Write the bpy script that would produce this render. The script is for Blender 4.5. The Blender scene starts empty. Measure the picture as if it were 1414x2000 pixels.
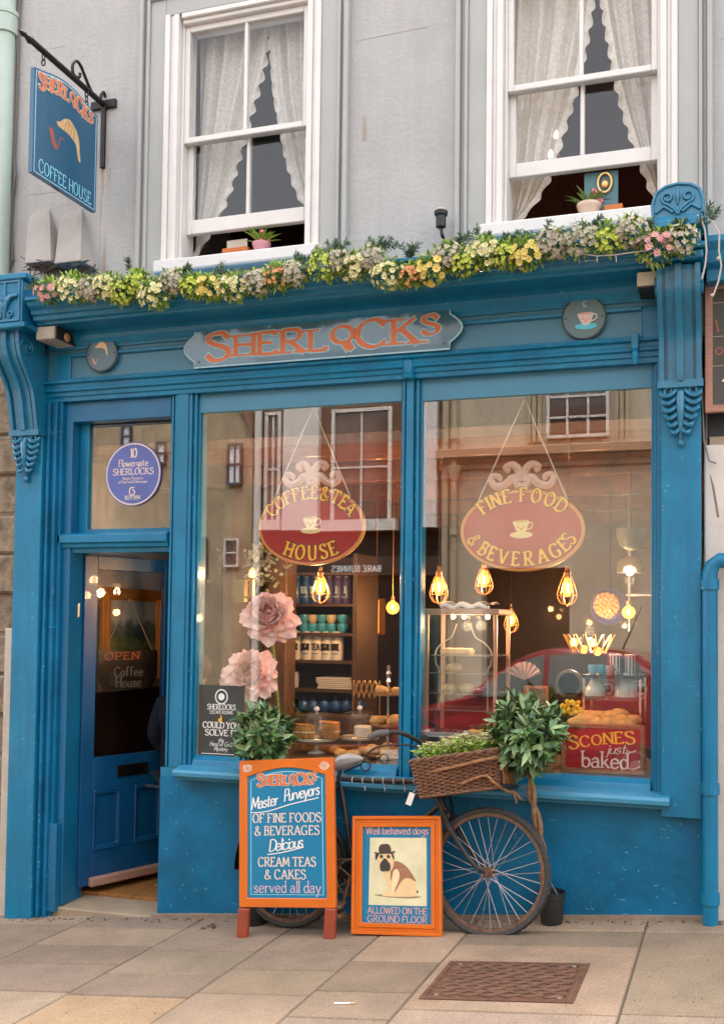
import bpy, bmesh, math, random
from mathutils import Vector, Matrix, noise
rnd = random.Random(7)
PI = math.pi
sc = bpy.context.scene
COL = sc.collection
# ------------------------------------------------------------------ camera, world, sun, exposure
F_PX, YAW, PITCH, ROLL = 1922.1, math.radians(16.907), math.radians(2.222), math.radians(.519)
CXP, CYP = 853.47, 1143.44            # principal point of the (cropped) photograph, in its 1414x2000 pixels
CAM = Vector((0, -4.8792, 1.5))
_fw = Vector((-math.sin(YAW)*math.cos(PITCH), math.cos(YAW)*math.cos(PITCH), math.sin(PITCH)))
_r0 = Vector((math.cos(YAW), math.sin(YAW), 0)); _u0 = _r0.cross(_fw)
CR = math.cos(ROLL)*_r0 + math.sin(ROLL)*_u0
CU = -math.sin(ROLL)*_r0 + math.cos(ROLL)*_u0
cd = bpy.data.cameras.new('camera'); cam = bpy.data.objects.new('camera', cd); COL.objects.link(cam)
m = Matrix((CR, CU, -_fw)).transposed().to_4x4(); m.translation = CAM; cam.matrix_world = m
cd.sensor_fit = 'VERTICAL'; cd.sensor_height = 36; cd.lens = 36*F_PX/2000
cd.shift_x = -(CXP-707)/2000; cd.shift_y = (CYP-1000)/2000
cd.clip_start = .05; cd.clip_end = 400
sc.camera = cam
SUN_EL, SUN_AZ = math.radians(66), math.radians(163)      # overcast: the bright part of the cloud stands behind the shop
w = bpy.data.worlds.new('World'); sc.world = w; w.use_nodes = True
nt = w.node_tree; bg = nt.nodes['Background']
sky = nt.nodes.new('ShaderNodeTexSky'); sky.sky_type = 'NISHITA'; sky.sun_disc = False
sky.sun_elevation = SUN_EL; sky.sun_rotation = PI - SUN_AZ; sky.dust_density = 6; sky.air_density = 1.0; sky.ozone_density = 1
hs = nt.nodes.new('ShaderNodeHueSaturation'); hs.inputs['Saturation'].default_value = .22   # cloud cover: a grey-white sky
nt.links.new(sky.outputs[0], hs.inputs['Color']); nt.links.new(hs.outputs[0], bg.inputs[0]); bg.inputs[1].default_value = .15
sl = bpy.data.lights.new('sun', 'SUN'); sl.energy = .5; sl.angle = math.radians(40); sl.color = (1, .96, .91)
so = bpy.data.objects.new('sun', sl); COL.objects.link(so)
sdir = Vector((math.sin(SUN_AZ)*math.cos(SUN_EL), -math.cos(SUN_AZ)*math.cos(SUN_EL), math.sin(SUN_EL)))
so.rotation_euler = sdir.to_track_quat('Z', 'Y').to_euler(); so.location = (0, -4, 9)
vs = sc.view_settings; sc.display_settings.display_device = 'sRGB'
vs.view_transform = 'Standard'; vs.look = 'None'; vs.gamma = 1; vs.exposure = 2.58
cy = sc.cycles
cy.max_bounces = 10; cy.diffuse_bounces = 4; cy.glossy_bounces = 4; cy.transmission_bounces = 6; cy.transparent_max_bounces = 16
cy.use_denoising = True; cy.sample_clamp_indirect = 6; cy.caustics_reflective = False; cy.caustics_refractive = False

# ------------------------------------------------------------------ helpers
def ray(x, y): return CR*((x-CXP)/F_PX) - CU*((y-CYP)/F_PX) + _fw
def at(x, y, Y=0.0):                     # photo pixel -> point on the vertical plane y = Y
    d = ray(x, y); return CAM + d*((Y-CAM.y)/d.y)
def gz(x): return .09*(x+1.56)           # the street climbs to the right
def lerp(a, b, t): return a+(b-a)*t
def V(*a): return Vector(a)

def crom(P, n=7, closed=False):
    out = []; m_ = len(P)
    for i in range(m_ if closed else m_-1):
        g = (lambda j: P[j % m_]) if closed else (lambda j: P[max(0, min(m_-1, j))])
        a, b_, c, d = g(i-1), g(i), g(i+1), g(i+2)
        for k in range(n):
            t = k/n
            out.append(tuple(.5*((2*b_[q])+(-a[q]+c[q])*t+(2*a[q]-5*b_[q]+4*c[q]-d[q])*t*t+(-a[q]+3*b_[q]-3*c[q]+d[q])*t**3) for q in range(len(b_))))
    if not closed: out.append(P[-1])
    return out
class MB:
    def __init__(s): s.v = []; s.f = []
    def add(s, vs, fs):
        n = len(s.v); s.v += [Vector(p) for p in vs]; s.f += [tuple(i+n for i in f) for f in fs]; return s
    def box(s, x0, x1, y0, y1, z0, z1):
        return s.add([(x0,y0,z0),(x1,y0,z0),(x1,y1,z0),(x0,y1,z0),(x0,y0,z1),(x1,y0,z1),(x1,y1,z1),(x0,y1,z1)],
            [(0,3,2,1),(4,5,6,7),(0,1,5,4),(1,2,6,5),(2,3,7,6),(3,0,4,7)])
    def obox(s, M, sx, sy, sz):          # box centred at M's origin
        n = len(s.v); s.box(-sx/2, sx/2, -sy/2, sy/2, -sz/2, sz/2)
        for i in range(n, len(s.v)): s.v[i] = M @ s.v[i]
        return s
    def prism(s, pts, d):                # polygon of 3-D points pushed along vector d
        d = Vector(d); n = len(pts); pts = [Vector(p) for p in pts]
        return s.add(pts+[p+d for p in pts], [tuple(range(n)), tuple(range(2*n-1, n-1, -1))]+[(i, n+i, n+(i+1)%n, (i+1)%n) for i in range(n)])
    def rprism(s, pts, y0, y1):          # x,z polygon between two y planes
        return s.prism([(p[0], y0, p[1]) for p in pts], (0, y1-y0, 0))
    def ring(s, outer, inner, d):        # frame between two same-count loops, pushed along d
        d = Vector(d); n = len(outer); o = [Vector(p) for p in outer]; i = [Vector(p) for p in inner]
        vs_ = o+i+[p+d for p in o]+[p+d for p in i]; fs = []
        for k in range(n):
            j = (k+1) % n
            fs += [(k,j,n+j,n+k),(2*n+k,3*n+k,3*n+j,2*n+j),(k,2*n+k,2*n+j,j),(n+k,n+j,3*n+j,3*n+k)]
        return s.add(vs_, fs)
    def tube(s, pts, r, n=8, cap=True, closed=False):
        pts = [Vector(p) for p in pts]; m_ = len(pts); vs_ = []; up = None
        for i, p in enumerate(pts):
            a = pts[(i-1) % m_] if (closed or i > 0) else p
            b = pts[(i+1) % m_] if (closed or i < m_-1) else p
            t = (b-a).normalized() if (b-a).length > 1e-9 else Vector((0,0,1))
            if up is None:
                up = Vector((0,0,1)) if abs(t.z) < .9 else Vector((1,0,0))
            up = (up-t*up.dot(t)); up = up.normalized() if up.length > 1e-6 else t.orthogonal().normalized()
            sd = t.cross(up); rr = r[i] if isinstance(r, (list, tuple)) else r
            vs_ += [p+(up*math.cos(2*PI*k/n)+sd*math.sin(2*PI*k/n))*rr for k in range(n)]
        fs = [(i*n+k, i*n+(k+1)%n, ((i+1)%m_)*n+(k+1)%n, ((i+1)%m_)*n+k) for i in range(m_ if closed else m_-1) for k in range(n)]
        if cap and not closed: fs += [tuple(range(n-1,-1,-1)), tuple(range((m_-1)*n, m_*n))]
        return s.add(vs_, fs)
    def lathe(s, prof, c=(0,0,0), n=20, M=None, sweep=2*PI):     # profile (r, z) around local z
        c = Vector(c); vs_ = []; full = abs(sweep-2*PI) < 1e-6; nn = n if full else n+1
        for r, z in prof:
            for k in range(nn):
                a = sweep*k/n; p = Vector((r*math.cos(a), r*math.sin(a), z)); vs_.append((M @ p) if M else c+p)
        fs = [(i*nn+k, i*nn+(k+1)%nn, (i+1)*nn+(k+1)%nn, (i+1)*nn+k) for i in range(len(prof)-1) for k in range(n)]
        if full:
            if prof[0][0] > 1e-6: fs.append(tuple(range(nn-1,-1,-1)))
            if prof[-1][0] > 1e-6: fs.append(tuple(range((len(prof)-1)*nn, len(prof)*nn)))
        return s.add(vs_, fs)
    def ball(s, c, r, n=8, m_=6, sq=(1,1,1), jit=0, M=None):
        c = Vector(c); vs_ = [c+Vector((0,0,-r*sq[2]))]; fs = []
        for i in range(1, m_):
            ph = PI*i/m_-PI/2
            for k in range(n):
                a = 2*PI*k/n; q = 1+(rnd.uniform(-jit, jit) if jit else 0)
                vs_.append(c+Vector((r*q*sq[0]*math.cos(ph)*math.cos(a), r*q*sq[1]*math.cos(ph)*math.sin(a), r*q*sq[2]*math.sin(ph))))
        vs_.append(c+Vector((0,0,r*sq[2]))); L = len(vs_)-1
        for k in range(n):
            fs.append((0, 1+(k+1)%n, 1+k)); fs.append((L, L-n+k, L-n+(k+1)%n))
        for i in range(m_-2):
            for k in range(n): fs.append((1+i*n+k, 1+i*n+(k+1)%n, 1+(i+1)*n+(k+1)%n, 1+(i+1)*n+k))
        if M: vs_ = [M @ p for p in vs_]
        return s.add(vs_, fs)
    def sweep(s, path, prof, closed_prof=True):   # profile points (dy, dz) carried along a list of 3-D points running in x
        n = len(prof); vs_ = []
        for p in path: vs_ += [Vector(p)+Vector((0, a, b)) for a, b in prof]
        fs = [(i*n+k, i*n+(k+1)%n, (i+1)*n+(k+1)%n, (i+1)*n+k) for i in range(len(path)-1) for k in range(n if closed_prof else n-1)]
        if closed_prof: fs += [tuple(range(n-1,-1,-1)), tuple(range((len(path)-1)*n, len(path)*n))]
        return s.add(vs_, fs)
    def grid(s, fn, nu, nv):             # surface fn(u, v) for u, v in 0..1
        vs_ = [fn(i/nu, j/nv) for j in range(nv+1) for i in range(nu+1)]
        return s.add(vs_, [(j*(nu+1)+i, j*(nu+1)+i+1, (j+1)*(nu+1)+i+1, (j+1)*(nu+1)+i) for j in range(nv) for i in range(nu)])
    def leaf(s, p, d, up, L, W, curl=.15, nseg=3):   # a small pointed folded leaf
        d = Vector(d).normalized(); up = Vector(up); sd = d.cross(up)
        sd = sd.normalized() if sd.length > 1e-6 else d.orthogonal().normalized(); nn = sd.cross(d)
        p = Vector(p); vs_ = []; fs = []
        for i in range(nseg+1):
            t = i/nseg; ww = W*(math.sin(PI*min(1, .08+t*.92))**.8)*(1 if t < 1 else 0)
            c = p+d*(L*t)-nn*(curl*L*t*t)
            vs_ += [c-sd*ww/2+nn*ww*.18, c, c+sd*ww/2+nn*ww*.18]
        for i in range(nseg):
            a = 3*i; fs += [(a,a+1,a+4,a+3),(a+1,a+2,a+5,a+4)]
        return s.add(vs_, fs)
    def disc(s, c, nrm, r, n=12, lift=0):
        c = Vector(c); nrm = Vector(nrm).normalized(); a = nrm.orthogonal().normalized(); b = nrm.cross(a)
        vs_ = [c+nrm*lift]+[c+(a*math.cos(2*PI*k/n)+b*math.sin(2*PI*k/n))*r for k in range(n)]
        return s.add(vs_, [(0, 1+k, 1+(k+1)%n) for k in range(n)])
    def build(s, name, mat, parent=None, smooth=False, bevel=0, label=None, kind=None, fix=True, seg=1, split=None):
        me = bpy.data.meshes.new(name); bm = bmesh.new()
        bv = [bm.verts.new(p) for p in s.v]
        for f in s.f:
            if len(set(f)) < 3: continue
            try: bm.faces.new([bv[i] for i in f])
            except ValueError: pass
        if fix: bmesh.ops.recalc_face_normals(bm, faces=bm.faces)
        if bevel: bmesh.ops.bevel(bm, geom=list(bm.edges), offset=bevel, segments=seg, affect='EDGES', clamp_overlap=True)
        if smooth:
            for f in bm.faces: f.smooth = True
        bm.to_mesh(me); bm.free()
        if smooth and smooth != 'all':
            try: me.set_sharp_from_angle(angle=math.radians(40))
            except Exception: pass
        for mm in (mat if isinstance(mat, (list, tuple)) else [mat]): me.materials.append(mm)
        if split is not None:
            for p_ in me.polygons: p_.material_index = 1 if p_.index >= split else 0
        o = bpy.data.objects.new(name, me); COL.objects.link(o)
        if parent: hang(o, parent)
        if label: o['label'] = label
        if kind: o['kind'] = kind
        return o
def wmat(o):
    M = o.matrix_basis.copy()
    if o.parent: M = wmat(o.parent) @ o.matrix_parent_inverse @ M
    return M
def hang(o, parent):
    o.parent = parent; o.matrix_parent_inverse = wmat(parent).inverted()
def tag(o, label, cat, group=None, kind=None):
    o['label'] = label; o['category'] = cat
    if group: o['group'] = group
    if kind: o['kind'] = kind
    return o
def thing(name, label, cat, loc, group=None):
    o = bpy.data.objects.new(name, None); COL.objects.link(o); o.location = loc; o.empty_display_size = .1
    return tag(o, label, cat, group)
def dup(root, off, label=None, rotz=None):            # a copy of a thing with copies of its parts and sub-parts, moved by off
    def cp(o, par):
        c = o.copy(); COL.objects.link(c)
        if par: c.parent = par
        for ch in o.children: cp(ch, c)
        return c
    c = cp(root, None); c.location = root.location+Vector(off)
    if rotz is not None: c.rotation_euler.z = rotz
    if label: c['label'] = label
    return c

# ------------------------------------------------------------------ materials
MATS = {}
def mat(name, col, rough=.5, metal=0, var=0, vscale=8, col2=None, bump=0, bscale=60, spec=.5, chips=None, chip_amt=.62, chip_scale=14, emit=0, ecol=None, coat=0, grain=None, sss=0, dirt=None, stretch=None, trans=0):
    if name in MATS: return MATS[name]
    M = bpy.data.materials.new(name); M.use_nodes = True; t = M.node_tree; N = t.nodes; L = t.links
    b = N['Principled BSDF']; b.inputs['Roughness'].default_value = rough; b.inputs['Metallic'].default_value = metal
    b.inputs['Specular IOR Level'].default_value = spec; b.inputs['Coat Weight'].default_value = coat
    if trans: b.inputs['Transmission Weight'].default_value = trans
    if sss: b.inputs['Subsurface Weight'].default_value = sss; b.inputs['Subsurface Radius'].default_value = (.02,.01,.008)
    c = (*col, 1); b.inputs['Base Color'].default_value = c
    if emit: b.inputs['Emission Color'].default_value = (*(ecol or col), 1); b.inputs['Emission Strength'].default_value = emit
    tc = N.new('ShaderNodeTexCoord'); src = tc.outputs['Object']
    if stretch:
        mp = N.new('ShaderNodeMapping'); mp.inputs['Scale'].default_value = stretch; L.new(src, mp.inputs[0]); src = mp.outputs[0]
    cur = None
    def nz(scale, detail=5, rgh=.6, s_=None):
        n = N.new('ShaderNodeTexNoise'); n.inputs['Scale'].default_value = scale; n.inputs['Detail'].default_value = detail; n.inputs['Roughness'].default_value = rgh
        L.new(s_ or src, n.inputs['Vector']); return n.outputs['Fac']
    def ramp(f, a, b_):
        r = N.new('ShaderNodeMapRange'); r.inputs['From Min'].default_value = a; r.inputs['From Max'].default_value = b_; L.new(f, r.inputs['Value']); return r.outputs[0]
    def mix(f, A, B):
        x = N.new('ShaderNodeMix'); x.data_type = 'RGBA'
        if hasattr(f, 'links'): L.new(f, x.inputs['Factor'])
        else: x.inputs['Factor'].default_value = f
        for v_, k in ((A, 6), (B, 7)):
            if hasattr(v_, 'links'): L.new(v_, x.inputs[k])
            else: x.inputs[k].default_value = v_ if len(v_) == 4 else (*v_, 1)
        return x.outputs[2]
    if var or col2:
        c2 = col2 or tuple(max(0, q*(1-var)) for q in col); c1 = col if col2 else tuple(q*(1+var*.6) for q in col)
        cur = mix(ramp(nz(vscale), .3, .7), c1, c2)
    if dirt:                             # (colour, amount, scale): broad grubby patches
        cur = mix(ramp(nz(dirt[2], 7, .7), .62-dirt[1]*.35, .8), cur or c, dirt[0])
    if chips:
        a = ramp(nz(chip_scale, 9, .72), chip_amt, chip_amt+.03); cur = mix(a, cur or c, chips)
    if grain:                            # (colour, scale vector, amount)
        mp = N.new('ShaderNodeMapping'); mp.inputs['Scale'].default_value = grain[1]; L.new(tc.outputs['Object'], mp.inputs[0])
        cur = mix(ramp(nz(4, 8, .7, mp.outputs[0]), .45, .72), cur or c, grain[0])
    if cur: L.new(cur, b.inputs['Base Color'])
    if bump:
        bp = N.new('ShaderNodeBump'); bp.inputs['Strength'].default_value = bump; bp.inputs['Distance'].default_value = .01
        L.new(nz(bscale, 6), bp.inputs['Height']); L.new(bp.outputs[0], b.inputs['Normal'])
    MATS[name] = M; return M
def glass_mat(name, refl, tint=(1,1,1), fres=1.0):       # a pane: part mirror, part clear
    if name in MATS: return MATS[name]
    M = bpy.data.materials.new(name); M.use_nodes = True; t = M.node_tree; N = t.nodes; L = t.links
    N.remove(N['Principled BSDF']); out = N['Material Output']
    tr = N.new('ShaderNodeBsdfTransparent'); tr.inputs[0].default_value = (*tint, 1)
    gl = N.new('ShaderNodeBsdfGlossy'); gl.inputs['Roughness'].default_value = 0; gl.inputs[0].default_value = (1,1,1,1)
    lw = N.new('ShaderNodeLayerWeight'); pw = N.new('ShaderNodeMath'); pw.operation = 'POWER'; pw.inputs[1].default_value = 5; L.new(lw.outputs['Facing'], pw.inputs[0])
    ad = N.new('ShaderNodeMath'); ad.operation = 'MULTIPLY_ADD'; ad.inputs[1].default_value = fres*.6; ad.inputs[2].default_value = refl; ad.use_clamp = True
    L.new(pw.outputs[0], ad.inputs[0])
    mx = N.new('ShaderNodeMixShader'); L.new(ad.outputs[0], mx.inputs[0]); L.new(tr.outputs[0], mx.inputs[1]); L.new(gl.outputs[0], mx.inputs[2]); L.new(mx.outputs[0], out.inputs[0])
    MATS[name] = M; return M
BLUE = mat('blue_paint', (.004,.19,.35), .33, spec=.35, var=.18, vscale=3, chips=(.16,.40,.52), chip_amt=.655, chip_scale=26, bump=.2, bscale=35, coat=.15, dirt=((.010,.11,.21), .3, 2.6), grain=((.006,.135,.28),(5,5,.35)))
BLUE_WORN = mat('worn_blue_paint', (.003,.145,.30), .45, spec=.3, var=.34, vscale=4, chips=(.04,.21,.37), chip_amt=.655, chip_scale=8, bump=.35, bscale=16, dirt=((.004,.085,.19), .4, 3))
BLUE_FLAT = mat('sky_sheen_blue_paint', (.05,.19,.285), .38, var=.12, vscale=4, chips=(.3,.45,.52), chip_amt=.70, chip_scale=16, bump=.12, bscale=30)  # fascia blue: lighter, greyer base colour carries the sky's sheen
BLUE_CARVE = mat('carved_blue_paint', (.014,.165,.295), .3, var=.2, vscale=20, coat=.3, bump=.1, bscale=70)
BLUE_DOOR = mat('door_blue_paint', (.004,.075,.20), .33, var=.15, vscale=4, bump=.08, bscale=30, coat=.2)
STUCCO = mat('grey_stucco', (.43,.42,.412), .9, var=.09, vscale=2.5, bump=.55, bscale=36, dirt=((.345,.33,.315), .35, 1.8), grain=((.385,.372,.362),(4,4,.3)), chips=(.30,.28,.26), chip_amt=.72, chip_scale=7)
STUCCO_TRIM = mat('grey_painted_trim', (.40,.40,.385), .75, var=.06, vscale=4, bump=.15, bscale=60)
WHITE = mat('white_gloss_paint', (.70,.66,.63), .4, var=.05, vscale=9, chips=(.45,.4,.36), chip_amt=.71, chip_scale=20, bump=.06, bscale=60)
GLASS = glass_mat('shop_glass', .095)
GLASS_UP = glass_mat('upper_window_glass', .03)
GLASS_DOOR = glass_mat('door_glass', .02)
GLASS_CLR = glass_mat('clear_glass', .055, (.96,.98,.97), .9)
DARK = mat('dark_void', (.012,.009,.008), .9)
# ------------------------------------------------------------------ ground
PAVE = mat('paving_stone', (.285,.21,.15), .85, var=.22, vscale=4, bump=.6, bscale=90, dirt=((.20,.145,.10), .42, 2.2), chips=(.14,.105,.08), chip_amt=.665, chip_scale=26)
MORTAR = mat('paving_joint', (.10,.075,.055), .95)
ASPH = mat('asphalt', (.055,.052,.05), .9, var=.3, vscale=40, bump=.3, bscale=150)
def pave_mat():
    M = PAVE; t = M.node_tree; N = t.nodes; L = t.links; b = N['Principled BSDF']
    src = b.inputs['Base Color'].links[0].from_socket
    at_ = N.new('ShaderNodeAttribute'); at_.attribute_name = 'slab'; at_.attribute_type = 'GEOMETRY'
    mx = N.new('ShaderNodeMix'); mx.data_type = 'RGBA'; mx.blend_type = 'MULTIPLY'; mx.inputs[0].default_value = 1
    L.new(src, mx.inputs[6]); L.new(at_.outputs['Color'], mx.inputs[7])
    n = N.new('ShaderNodeTexNoise'); n.inputs['Scale'].default_value = 170; n.inputs['Detail'].default_value = 3
    tc = N.new('ShaderNodeTexCoord'); L.new(tc.outputs['Object'], n.inputs['Vector'])
    mr = N.new('ShaderNodeMapRange'); mr.inputs[1].default_value = .3; mr.inputs[2].default_value = .7; mr.inputs[3].default_value = .68; mr.inputs[4].default_value = 1.25; L.new(n.outputs['Fac'], mr.inputs[0])
    m2 = N.new('ShaderNodeMix'); m2.data_type = 'RGBA'; m2.blend_type = 'MULTIPLY'; m2.inputs[0].default_value = 1
    L.new(mx.outputs[2], m2.inputs[6]); L.new(mr.outputs[0], m2.inputs[7]); L.new(m2.outputs[2], b.inputs['Base Color'])
pave_mat()
KERB_Y = -1.95
def pavement():
    mb = MB(); cols = []
    courses = [(-9,-6.4),(-6.4,-5.2),(-5.2,-4.35),(-4.35,-3.47),(-3.47,-2.76),(-2.76,-2.17),(-2.17,-1.655),(-1.655,-1.232),(-1.232,-.405),(-.405,.3),(.3,.9),(.9,1.6),(1.6,3),(3,6)]
    cuts = {3:[-.2,-.52,-.9,-1.3], 4:[-.26,-.55,-.84,-1.2], 5:[-.3,-.62,-.96,-1.22,-1.6], 6:[-.34,-.6,-.86,-1.16], 7:[-.27,-.72,-1.1,-1.38], 8:[-.24,-.47,-.62,-1.27], 9:[-.25,-.56,-1.25]}
    r2 = random.Random(3)
    for ci, (a, b) in enumerate(courses):
        ys = [.16]+cuts.get(ci, [-.3-.1*r2.random(), -.8-.1*r2.random(), -1.35])+[KERB_Y]
        for k in range(len(ys)-1):
            y1, y0 = ys[k], ys[k+1]; g = .0035; h = r2.uniform(-.0015, .0015)
            v = [(a+g,y0+g),(b-g,y0+g),(b-g,y1-g),(a+g,y1-g)]; ch = .004
            n0 = len(mb.f)
            top = [(x+(ch if x < (a+b)/2 else -ch), y+(ch if y < (y0+y1)/2 else -ch), gz(x)+h) for x, y in v]; low = [(x, y, gz(x)-.006) for x, y in v]
            mb.add(top+low, [(0,1,2,3)]+[(i, (i+1)%4, 4+(i+1)%4, 4+i)[::-1] for i in range(4)])
            q = r2.uniform(.82, 1.1); c = (q, q*r2.uniform(.95,1.0), q*r2.uniform(.9,1.0), 1)
            if (ci, k) == (5, 4): c = (1.2,1.07,.86,1)
            if (ci, k) in ((8,0),(7,1)): c = (1.28,1.2,1.12,1)
            if (ci, k) in ((8,2),(8,3)): c = (1.1,1.02,.95,1)
            if (ci, k) in ((8,1),(7,2)): c = (.8,.77,.72,1)
            cols += [c]*(len(mb.f)-n0)
    o = mb.build('pavement', PAVE, kind='structure', fix=False)
    at_ = o.data.color_attributes.new('slab', 'FLOAT_COLOR', 'CORNER')
    for p, c in zip(o.data.polygons, cols):
        for li in p.loop_indices: at_.data[li].color = c
    MB().add([(-9,.2,gz(-9)-.005),(6,.2,gz(6)-.005),(6,KERB_Y,gz(6)-.005),(-9,KERB_Y,gz(-9)-.005)], [(0,1,2,3)]).build('pavement_bed', MORTAR, kind='structure')
    MB().prism([(-9,KERB_Y,gz(-9)-.002),(-9,KERB_Y-.14,gz(-9)-.002),(-9,KERB_Y-.14,gz(-9)-.3),(-9,KERB_Y,gz(-9)-.3)], (15,0,15*.09)).build('kerb', mat('kerb_stone', (.33,.29,.25), .85, var=.2, bump=.3), kind='structure')
    MB().add([(-60,40,gz(-60)-.16),(60,40,gz(60)-.16),(60,-60,gz(60)-.16),(-60,-60,gz(-60)-.16)], [(0,1,2,3)]).build('road', ASPH, kind='structure')
    MB().prism([(-14,-7.35,gz(-14)-.03),(-14,-8.6,gz(-14)-.03),(-14,-8.6,gz(-14)-.4),(-14,-7.35,gz(-14)-.4)], (24,0,24*.09)).build('opposite_pavement', mat('far_paving', (.33,.29,.24), .85, var=.2, bump=.3), kind='structure')
pavement()

# ------------------------------------------------------------------ the coffee house
shop = thing('coffee_house', 'blue fronted coffee house with grey upper wall, two white sash windows and open door', 'building', (-2.1,0,gz(-2.1)))
XL, XR = -4.15, .9
W1 = (-3.145,-2.168); W2 = (-1.233,-.269); WZ0, WZ1 = 3.575, 5.0
b = MB()
for x0, x1 in ((XL, W1[0]), (W1[1], W2[0]), (W2[1], XR)): b.box(x0, x1, 0, .25, 3.1, 5.7)
for x0, x1 in (W1, W2): b.box(x0, x1, 0, .25, 3.1, WZ0); b.box(x0, x1, 0, .25, WZ1, 5.7)
b.build('upper_wall', STUCCO, shop)
b = MB()
r3 = random.Random(5)                                  # faint raised courses of the old render
for z in (3.78, 4.08, 4.36, 4.66, 4.95):
    for xa, xb in ((XL+.05, W1[0]-.2), (W1[1]+.2, W2[0]-.2), (W2[1]+.2, XR)):
        x = xa
        while x < xb-.08:
            L_ = min(r3.uniform(.12,.45), xb-x)
            if r3.random() < .45: MB().obox(Matrix.Translation((x+L_/2, -.0005, z+r3.uniform(-.015,.015))) @ Matrix.Rotation(r3.uniform(-.03,.03), 4, 'Y'), L_, .002, r3.uniform(.002,.006)).build('render_ridge', STUCCO, shop)
            x += L_+r3.uniform(.02,.2)
def architrave(x0, x1):
    b = MB()
    for s_, xa in ((-1, x0), (1, x1)):
        for o0, o1, d in ((0,.10,.018),(.10,.118,.034),(.118,.14,.012),(.14,.165,.042)):
            a, c = sorted((xa+s_*o0, xa+s_*o1)); b.box(a, c, -d, .0, 3.47 if o1 < .12 else 3.5, 5.7)
    b.box(x0, x1, -.018, 0, WZ1, WZ1+.1); b.box(x0-.1, x1+.1, -.034, -.0185, WZ1+.1, WZ1+.12)
    b.build('window_surround', STUCCO_TRIM, shop, bevel=.004)
architrave(*W1); architrave(*W2)
def sash_window(x0, x1, zm, zr0, zr1):
    fr = MB()
    for s_, xa in ((1, x0), (-1, x1)):                                          # casing steps
        for o0, o1, y in ((0,.03,-.03),(.03,.052,-.012),(.052,.085,-.022),(.085,.1,.02)):
            a, c = sorted((xa+s_*o0, xa+s_*o1)); fr.box(a, c, y, .16, WZ0-.02, WZ1)
    fr.box(x0+.1, x1-.1, -.02, .16, WZ1-.03, WZ1); fr.box(x0+.1, x1-.1, .0, .16, WZ1-.055, WZ1-.03)
    win = fr.build('sash_window', WHITE, shop, bevel=.004)
    sl_ = MB(); sl_.prism([(x0-.02,-.06,WZ0-.105),(x0-.02,-.075,WZ0-.095),(x0-.02,-.075,WZ0-.03),(x0-.02,.16,WZ0-.002),(x0-.02,.16,WZ0-.105)], (x1-x0+.04,0,0))
    sl_.build('window_sill', WHITE, win, bevel=.006)
    a, c = x0+.1, x1-.1; xm = (a+c)/2
    def sash(nm, y, z0, z1, bot, top, side):
        s1 = MB(); s1.box(a, a+side, y, y+.04, z0, z1); s1.box(c-side, c, y, y+.04, z0, z1)
        s1.box(a+side, c-side, y, y+.04, z0, z0+bot); s1.box(a+side, c-side, y, y+.04, z1-top, z1)
        s1.box(xm-.011, xm+.011, y+.004, y+.036, z0+bot, z1-top)
        o = s1.build(nm, WHITE, win, bevel=.004)
        MB().box(a+side, c-side, y+.018, y+.022, z0+bot, z1-top).build('window_pane', GLASS_UP, win)
        return o
    sash('upper_sash', .03, zm, WZ1-.055, .034, .035, .03)
    sash('lower_sash', .078, zr0, zm+.05, zr1-zr0, .03, .035)
sash_window(*W1, at(480,263,.03).z, at(490,444,.08).z, at(490,416,.08).z)
sash_window(*W2, at(1137,158,.03).z, at(1140,330,.08).z, at(1140,302,.08).z)
# --- shop front timber
FY = -.06
b = MB(); b.box(-3.86,-.343, FY, .12, 2.885, 3.165); b.box(XL+.1, 0.1, -.03, .1, 2.9, 3.17)
b.build('fascia', BLUE_FLAT, shop)
b = MB()                                                                        # raised border of the fascia panel
b.box(-3.80,-3.70, FY-.014, FY, 2.89, 3.05); b.box(-.435,-.345, FY-.014, FY, 2.89, 3.05)
for y_, z0, z1 in ((.02, 2.892, 2.906),(.02, 3.03, 3.05)): b.box(-3.70,-.435, FY-y_, FY, z0, z1)
b.build('fascia_moulding', BLUE, shop, bevel=.004)
prof = [(.0,3.165),(-.27,3.165),(-.275,3.178),(-.30,3.182),(-.305,3.205),(-.318,3.21),(-.325,3.23),(-.35,3.25),(-.36,3.27),(-.375,3.275),(-.375,3.292),(.0,3.41)]
b = MB(); b.sweep([(-3.78,0,0),(-.32,0,0)], prof); b.build('cornice', BLUE, shop, bevel=.002)
prof = [(FY,3.075),(FY-.012,3.075),(FY-.016,3.085),(FY-.03,3.10),(FY-.042,3.12),(FY-.05,3.14),(FY-.05,3.165),(FY,3.165)]
b = MB(); b.sweep([(-3.84,0,0),(-.345,0,0)], prof); b.build('bed_moulding', BLUE, shop)
prof = [(0,2.776),(-.055,2.776),(-.058,2.80),(-.068,2.803),(-.072,2.825),(-.086,2.83),(-.09,2.845),(-.082,2.85),(-.086,2.868),(-.105,2.874),(-.11,2.886),(-.05,2.893),(0,2.893)]
b = MB(); b.sweep([(-3.86,0,0),(-.343,0,0)], prof); b.build('architrave', BLUE, shop, bevel=.0015)
def post(x0, x1, z0, z1, y, steps, name):
    b = MB(); n = len(steps)
    for i, (wd, yy) in enumerate(steps):                                        # stepped mouldings on both edges, then the flat face
        b.box(x0+sum(q[0] for q in steps[:i]), x0+sum(q[0] for q in steps[:i+1]), yy, .07, z0, z1)
        b.box(x1-sum(q[0] for q in steps[:i+1]), x1-sum(q[0] for q in steps[:i]), yy, .07, z0, z1)
    tot = sum(q[0] for q in steps); b.box(x0+tot, x1-tot, y, .07, z0, z1)
    return b.build(name, BLUE, shop, bevel=.003)
ZT = 2.776
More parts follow.
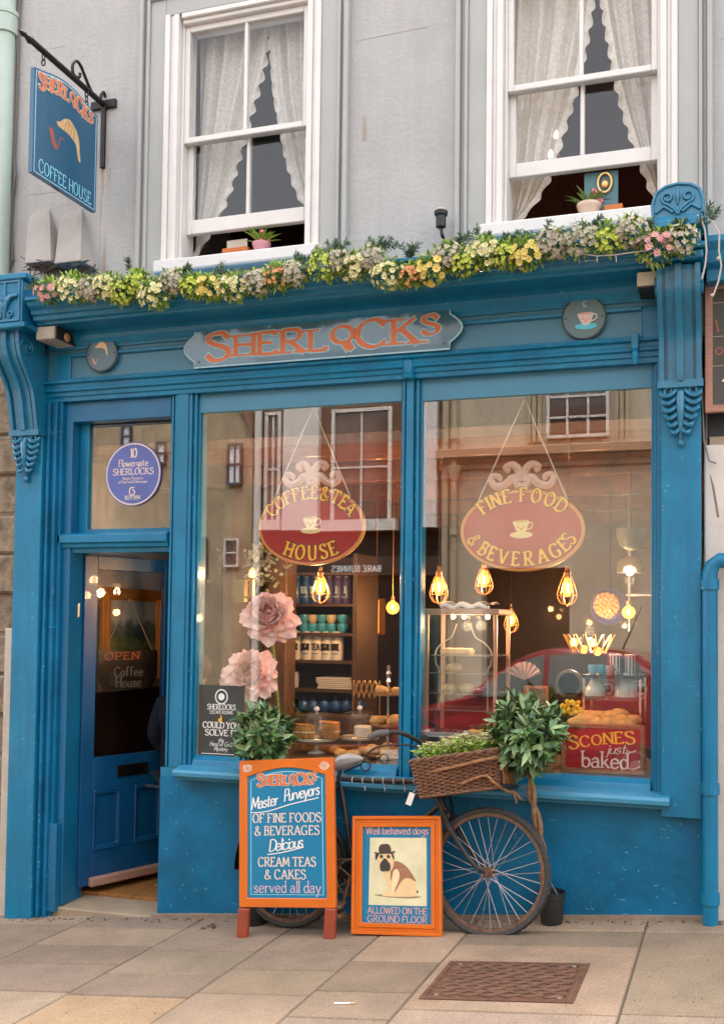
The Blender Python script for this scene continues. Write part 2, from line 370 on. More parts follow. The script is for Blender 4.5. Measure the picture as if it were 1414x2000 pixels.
post(-3.06,-2.875, .69, ZT, -.05, [(.012,-.015),(.014,-.035),(.012,-.025),(.02,-.042)], 'door_post')
post(-1.683,-1.568, .70, ZT, -.05, [(.012,-.012),(.016,-.034),(.010,-.022)], 'mullion')
b = MB(); b.box(-.395,-.382,-.012,.07,.70,ZT); b.box(-.382,-.368,-.034,.07,.70,ZT); b.box(-.368,-.343,-.05,.07,.70,ZT)
b.build('window_jamb', BLUE, shop, bevel=.003)
b = MB(); b.lathe([(.0,-.03),(.028,-.03),(.034,-.012),(.026,0),(.03,.03),(.03,.06),(.018,.07),(0,.07)], (-1.626,-.075,2.80), 14); b.build('mullion_cap', BLUE, shop, smooth=True)
b = MB(); b.box(-2.875,-1.683,-.012,.03,2.672,ZT); b.box(-1.568,-.395,-.012,.03,2.665,ZT); b.build('head_board', mat('sunblind_blue_paint', (.06,.22,.34), .5, var=.08, vscale=3), shop)
b = MB()
for x0, x1 in ((-2.875,-1.683),(-1.568,-.395)): b.prism([(x0,-.05,.695),(x0,-.035,.735),(x0,-.005,.76),(x0,.05,.76),(x0,.05,.695)], (x1-x0,0,0))
b.build('bottom_rail', BLUE, shop, bevel=.003)
for i, (x0, x1, zt) in enumerate(((-2.875,-1.683,2.672),(-1.568,-.395,2.665))):
    MB().box(x0, x1, .0, .006, .76, zt).build('shop_window_pane', GLASS, shop)
prof = [(.02,.635),(-.10,.635),(-.105,.648),(-.135,.652),(-.15,.662),(-.152,.682),(-.14,.695),(-.05,.708),(.02,.708)]
b = MB(); b.sweep([(-2.93,0,0),(-2.2,0,-.002),(-1.4,0,.001),(-.30,0,0)], prof); b.build('shop_window_sill', mat('sill_blue_paint', (.045,.25,.42), .35, var=.15, vscale=5, chips=(.4,.55,.62), chip_amt=.68, chip_scale=12, bump=.2, bscale=30), shop, bevel=.002)
def riser():
    x0, x1 = -3.065, -.155; n, m_ = 60, 14
    def fn(u, v):
        x = lerp(x0, x1, u); z0 = gz(x)-.03
        return Vector((x, -.052+.006*noise.noise(Vector((x*3, v*2, 0)))+.003*noise.noise(Vector((x*14, v*9, 3))), lerp(z0, .64, v)))
    b = MB(); b.grid(fn, n, m_); b.box(x0, x0+.03, -.045, .12, gz(x0)-.05, .69); b.box(x1-.03, x1, -.045, .12, gz(x1)-.05, .64)
    b.box(x0+.03, x1-.03, .02, .10, -.4, .635)
    b.build('stall_riser', BLUE_WORN, shop, smooth=True)
    b = MB(); b.box(-3.065,-2.93,-.048,.06,.63,.69); b.build('post_foot', BLUE, shop)
    b = MB(); b.prism([(x0-.02,-.075,gz(x0)-.05),(x0-.02,-.075,gz(x0)+.018),(x0-.02,.02,gz(x0)+.024),(x0-.02,.02,gz(x0)-.05)], (x1-x0+.06,0,(x1-x0+.06)*.09))
    b.build('stone_plinth', mat('plinth_stone', (.27,.20,.145), .9, var=.3, vscale=10, bump=.6, bscale=50), shop)
riser()
# --- pilasters with carved consoles
def spiral(c, r0, turns, a0, n, sgn=1, k=.12):
    return [Vector((c[0]+sgn*r0*math.exp(-k*t)*math.cos(a0+t), c[1], c[2]+r0*math.exp(-k*t)*math.sin(a0+t))) for t in [turns*2*PI*i/n for i in range(n+1)]]
def acanthus(b, xc, y, z1, w_, h_):
    for s_ in (-1, 1):
        for i in range(6):                                                       # fronds curling out and up, stepping down and inward
            t = i/5.4; zz = z1-h_*(.10+.74*t); ww = w_*.5*(1-.60*t**1.6); L_ = h_*.20*(1-.35*t)
            pts = crom([(xc+s_*ww*.10, y-.022, zz+L_*.7), (xc+s_*ww*.34, y-.034, zz+L_*.1), (xc+s_*ww*.68, y-.040, zz-L_*.25), (xc+s_*ww*.98, y-.030, zz+L_*.05), (xc+s_*ww*.99, y-.022, zz+L_*.38), (xc+s_*ww*.82, y-.024, zz+L_*.36)], 4)
            n_ = len(pts); b.tube([Vector(p) for p in pts], [.004+.0085*math.sin(PI*min(1, .12+.88*k/(n_-1)))*(1-.3*t) for k in range(n_)], 7)
        b.tube(spiral((xc+s_*w_*.30, y-.028, z1-.012), .034, 1.4, PI/2, 20, s_), .0095, 6)
    b.tube([(xc,y-.012,z1+.01),(xc,y-.040,z1-h_*.2),(xc,y-.034,z1-h_*.6),(xc,y-.016,z1-h_*.93)], [.016,.022,.015,.008], 8)
    b.ball((xc,y-.016,z1-h_*.985), .016, 10, 7, (1,1,1.2))
    b.add([(xc-w_*.42,y,z1-.0),(xc+w_*.42,y,z1),(xc+w_*.34,y,z1-h_*.5),(xc,y,z1-h_*.92),(xc-w_*.34,y,z1-h_*.5),
           (xc-w_*.40,y-.014,z1),(xc+w_*.40,y-.014,z1),(xc+w_*.28,y-.016,z1-h_*.5),(xc,y-.010,z1-h_*.9),(xc-w_*.28,y-.016,z1-h_*.5)],
          [(5,6,7,8,9),(0,1,6,5),(1,2,7,6),(2,3,8,7),(3,4,9,8),(4,0,5,9)])
def console(b, x0, x1, y, zb, zt):
    # S-scroll bracket: profile in y,z carried across x, with two raised ribs
    def pr(off): 
        P = []
        for i in range(25):
            t = i/24; z = lerp(zb, zt, t)
            d = .035+.20*(1/(1+math.exp(-(t-.62)*9)))+.02*math.sin(t*PI*1.3)
            P.append((y-d-off, z))
        return P
    wd = x1-x0
    for a, c, off in ((0,.12,.012),(.12,.2,-.012),(.2,.42,.0),(.42,.58,.022),(.58,.8,0),(.8,.88,-.012),(.88,1,.012)):
        p = pr(off)+[(y, zt), (y, zb)]
        b.prism([(x0+wd*a, q[0], q[1]) for q in p], (wd*(c-a), 0, 0))
    for xs, s_ in ((x0,-1),(x1,1)):                                              # side volutes
        M_ = []
        for k in range(30):
            tt = k/29*2*PI*1.6; r = .06*math.exp(-.16*tt); M_.append((xs+s_*.004, y-.15-r*math.cos(tt), zt-.085+r*math.sin(tt)))
        b.tube(M_, .008, 6)
def pilaster(x0, x1, zb, z_drop, z_con, z_cap, left):
    y = -.10; b = MB(); b.box(x0, x1, y, .1, zb, z_cap-.1)
    p = b.build('pilaster', BLUE, shop, bevel=.004)
    b = MB(); acanthus(b, (x0+x1)/2, y, z_con-.03, x1-x0-.005, z_con-z_drop-.02); b.build('acanthus_drop', BLUE_CARVE, p, smooth=True)
    b = MB(); console(b, x0-.004, x1+.004, y, z_con, z_cap-.02)
    b.box(x0-.012, x1+.012, y-.05, y+.02, z_con-.03, z_con+.004)
    b.build('console_bracket', BLUE_CARVE, p, smooth=True)
    return p
pL = pilaster(-4.043,-3.861, gz(-4)-.02, 2.325, 2.60, 3.15, True)
pR = pilaster(-.343,-.157, .6, 2.37, 2.655, 3.17, False)
def carve_leaf(b, xc, y, zc, w_, h_):
    for s_ in (-1, 1):
        for i in range(4):
            a = lerp(.25, 1.25, i/3); L_ = (.5+.12*i)*h_*.8
            pts = [Vector((xc+s_*(.004+L_*math.sin(a)*t*.75), y-.006-.006*math.sin(PI*t), zc-h_*.34+i*h_*.11+L_*math.cos(a)*(t**.7)*.8-.03*t*t*i*.3)) for t in [k/8 for k in range(9)]]
            b.tube([q for q in pts if abs(q.x-xc) < w_*.5], [.007+.004*math.sin(PI*k/8) for k in range(len([q for q in pts if abs(q.x-xc) < w_*.5]))], 6)
        b.tube(spiral((xc+s_*w_*.2, y-.004, zc-h_*.36), .022, 1.2, -PI/2, 14, -s_), .006, 6)
    b.tube([(xc,y-.004,zc-h_*.42),(xc,y-.01,zc+h_*.4)], [.008,.004], 6)
# cap blocks: left one carved with a palmette, right one under the cornice with a carved finial above
b = MB(); b.box(-4.07,-3.78,-.375,.05,3.13,3.16); b.box(-4.03,-3.81,-.36,.05,3.16,3.44); b.box(-4.06,-3.78,-.372,.05,3.405,3.44)
cb = b.build('cap_block', BLUE, pL, bevel=.006)
b = MB(); carve_leaf(b, -3.92, -.361, 3.295, .2, .235); b.ring([(-4.02,-.368,3.17),(-3.82,-.368,3.17),(-3.82,-.368,3.4),(-4.02,-.368,3.4)], [(-4.01,-.368,3.18),(-3.83,-.368,3.18),(-3.83,-.368,3.39),(-4.01,-.368,3.39)], (0,.012,0))
b.build('carved_palmette', BLUE_CARVE, pL, smooth=True)
b = MB(); b.box(-.36,-.14,-.36,.05,3.16,3.20); b.box(-.375,-.125,-.385,.05,3.20,3.225); b.box(-.35,-.15,-.35,.05,3.225,3.30); b.box(-.38,-.12,-.39,.05,3.30,3.335); b.box(-.36,-.14,-.37,.0,3.335,3.36)
b.build('cap_block', BLUE, pR, bevel=.006)
b = MB(); xc, zc = -.25, 3.36
out = [(xc-.115,zc),(xc-.12,zc+.06),(xc-.10,zc+.12),(xc-.06,zc+.145),(xc,zc+.155),(xc+.06,zc+.145),(xc+.10,zc+.12),(xc+.12,zc+.06),(xc+.115,zc)]
b.rprism(out, -.36, -.26)
b.tube([(p[0]*.94+xc*.06,-.362,zc+(p[1]-zc)*.92+.004) for p in out], .008, 6)
for s_ in (-1, 1):
    b.tube(spiral((xc+s_*.045,-.364,zc+.085), .03, 1.25, -PI/2, 16, s_), .008, 6); b.tube([(xc+s_*.10,-.364,zc+.02),(xc+s_*.06,-.366,zc+.045),(xc+s_*.02,-.366,zc+.015)], .008, 6)
    b.tube([(xc+s_*.045,-.364,zc+.055),(xc+s_*.015,-.368,zc+.03),(xc,-.366,zc+.005)], .008, 6)
b.tube([(xc,-.366,zc+.13),(xc,-.37,zc+.09),(xc,-.366,zc+.05)], [.004,.011,.005], 6)
b.build('carved_finial', BLUE_CARVE, pR, smooth=True)
# --- door recess, casing, transom light, door
b = MB()
for i, (a, c, y) in enumerate(((-3.861,-3.842,-.07),(-3.842,-3.826,-.085),(-3.826,-3.80,-.06),(-3.80,-3.785,-.075),(-3.785,-3.765,-.05))): b.box(a, c, y, .1, gz(-3.85)-.0, ZT)
b.build('door_casing', BLUE_WORN, shop, bevel=.003)
b = MB(); b.box(-3.765,-3.715, -.02, .16, -.14, ZT); b.box(-3.06,-3.045, .0, .16, -.14, ZT); b.box(-3.715,-3.06,-.02,.16,2.66,ZT)
b.box(-3.795,-3.73,-.06,-.018,-.17,.33)
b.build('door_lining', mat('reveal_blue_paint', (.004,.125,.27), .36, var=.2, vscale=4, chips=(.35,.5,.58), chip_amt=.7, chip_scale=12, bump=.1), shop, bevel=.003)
zt0, zt1 = at(240,1033,.07).z, at(240,816,.07).z
b = MB(); xa, xb = -3.715,-3.06; ga, gb = -3.655,-3.075
b.ring([(xa,.05,zt0-.06),(xb,.05,zt0-.06),(xb,.05,2.66),(xa,.05,2.66)], [(ga,.05,zt0),(gb,.05,zt0),(gb,.05,zt1),(ga,.05,zt1)], (0,.05,0))
tw = b.build('transom_window', BLUE, shop, bevel=.004)
MB().box(ga, gb, .07, .076, zt0, zt1).build('transom_pane', GLASS, tw)
zr = at(220,1055,-.02).z
b = MB(); b.sweep([(-3.80,0,0),(-3.06,0,0)], [(.12,zr-.07),(.0,zr-.07),(-.005,zr-.045),(-.03,zr-.04),(-.035,zr-.02),(-.05,zr-.012),(-.05,zr+.03),(-.035,zr+.038),(-.02,zr+.045),(.12,zr+.05)])
b.build('transom_rail', BLUE, shop, bevel=.002)
DZ0, DZ1 = -.07, zr-.075
def door():
    H0 = V(-3.715,.11,0); E0 = V(-3.475,.70,0); u = (E0-H0).normalized(); n = V(u.y,-u.x,0)          # n faces the street
    Wd = (E0-H0).length
    def P(s_, z, d=0): q = H0+u*s_+n*d; return (q.x, q.y, z)
    def bx(b, s0, s1, z0, z1, d0, d1): b.prism([P(s0,z0,d0),P(s1,z0,d0),P(s1,z1,d0),P(s0,z1,d0)], n*(d1-d0))
    b = MB(); zg0, zg1 = at(240,1477,.3).z, at(180,1112,.15).z
    bx(b, 0, .085, DZ0, DZ1, -.02, .02); bx(b, Wd-.075, Wd, DZ0, DZ1, -.02, .02)
    bx(b, .085, Wd-.075, zg1, DZ1, -.02, .02); bx(b, .085, Wd-.075, DZ0+.56, zg0, -.02, .02); bx(b, .085, Wd-.075, DZ0, DZ0+.20, -.02, .02)
    bx(b, .085, Wd-.075, DZ0+.20, DZ0+.56, -.02, .004); bx(b, Wd*.5-.05, Wd*.5+.05, DZ0+.20, DZ0+.56, .004, .02)
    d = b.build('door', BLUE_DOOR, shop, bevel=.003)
    for s0, s1 in ((.085, Wd*.5-.05), (Wd*.5+.05, Wd-.075)):
        b = MB(); z0, z1 = DZ0+.2, DZ0+.56
        b.ring([P(s0,z0,.03),P(s1,z0,.03),P(s1,z1,.03),P(s0,z1,.03)], [P(s0+.022,z0+.03,.024),P(s1-.022,z0+.03,.024),P(s1-.022,z1-.03,.024),P(s0+.022,z1-.03,.024)], n*-.025)
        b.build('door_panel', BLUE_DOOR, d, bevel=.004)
    MB().prism([P(.085,zg0,.0),P(Wd-.075,zg0,.0),P(Wd-.075,zg1,0),P(.085,zg1,0)], n*.004).build('door_pane', GLASS_DOOR, d)
    b = MB(); bx(b, .06, Wd+.02, DZ0-.005, DZ0+.05, .02, .06); b.build('weather_bar', mat('bare_pink_wood', (.42,.24,.18), .7, grain=((.25,.13,.09),(2,2,40),.5)), d, bevel=.008)
    b = MB(); zl = DZ0+.655; s0, s1 = Wd*.38, Wd*.72
    b.ring([P(s0,zl-.035,.03),P(s1,zl-.035,.03),P(s1,zl+.035,.03),P(s0,zl+.035,.03)], [P(s0+.02,zl-.02,.03),P(s1-.02,zl-.02,.03),P(s1-.02,zl+.02,.03),P(s0+.02,zl+.02,.03)], n*-.012)
    bx(b, s0+.02, s1-.02, zl-.02, zl+.02, .0, .024)
    b.build('letter_box', mat('black_iron', (.018,.016,.015), .35, .6), d, bevel=.002)
    b = MB(); b.tube([(-3.722,.075,1.52),(-3.722,.075,1.60)], .012, 8); b.build('hinge', mat('steel', (.5,.48,.45), .35, .9), d)
    return P, Wd, u, n, d
DOORP = door()
b = MB(); b.tube([(-3.79,-.06,1.46),(-3.79,-.085,1.465),(-3.765,-.095,1.455),(-3.75,-.09,1.46)], .006, 6); b.build('door_hook', BLUE, shop)
STONE = mat('doorstep_stone', (.34,.26,.18), .85, var=.2, vscale=6, bump=.4, bscale=80)
b = MB(); b.prism([(-3.87,-.03,-.30),(-3.06,-.055,-.30),(-3.06,-.055,-.135),(-3.87,-.03,-.15)], (0,.24,.012)); b.build('doorstep', STONE, shop, bevel=.008)
FLOORW = mat('shop_floor_boards', (.42,.19,.06), .35, grain=((.16,.06,.02),(14,1.2,1),.5), var=.2)
MB().box(-3.82,.5,.21,4.2,-.16,-.115).build('shop_floor', FLOORW, shop)
WOODW = mat('dark_panelling', (.04,.016,.008), .4, var=.5, vscale=3, grain=((.02,.008,.004),(1,1,22),.5), coat=.3)
WOODC = mat('glossy_ceiling_boards', (.22,.075,.022), .22, var=.4, vscale=3, grain=((.05,.015,.006),(1,18,1),.5), coat=.4)
b = MB(); b.box(-3.82,.5,4.2,4.3,-.115,2.6); b.box(-3.82,.5,4.17,4.2,.78,.84); b.box(-3.82,.5,4.17,4.2,2.2,2.28)
b.box(.5,.6,.1,4.3,-.2,2.6)
b.build('shop_back_wall', WOODW, shop, bevel=.004)
b = MB()
for k in range(24): b.box(-3.82,.5,.10+k*.172,.10+k*.172+.168,2.48,2.54)
for k in range(4): b.box(-3.82,.5,.7+k*.9,.82+k*.9,2.36,2.479)
b.build('shop_ceiling', WOODC, shop, bevel=.004)
_d = ray(175,1362); WAIN = (CAM+_d*((-3.815)/_d.x)).z
b = MB(); b.box(-4.0,-3.82,.16,4.3,WAIN,2.48); b.build('corridor_wall', mat('corridor_plaster', (.42,.43,.45), .8, var=.1), shop)
b = MB(); b.box(-4.0,-3.815,.16,4.3,-.16,WAIN-.002); b.box(-3.83,-3.80,.17,4.2,WAIN-.02,WAIN+.02); b.build('corridor_wainscot', WOODW, shop)
b = MB(); b.box(-3.0,-2.94,.5,4.2,-.115,2.36); b.build('partition_wall', WOODW, shop)
ROOMW = mat('upstairs_room_wall', (.075,.02,.016), .8)
for x0, x1 in ((-4.1,-1.75),(-1.65,.8)):
    b = MB(); b.box(x0,x1,2.4,2.5,3.4,5.6); b.box(x0-.05,x0,.25,2.5,3.4,5.6); b.box(x1,x1+.05,.25,2.5,3.4,5.6); b.box(x0,x1,.26,2.4,5.45,5.6); b.box(x0,x1,.26,2.4,3.36,3.42)
    b.build('upstairs_room', ROOMW, shop)
b = MB(); b.box(XL-.0,XR,.0,4.3,5.7,6.3); b.box(XL,XR,4.3,4.4,-.3,6.3); b.box(XL,XL+.1,.26,4.3,2.55,5.7); b.box(XR-.1,XR,.26,4.3,-.3,5.7); b.build('roof_block', STUCCO, shop)
# ------------------------------------------------------------------ neighbours
ROUGH = mat('rough_stone', (.30,.23,.16), .95, var=.45, vscale=14, bump=1.0, bscale=22, dirt=((.08,.055,.04), .5, 9))
CREAMP = mat('cream_render', (.55,.46,.37), .85, var=.1, vscale=5, bump=.2, dirt=((.35,.27,.2), .3, 3))
nb = thing('stone_house', 'rough stone neighbour house with cream render strip at left edge', 'building', (-5.5,.2,gz(-5.5)))
b = MB()
for k in range(16):
    z0 = -.5+k*.24
    if z0 > 2.9: break
    b.box(-8,-4.085-.02*(k % 2),.0+.012*(k % 3),.5,z0,z0+.225)
b.build('stone_wall', ROUGH, nb, bevel=.012)
b = MB(); b.box(-8,-4.07,.03,.5,-.5,3.4); b.build('wall_core', mat('old_mortar', (.2,.15,.11), .95, bump=.6), nb)
b = MB(); b.box(-8,-4.15,.0,.4,3.4,6.3); b.build('upper_wall', STUCCO, nb)
b = MB(); b.box(-4.15,-4.065,-.03,.1,gz(-4.1)-.1,1.45); b.build('cream_strip', mat('cream_paint', (.56,.5,.43), .8, var=.15, vscale=10, bump=.3), nb, bevel=.006)
b = MB(); b.tube([(-4.06,-.035,3.4),(-4.065,-.03,2.6),(-4.055,-.03,2.0),(-4.06,-.03,1.5)], .012, 8); b.tube([(-4.08,-.03,3.1),(-4.08,-.03,1.6)], .008, 8); b.build('cables', mat('old_cable', (.06,.05,.045), .7), nb)
MINT = mat('mint_paint', (.43,.52,.45), .45, var=.1, vscale=6, chips=(.3,.33,.28), chip_amt=.7)
pp = thing('drainpipe', 'pale mint green cast drainpipe at upper left corner', 'drainpipe', (-4.19,-.06,3.2))
xp = at(6,300,-.06).x
b = MB(); b.tube([(xp,-.06,3.15),(xp,-.06,6.2)], .055, 18); b.build('pipe', MINT, pp, smooth=True)
b = MB(); zc_ = at(10,50,-.06).z; b.tube([(xp,-.06,zc_-.06),(xp,-.06,zc_+.05)], .068, 18); b.tube([(xp,-.06,zc_+.05),(xp,-.06,zc_+.075)], .074, 18); b.build('collar', MINT, pp, smooth=True)
b = MB(); q = [at(38,40,-.02), at(33,200,-.02), at(24,420,-.02), at(22,520,-.02)]; q2 = [at(40,0,-.02), at(30,110,-.03), at(27,290,-.02), at(30,345,-.03), at(20,420,-.02), at(26,510,-.02)]
b.tube([q[0]+V(0,0,.4)]+q, .006, 6); b.tube([q2[0]+V(0,0,.3)]+q2, .007, 6)
tag(b.build('wall_cable', mat('brown_cable', (.17,.14,.12), .7)), 'thin brown cables running down beside the mint drainpipe', 'cable')
# right neighbour
rb = thing('right_shop', 'dark neighbouring shop with blue cornice and white pillar at right edge', 'building', (.6,0,gz(.6)))
b = MB(); b.sweep([(-.13,0,0),(2.5,0,0)], [(.05,3.10),(-.20,3.10),(-.21,3.15),(-.25,3.17),(-.27,3.22),(-.30,3.25),(-.30,3.28),(.05,3.36)]); b.build('cornice', BLUE, rb, bevel=.003)
b = MB(); b.box(-.14,2.5,.0,.2,2.4,3.10); b.build('fascia', mat('neighbour_dark_paint', (.015,.02,.03), .5), rb)
b = MB(); b.box(-.145,-.045,-.06,.1,gz(-.1)-.1,2.36); b.build('white_pillar', mat('pillar_white_paint', (.62,.57,.53), .7, var=.1, chips=(.4,.33,.27), chip_amt=.68, bump=.2), rb, bevel=.006)
b = MB(); b.box(-.04,2.5,.25,.3,-.3,2.5); b.build('dark_window', mat('neighbour_dark_glass', (.02,.017,.015), .15), rb)
b = MB(); b.box(-.12,2.5,-.05,.1,2.30,2.40); b.build('lintel', mat('tan_wood', (.33,.25,.17), .7), rb)
b = MB(); b.tube([at(1380,1080,-.02)+V(.0,0,.9), at(1378,900,-.05), at(1392,950,-.06), at(1402,1010,-.06)], .005, 6); b.tube([at(1372,560,-.07), at(1368,700,-.12), at(1374,860,-.08), at(1384,900,-.08), at(1398,905,-.08)], .004, 6); b.build('cables', mat('grey_cable', (.2,.17,.15), .7), rb)
b = MB(); b.box(.02,2.5,-.02,.2,-.3,1.2); b.build('stall_riser', mat('stone_grey_paint', (.4,.37,.34), .8, bump=.2), rb)
b = MB(); b.box(.9,2.5,.0,.3,3.1,6.3); b.build('upper_wall', STUCCO, rb)
bp_ = thing('downpipe', 'blue painted downpipe bending right at the far right of the shopfront', 'drainpipe', (-.12,-.14,gz(-.12)))
xb_ = at(1386,1500,-.13).x; ze = at(1390,1095,-.13).z
b = MB(); b.tube([(xb_,-.13,gz(xb_)),(xb_,-.13,ze-.06),(xb_+.012,-.13,ze-.025),(xb_+.04,-.13,ze),(xb_+.5,-.13,ze+.01)], .036, 16); b.build('pipe', BLUE, bp_, smooth=True)
for z in (ze-.11, .75, .25): MB().tube([(xb_,-.13,z-.025),(xb_,-.13,z+.025)], .043, 16).build('collar', BLUE, bp_, smooth=True)

# ------------------------------------------------------------------ across the street (seen mirrored in the panes)
OD = 8.3
def opp(px, py, D=OD): p = at(px, py, D); return V(p.x, -D, p.z)
OCREAM = mat('buff_render', (.44,.37,.265), .8, var=.14, vscale=2, dirt=((.30,.24,.165), .4, 1.2), grain=((.35,.285,.195),(3,3,.3)))
OTRIM = mat('buff_trim', (.36,.285,.18), .7)
OBRICK = None
def brick_mat(name, c1, c2, cm, scale=1):
    M = bpy.data.materials.new(name); M.use_nodes = True; N = M.node_tree.nodes; L = M.node_tree.links; b = N['Principled BSDF']; b.inputs['Roughness'].default_value = .9
    tc = N.new('ShaderNodeTexCoord'); mp = N.new('ShaderNodeMapping'); mp.inputs['Rotation'].default_value = (PI/2, 0, 0); L.new(tc.outputs['Object'], mp.inputs[0])
    br = N.new('ShaderNodeTexBrick'); br.inputs['Color1'].default_value = (*c1,1); br.inputs['Color2'].default_value = (*c2,1); br.inputs['Mortar'].default_value = (*cm,1)
    br.inputs['Scale'].default_value = scale; br.inputs['Brick Width'].default_value = .22; br.inputs['Row Height'].default_value = .075; br.inputs['Mortar Size'].default_value = .008
    L.new(mp.outputs[0], br.inputs[0]); L.new(br.outputs[0], b.inputs[0]); return M
OBRICK = brick_mat('brown_brick', (.16,.07,.035), (.11,.05,.03), (.13,.09,.06))
OW = mat('far_white_paint', (.58,.53,.47), .6)
OGL = mat('far_dark_pane', (.10,.05,.035), .08, spec=.8)
OSKYGL = mat('far_sky_sheen_pane', (.75,.76,.78), .05)  # sky reflection put into the panes as a whitish base colour
def win_opp(root, px0, py0, px1, py1, nx, ny, pane=OGL, frame=OW, bar=.025, mid=None, fw=.05):
    a, c = opp(px0, py1), opp(px1, py0); x0, x1 = min(a.x,c.x), max(a.x,c.x); z0, z1 = min(a.z,c.z), max(a.z,c.z); y = -OD+.02
    b = MB(); b.ring([(x0,y,z0),(x1,y,z0),(x1,y,z1),(x0,y,z1)], [(x0+fw,y,z0+fw),(x1-fw,y,z0+fw),(x1-fw,y,z1-fw),(x0+fw,y,z1-fw)], (0,.05,0))
    for i in range(1, nx): xx = lerp(x0, x1, i/nx); b.box(xx-bar/2, xx+bar/2, y, y+.03, z0+fw, z1-fw)
    for i in range(1, ny): zz = lerp(z0, z1, i/ny); b.box(x0+fw, x1-fw, y+.003, y+.033, zz-bar/2, zz+bar/2)
    w_ = b.build('window', frame, root); MB().box(x0+fw, x1-fw, y-.01, y+.008, z0+fw, z1-fw).build('pane', pane, w_); return w_
c0 = opp(866, 900); root = thing('buff_building', 'buff rendered building with string course and downpipe, mirrored in the shop window', 'building', (c0.x+1.5,-OD,gz(c0.x)))
d0, d1 = opp(940,1272), opp(1112,1108)
b = MB(); b.box(c0.x,d0.x,-OD-4,-OD,-1,5.5); b.box(d1.x,5,-OD-4,-OD,-1,5.5); b.box(d0.x,d1.x,-OD-4,-OD,d1.z,5.5); b.box(c0.x-.002,5,-OD-4,-OD+.15,5.5,5.62); b.box(d0.x,d1.x,-OD-4,-OD,-1,-.1); b.build('wall', OCREAM, root)
b = MB(); b.box(d0.x,d1.x,-OD-.5,-OD-.3,-.2,d1.z); b.build('shop_window', mat('far_shop_dark', (.03,.017,.012), .3), root)
z0 = opp(1000,900).z; z1 = opp(1000,878).z
b = MB(); b.sweep([(c0.x-.05,-OD,0),(5,-OD,0)], [(0,z0-.12),(.05,z0-.1),(.06,z0-.04),(.12,z0),(.2,z0+.05),(.22,z1),(0,z1+.05)]); b.build('string_course', OTRIM, root)
win_opp(root, 1068,690,1190,858,3,4, fw=.04, bar=.03)
for pxa, pxb in ((1030,1062),(1200,1232)):
    a, c = opp(pxa,865), opp(pxb,600); b = MB()
    for k in range(3): b.box(lerp(a.x,c.x,k/3), lerp(a.x,c.x,k/3+.24), -OD, -OD+.05+.02*(k % 2), a.z, min(c.z,5.3))
    b.build('window_architrave', OTRIM, root)
a = opp(887,1290); c = opp(887,600); b = MB(); b.tube([(a.x,-OD+.1,-.2),(a.x,-OD+.1,min(c.z,5.4))], .045, 10)
q = opp(887,925).z; b.lathe([(.05,-.12),(.06,-.05),(.11,.05),(.11,.09),(0,.09)], (a.x,-OD+.1,q), 12)
for yy in (1040, 855): b.tube([(a.x,-OD+.1,opp(887,yy).z-.05),(a.x,-OD+.1,opp(887,yy).z+.05)], .065, 10)
b.build('drainpipe', OTRIM, root, smooth=True)
b = MB(); a, c = opp(862,1290), opp(880,600); b.box(a.x,c.x,-OD,-OD+.06,-.2,min(c.z,5.4)); b.build('quoin_pilaster', OTRIM, root)
c1 = opp(500, 900)
root = thing('brick_building', 'brown brick building with white pilasters and tall arched sash, mirrored in the left pane', 'building', ((c0.x+c1.x)/2,-OD,gz(c0.x)))
zf = opp(650,1035).z
b = MB(); b.box(c1.x,c0.x-.003,-OD-4,-OD,zf,5.4); b.build('wall', OBRICK, root)
b = MB(); b.box(c1.x,c0.x-.003,-OD-3.9,-OD-.35,-1,zf); b.build('shop_window', mat('far_shop_black', (.014,.01,.009), .25), root)
b = MB(); a, c = opp(600,1122), opp(815,1095); b.box(c1.x,c0.x-.003,-OD-.1,-OD+.08,a.z-.02,c.z+.06); b.build('sign_fascia', mat('far_fascia_dark', (.03,.016,.012), .5), root)
FARSIGN = (opp(748,1118).x, a.z, opp(652,1118).x, root)
for pa, pb in ((556,632),(790,860)):
    a, c = opp(pa,1030), opp(pb,500); MB().box(a.x,c.x,-OD,-OD+.1,zf,min(c.z,5.3)).build('white_pilaster', mat('far_pale_paint', (.58,.53,.48), .7), root)
win_opp(root, 648,795,768,1030,2,2, bar=.028, fw=.05); win_opp(root, 518,805,553,1030,2,2, bar=.03, fw=.05)
a = opp(640,1018); c = opp(772,1030); MB().box(a.x-.05,c.x+.05,-OD,-OD+.16,c.z-.05,a.z).build('window_sill', OW, root); a = opp(514,1018); c = opp(555,1030); MB().box(a.x,c.x,-OD,-OD+.16,c.z-.05,a.z).build('window_sill', OW, root)
a = opp(509,1030); b = MB(); b.tube([(a.x,-OD+.12,-.2),(a.x,-OD+.12,5.35)], .055, 10); b.build('drainpipe', OW, root)
a, g0, g1 = opp(60,900), opp(495,850), opp(470,790)
root = thing('gabled_house', 'tan rendered gabled house with small sash windows, mirrored in the left pane and fanlight', 'building', ((a.x+g0.x)/2,-OD,gz(a.x)))
OTAN = mat('tan_render', (.44,.33,.205), .85, var=.18, vscale=2.5, bump=.2, dirt=((.21,.14,.08), .5, 1.4), grain=((.27,.19,.115),(3,3,.3)))
b = MB(); b.rprism([(a.x-3,-1.2),(g0.x,-1.2),(g0.x,g0.z),(g1.x,g1.z),(a.x-3,g1.z+3.5)], -OD+.002, -OD-3); b.build('wall', OTAN, root)
b = MB(); b.rprism([(g0.x+.04,g0.z-.02),(g0.x+.04,g0.z+.08),(g1.x+.02,g1.z+.1),(a.x-3,g1.z+3.6),(a.x-3,g1.z+3.49),(g1.x,g1.z)], -OD+.1, -OD-3.05); b.build('roof_edge', mat('far_roof', (.25,.12,.07), .9), root)
BLK = mat('far_dark_frame', (.05,.06,.075), .5)
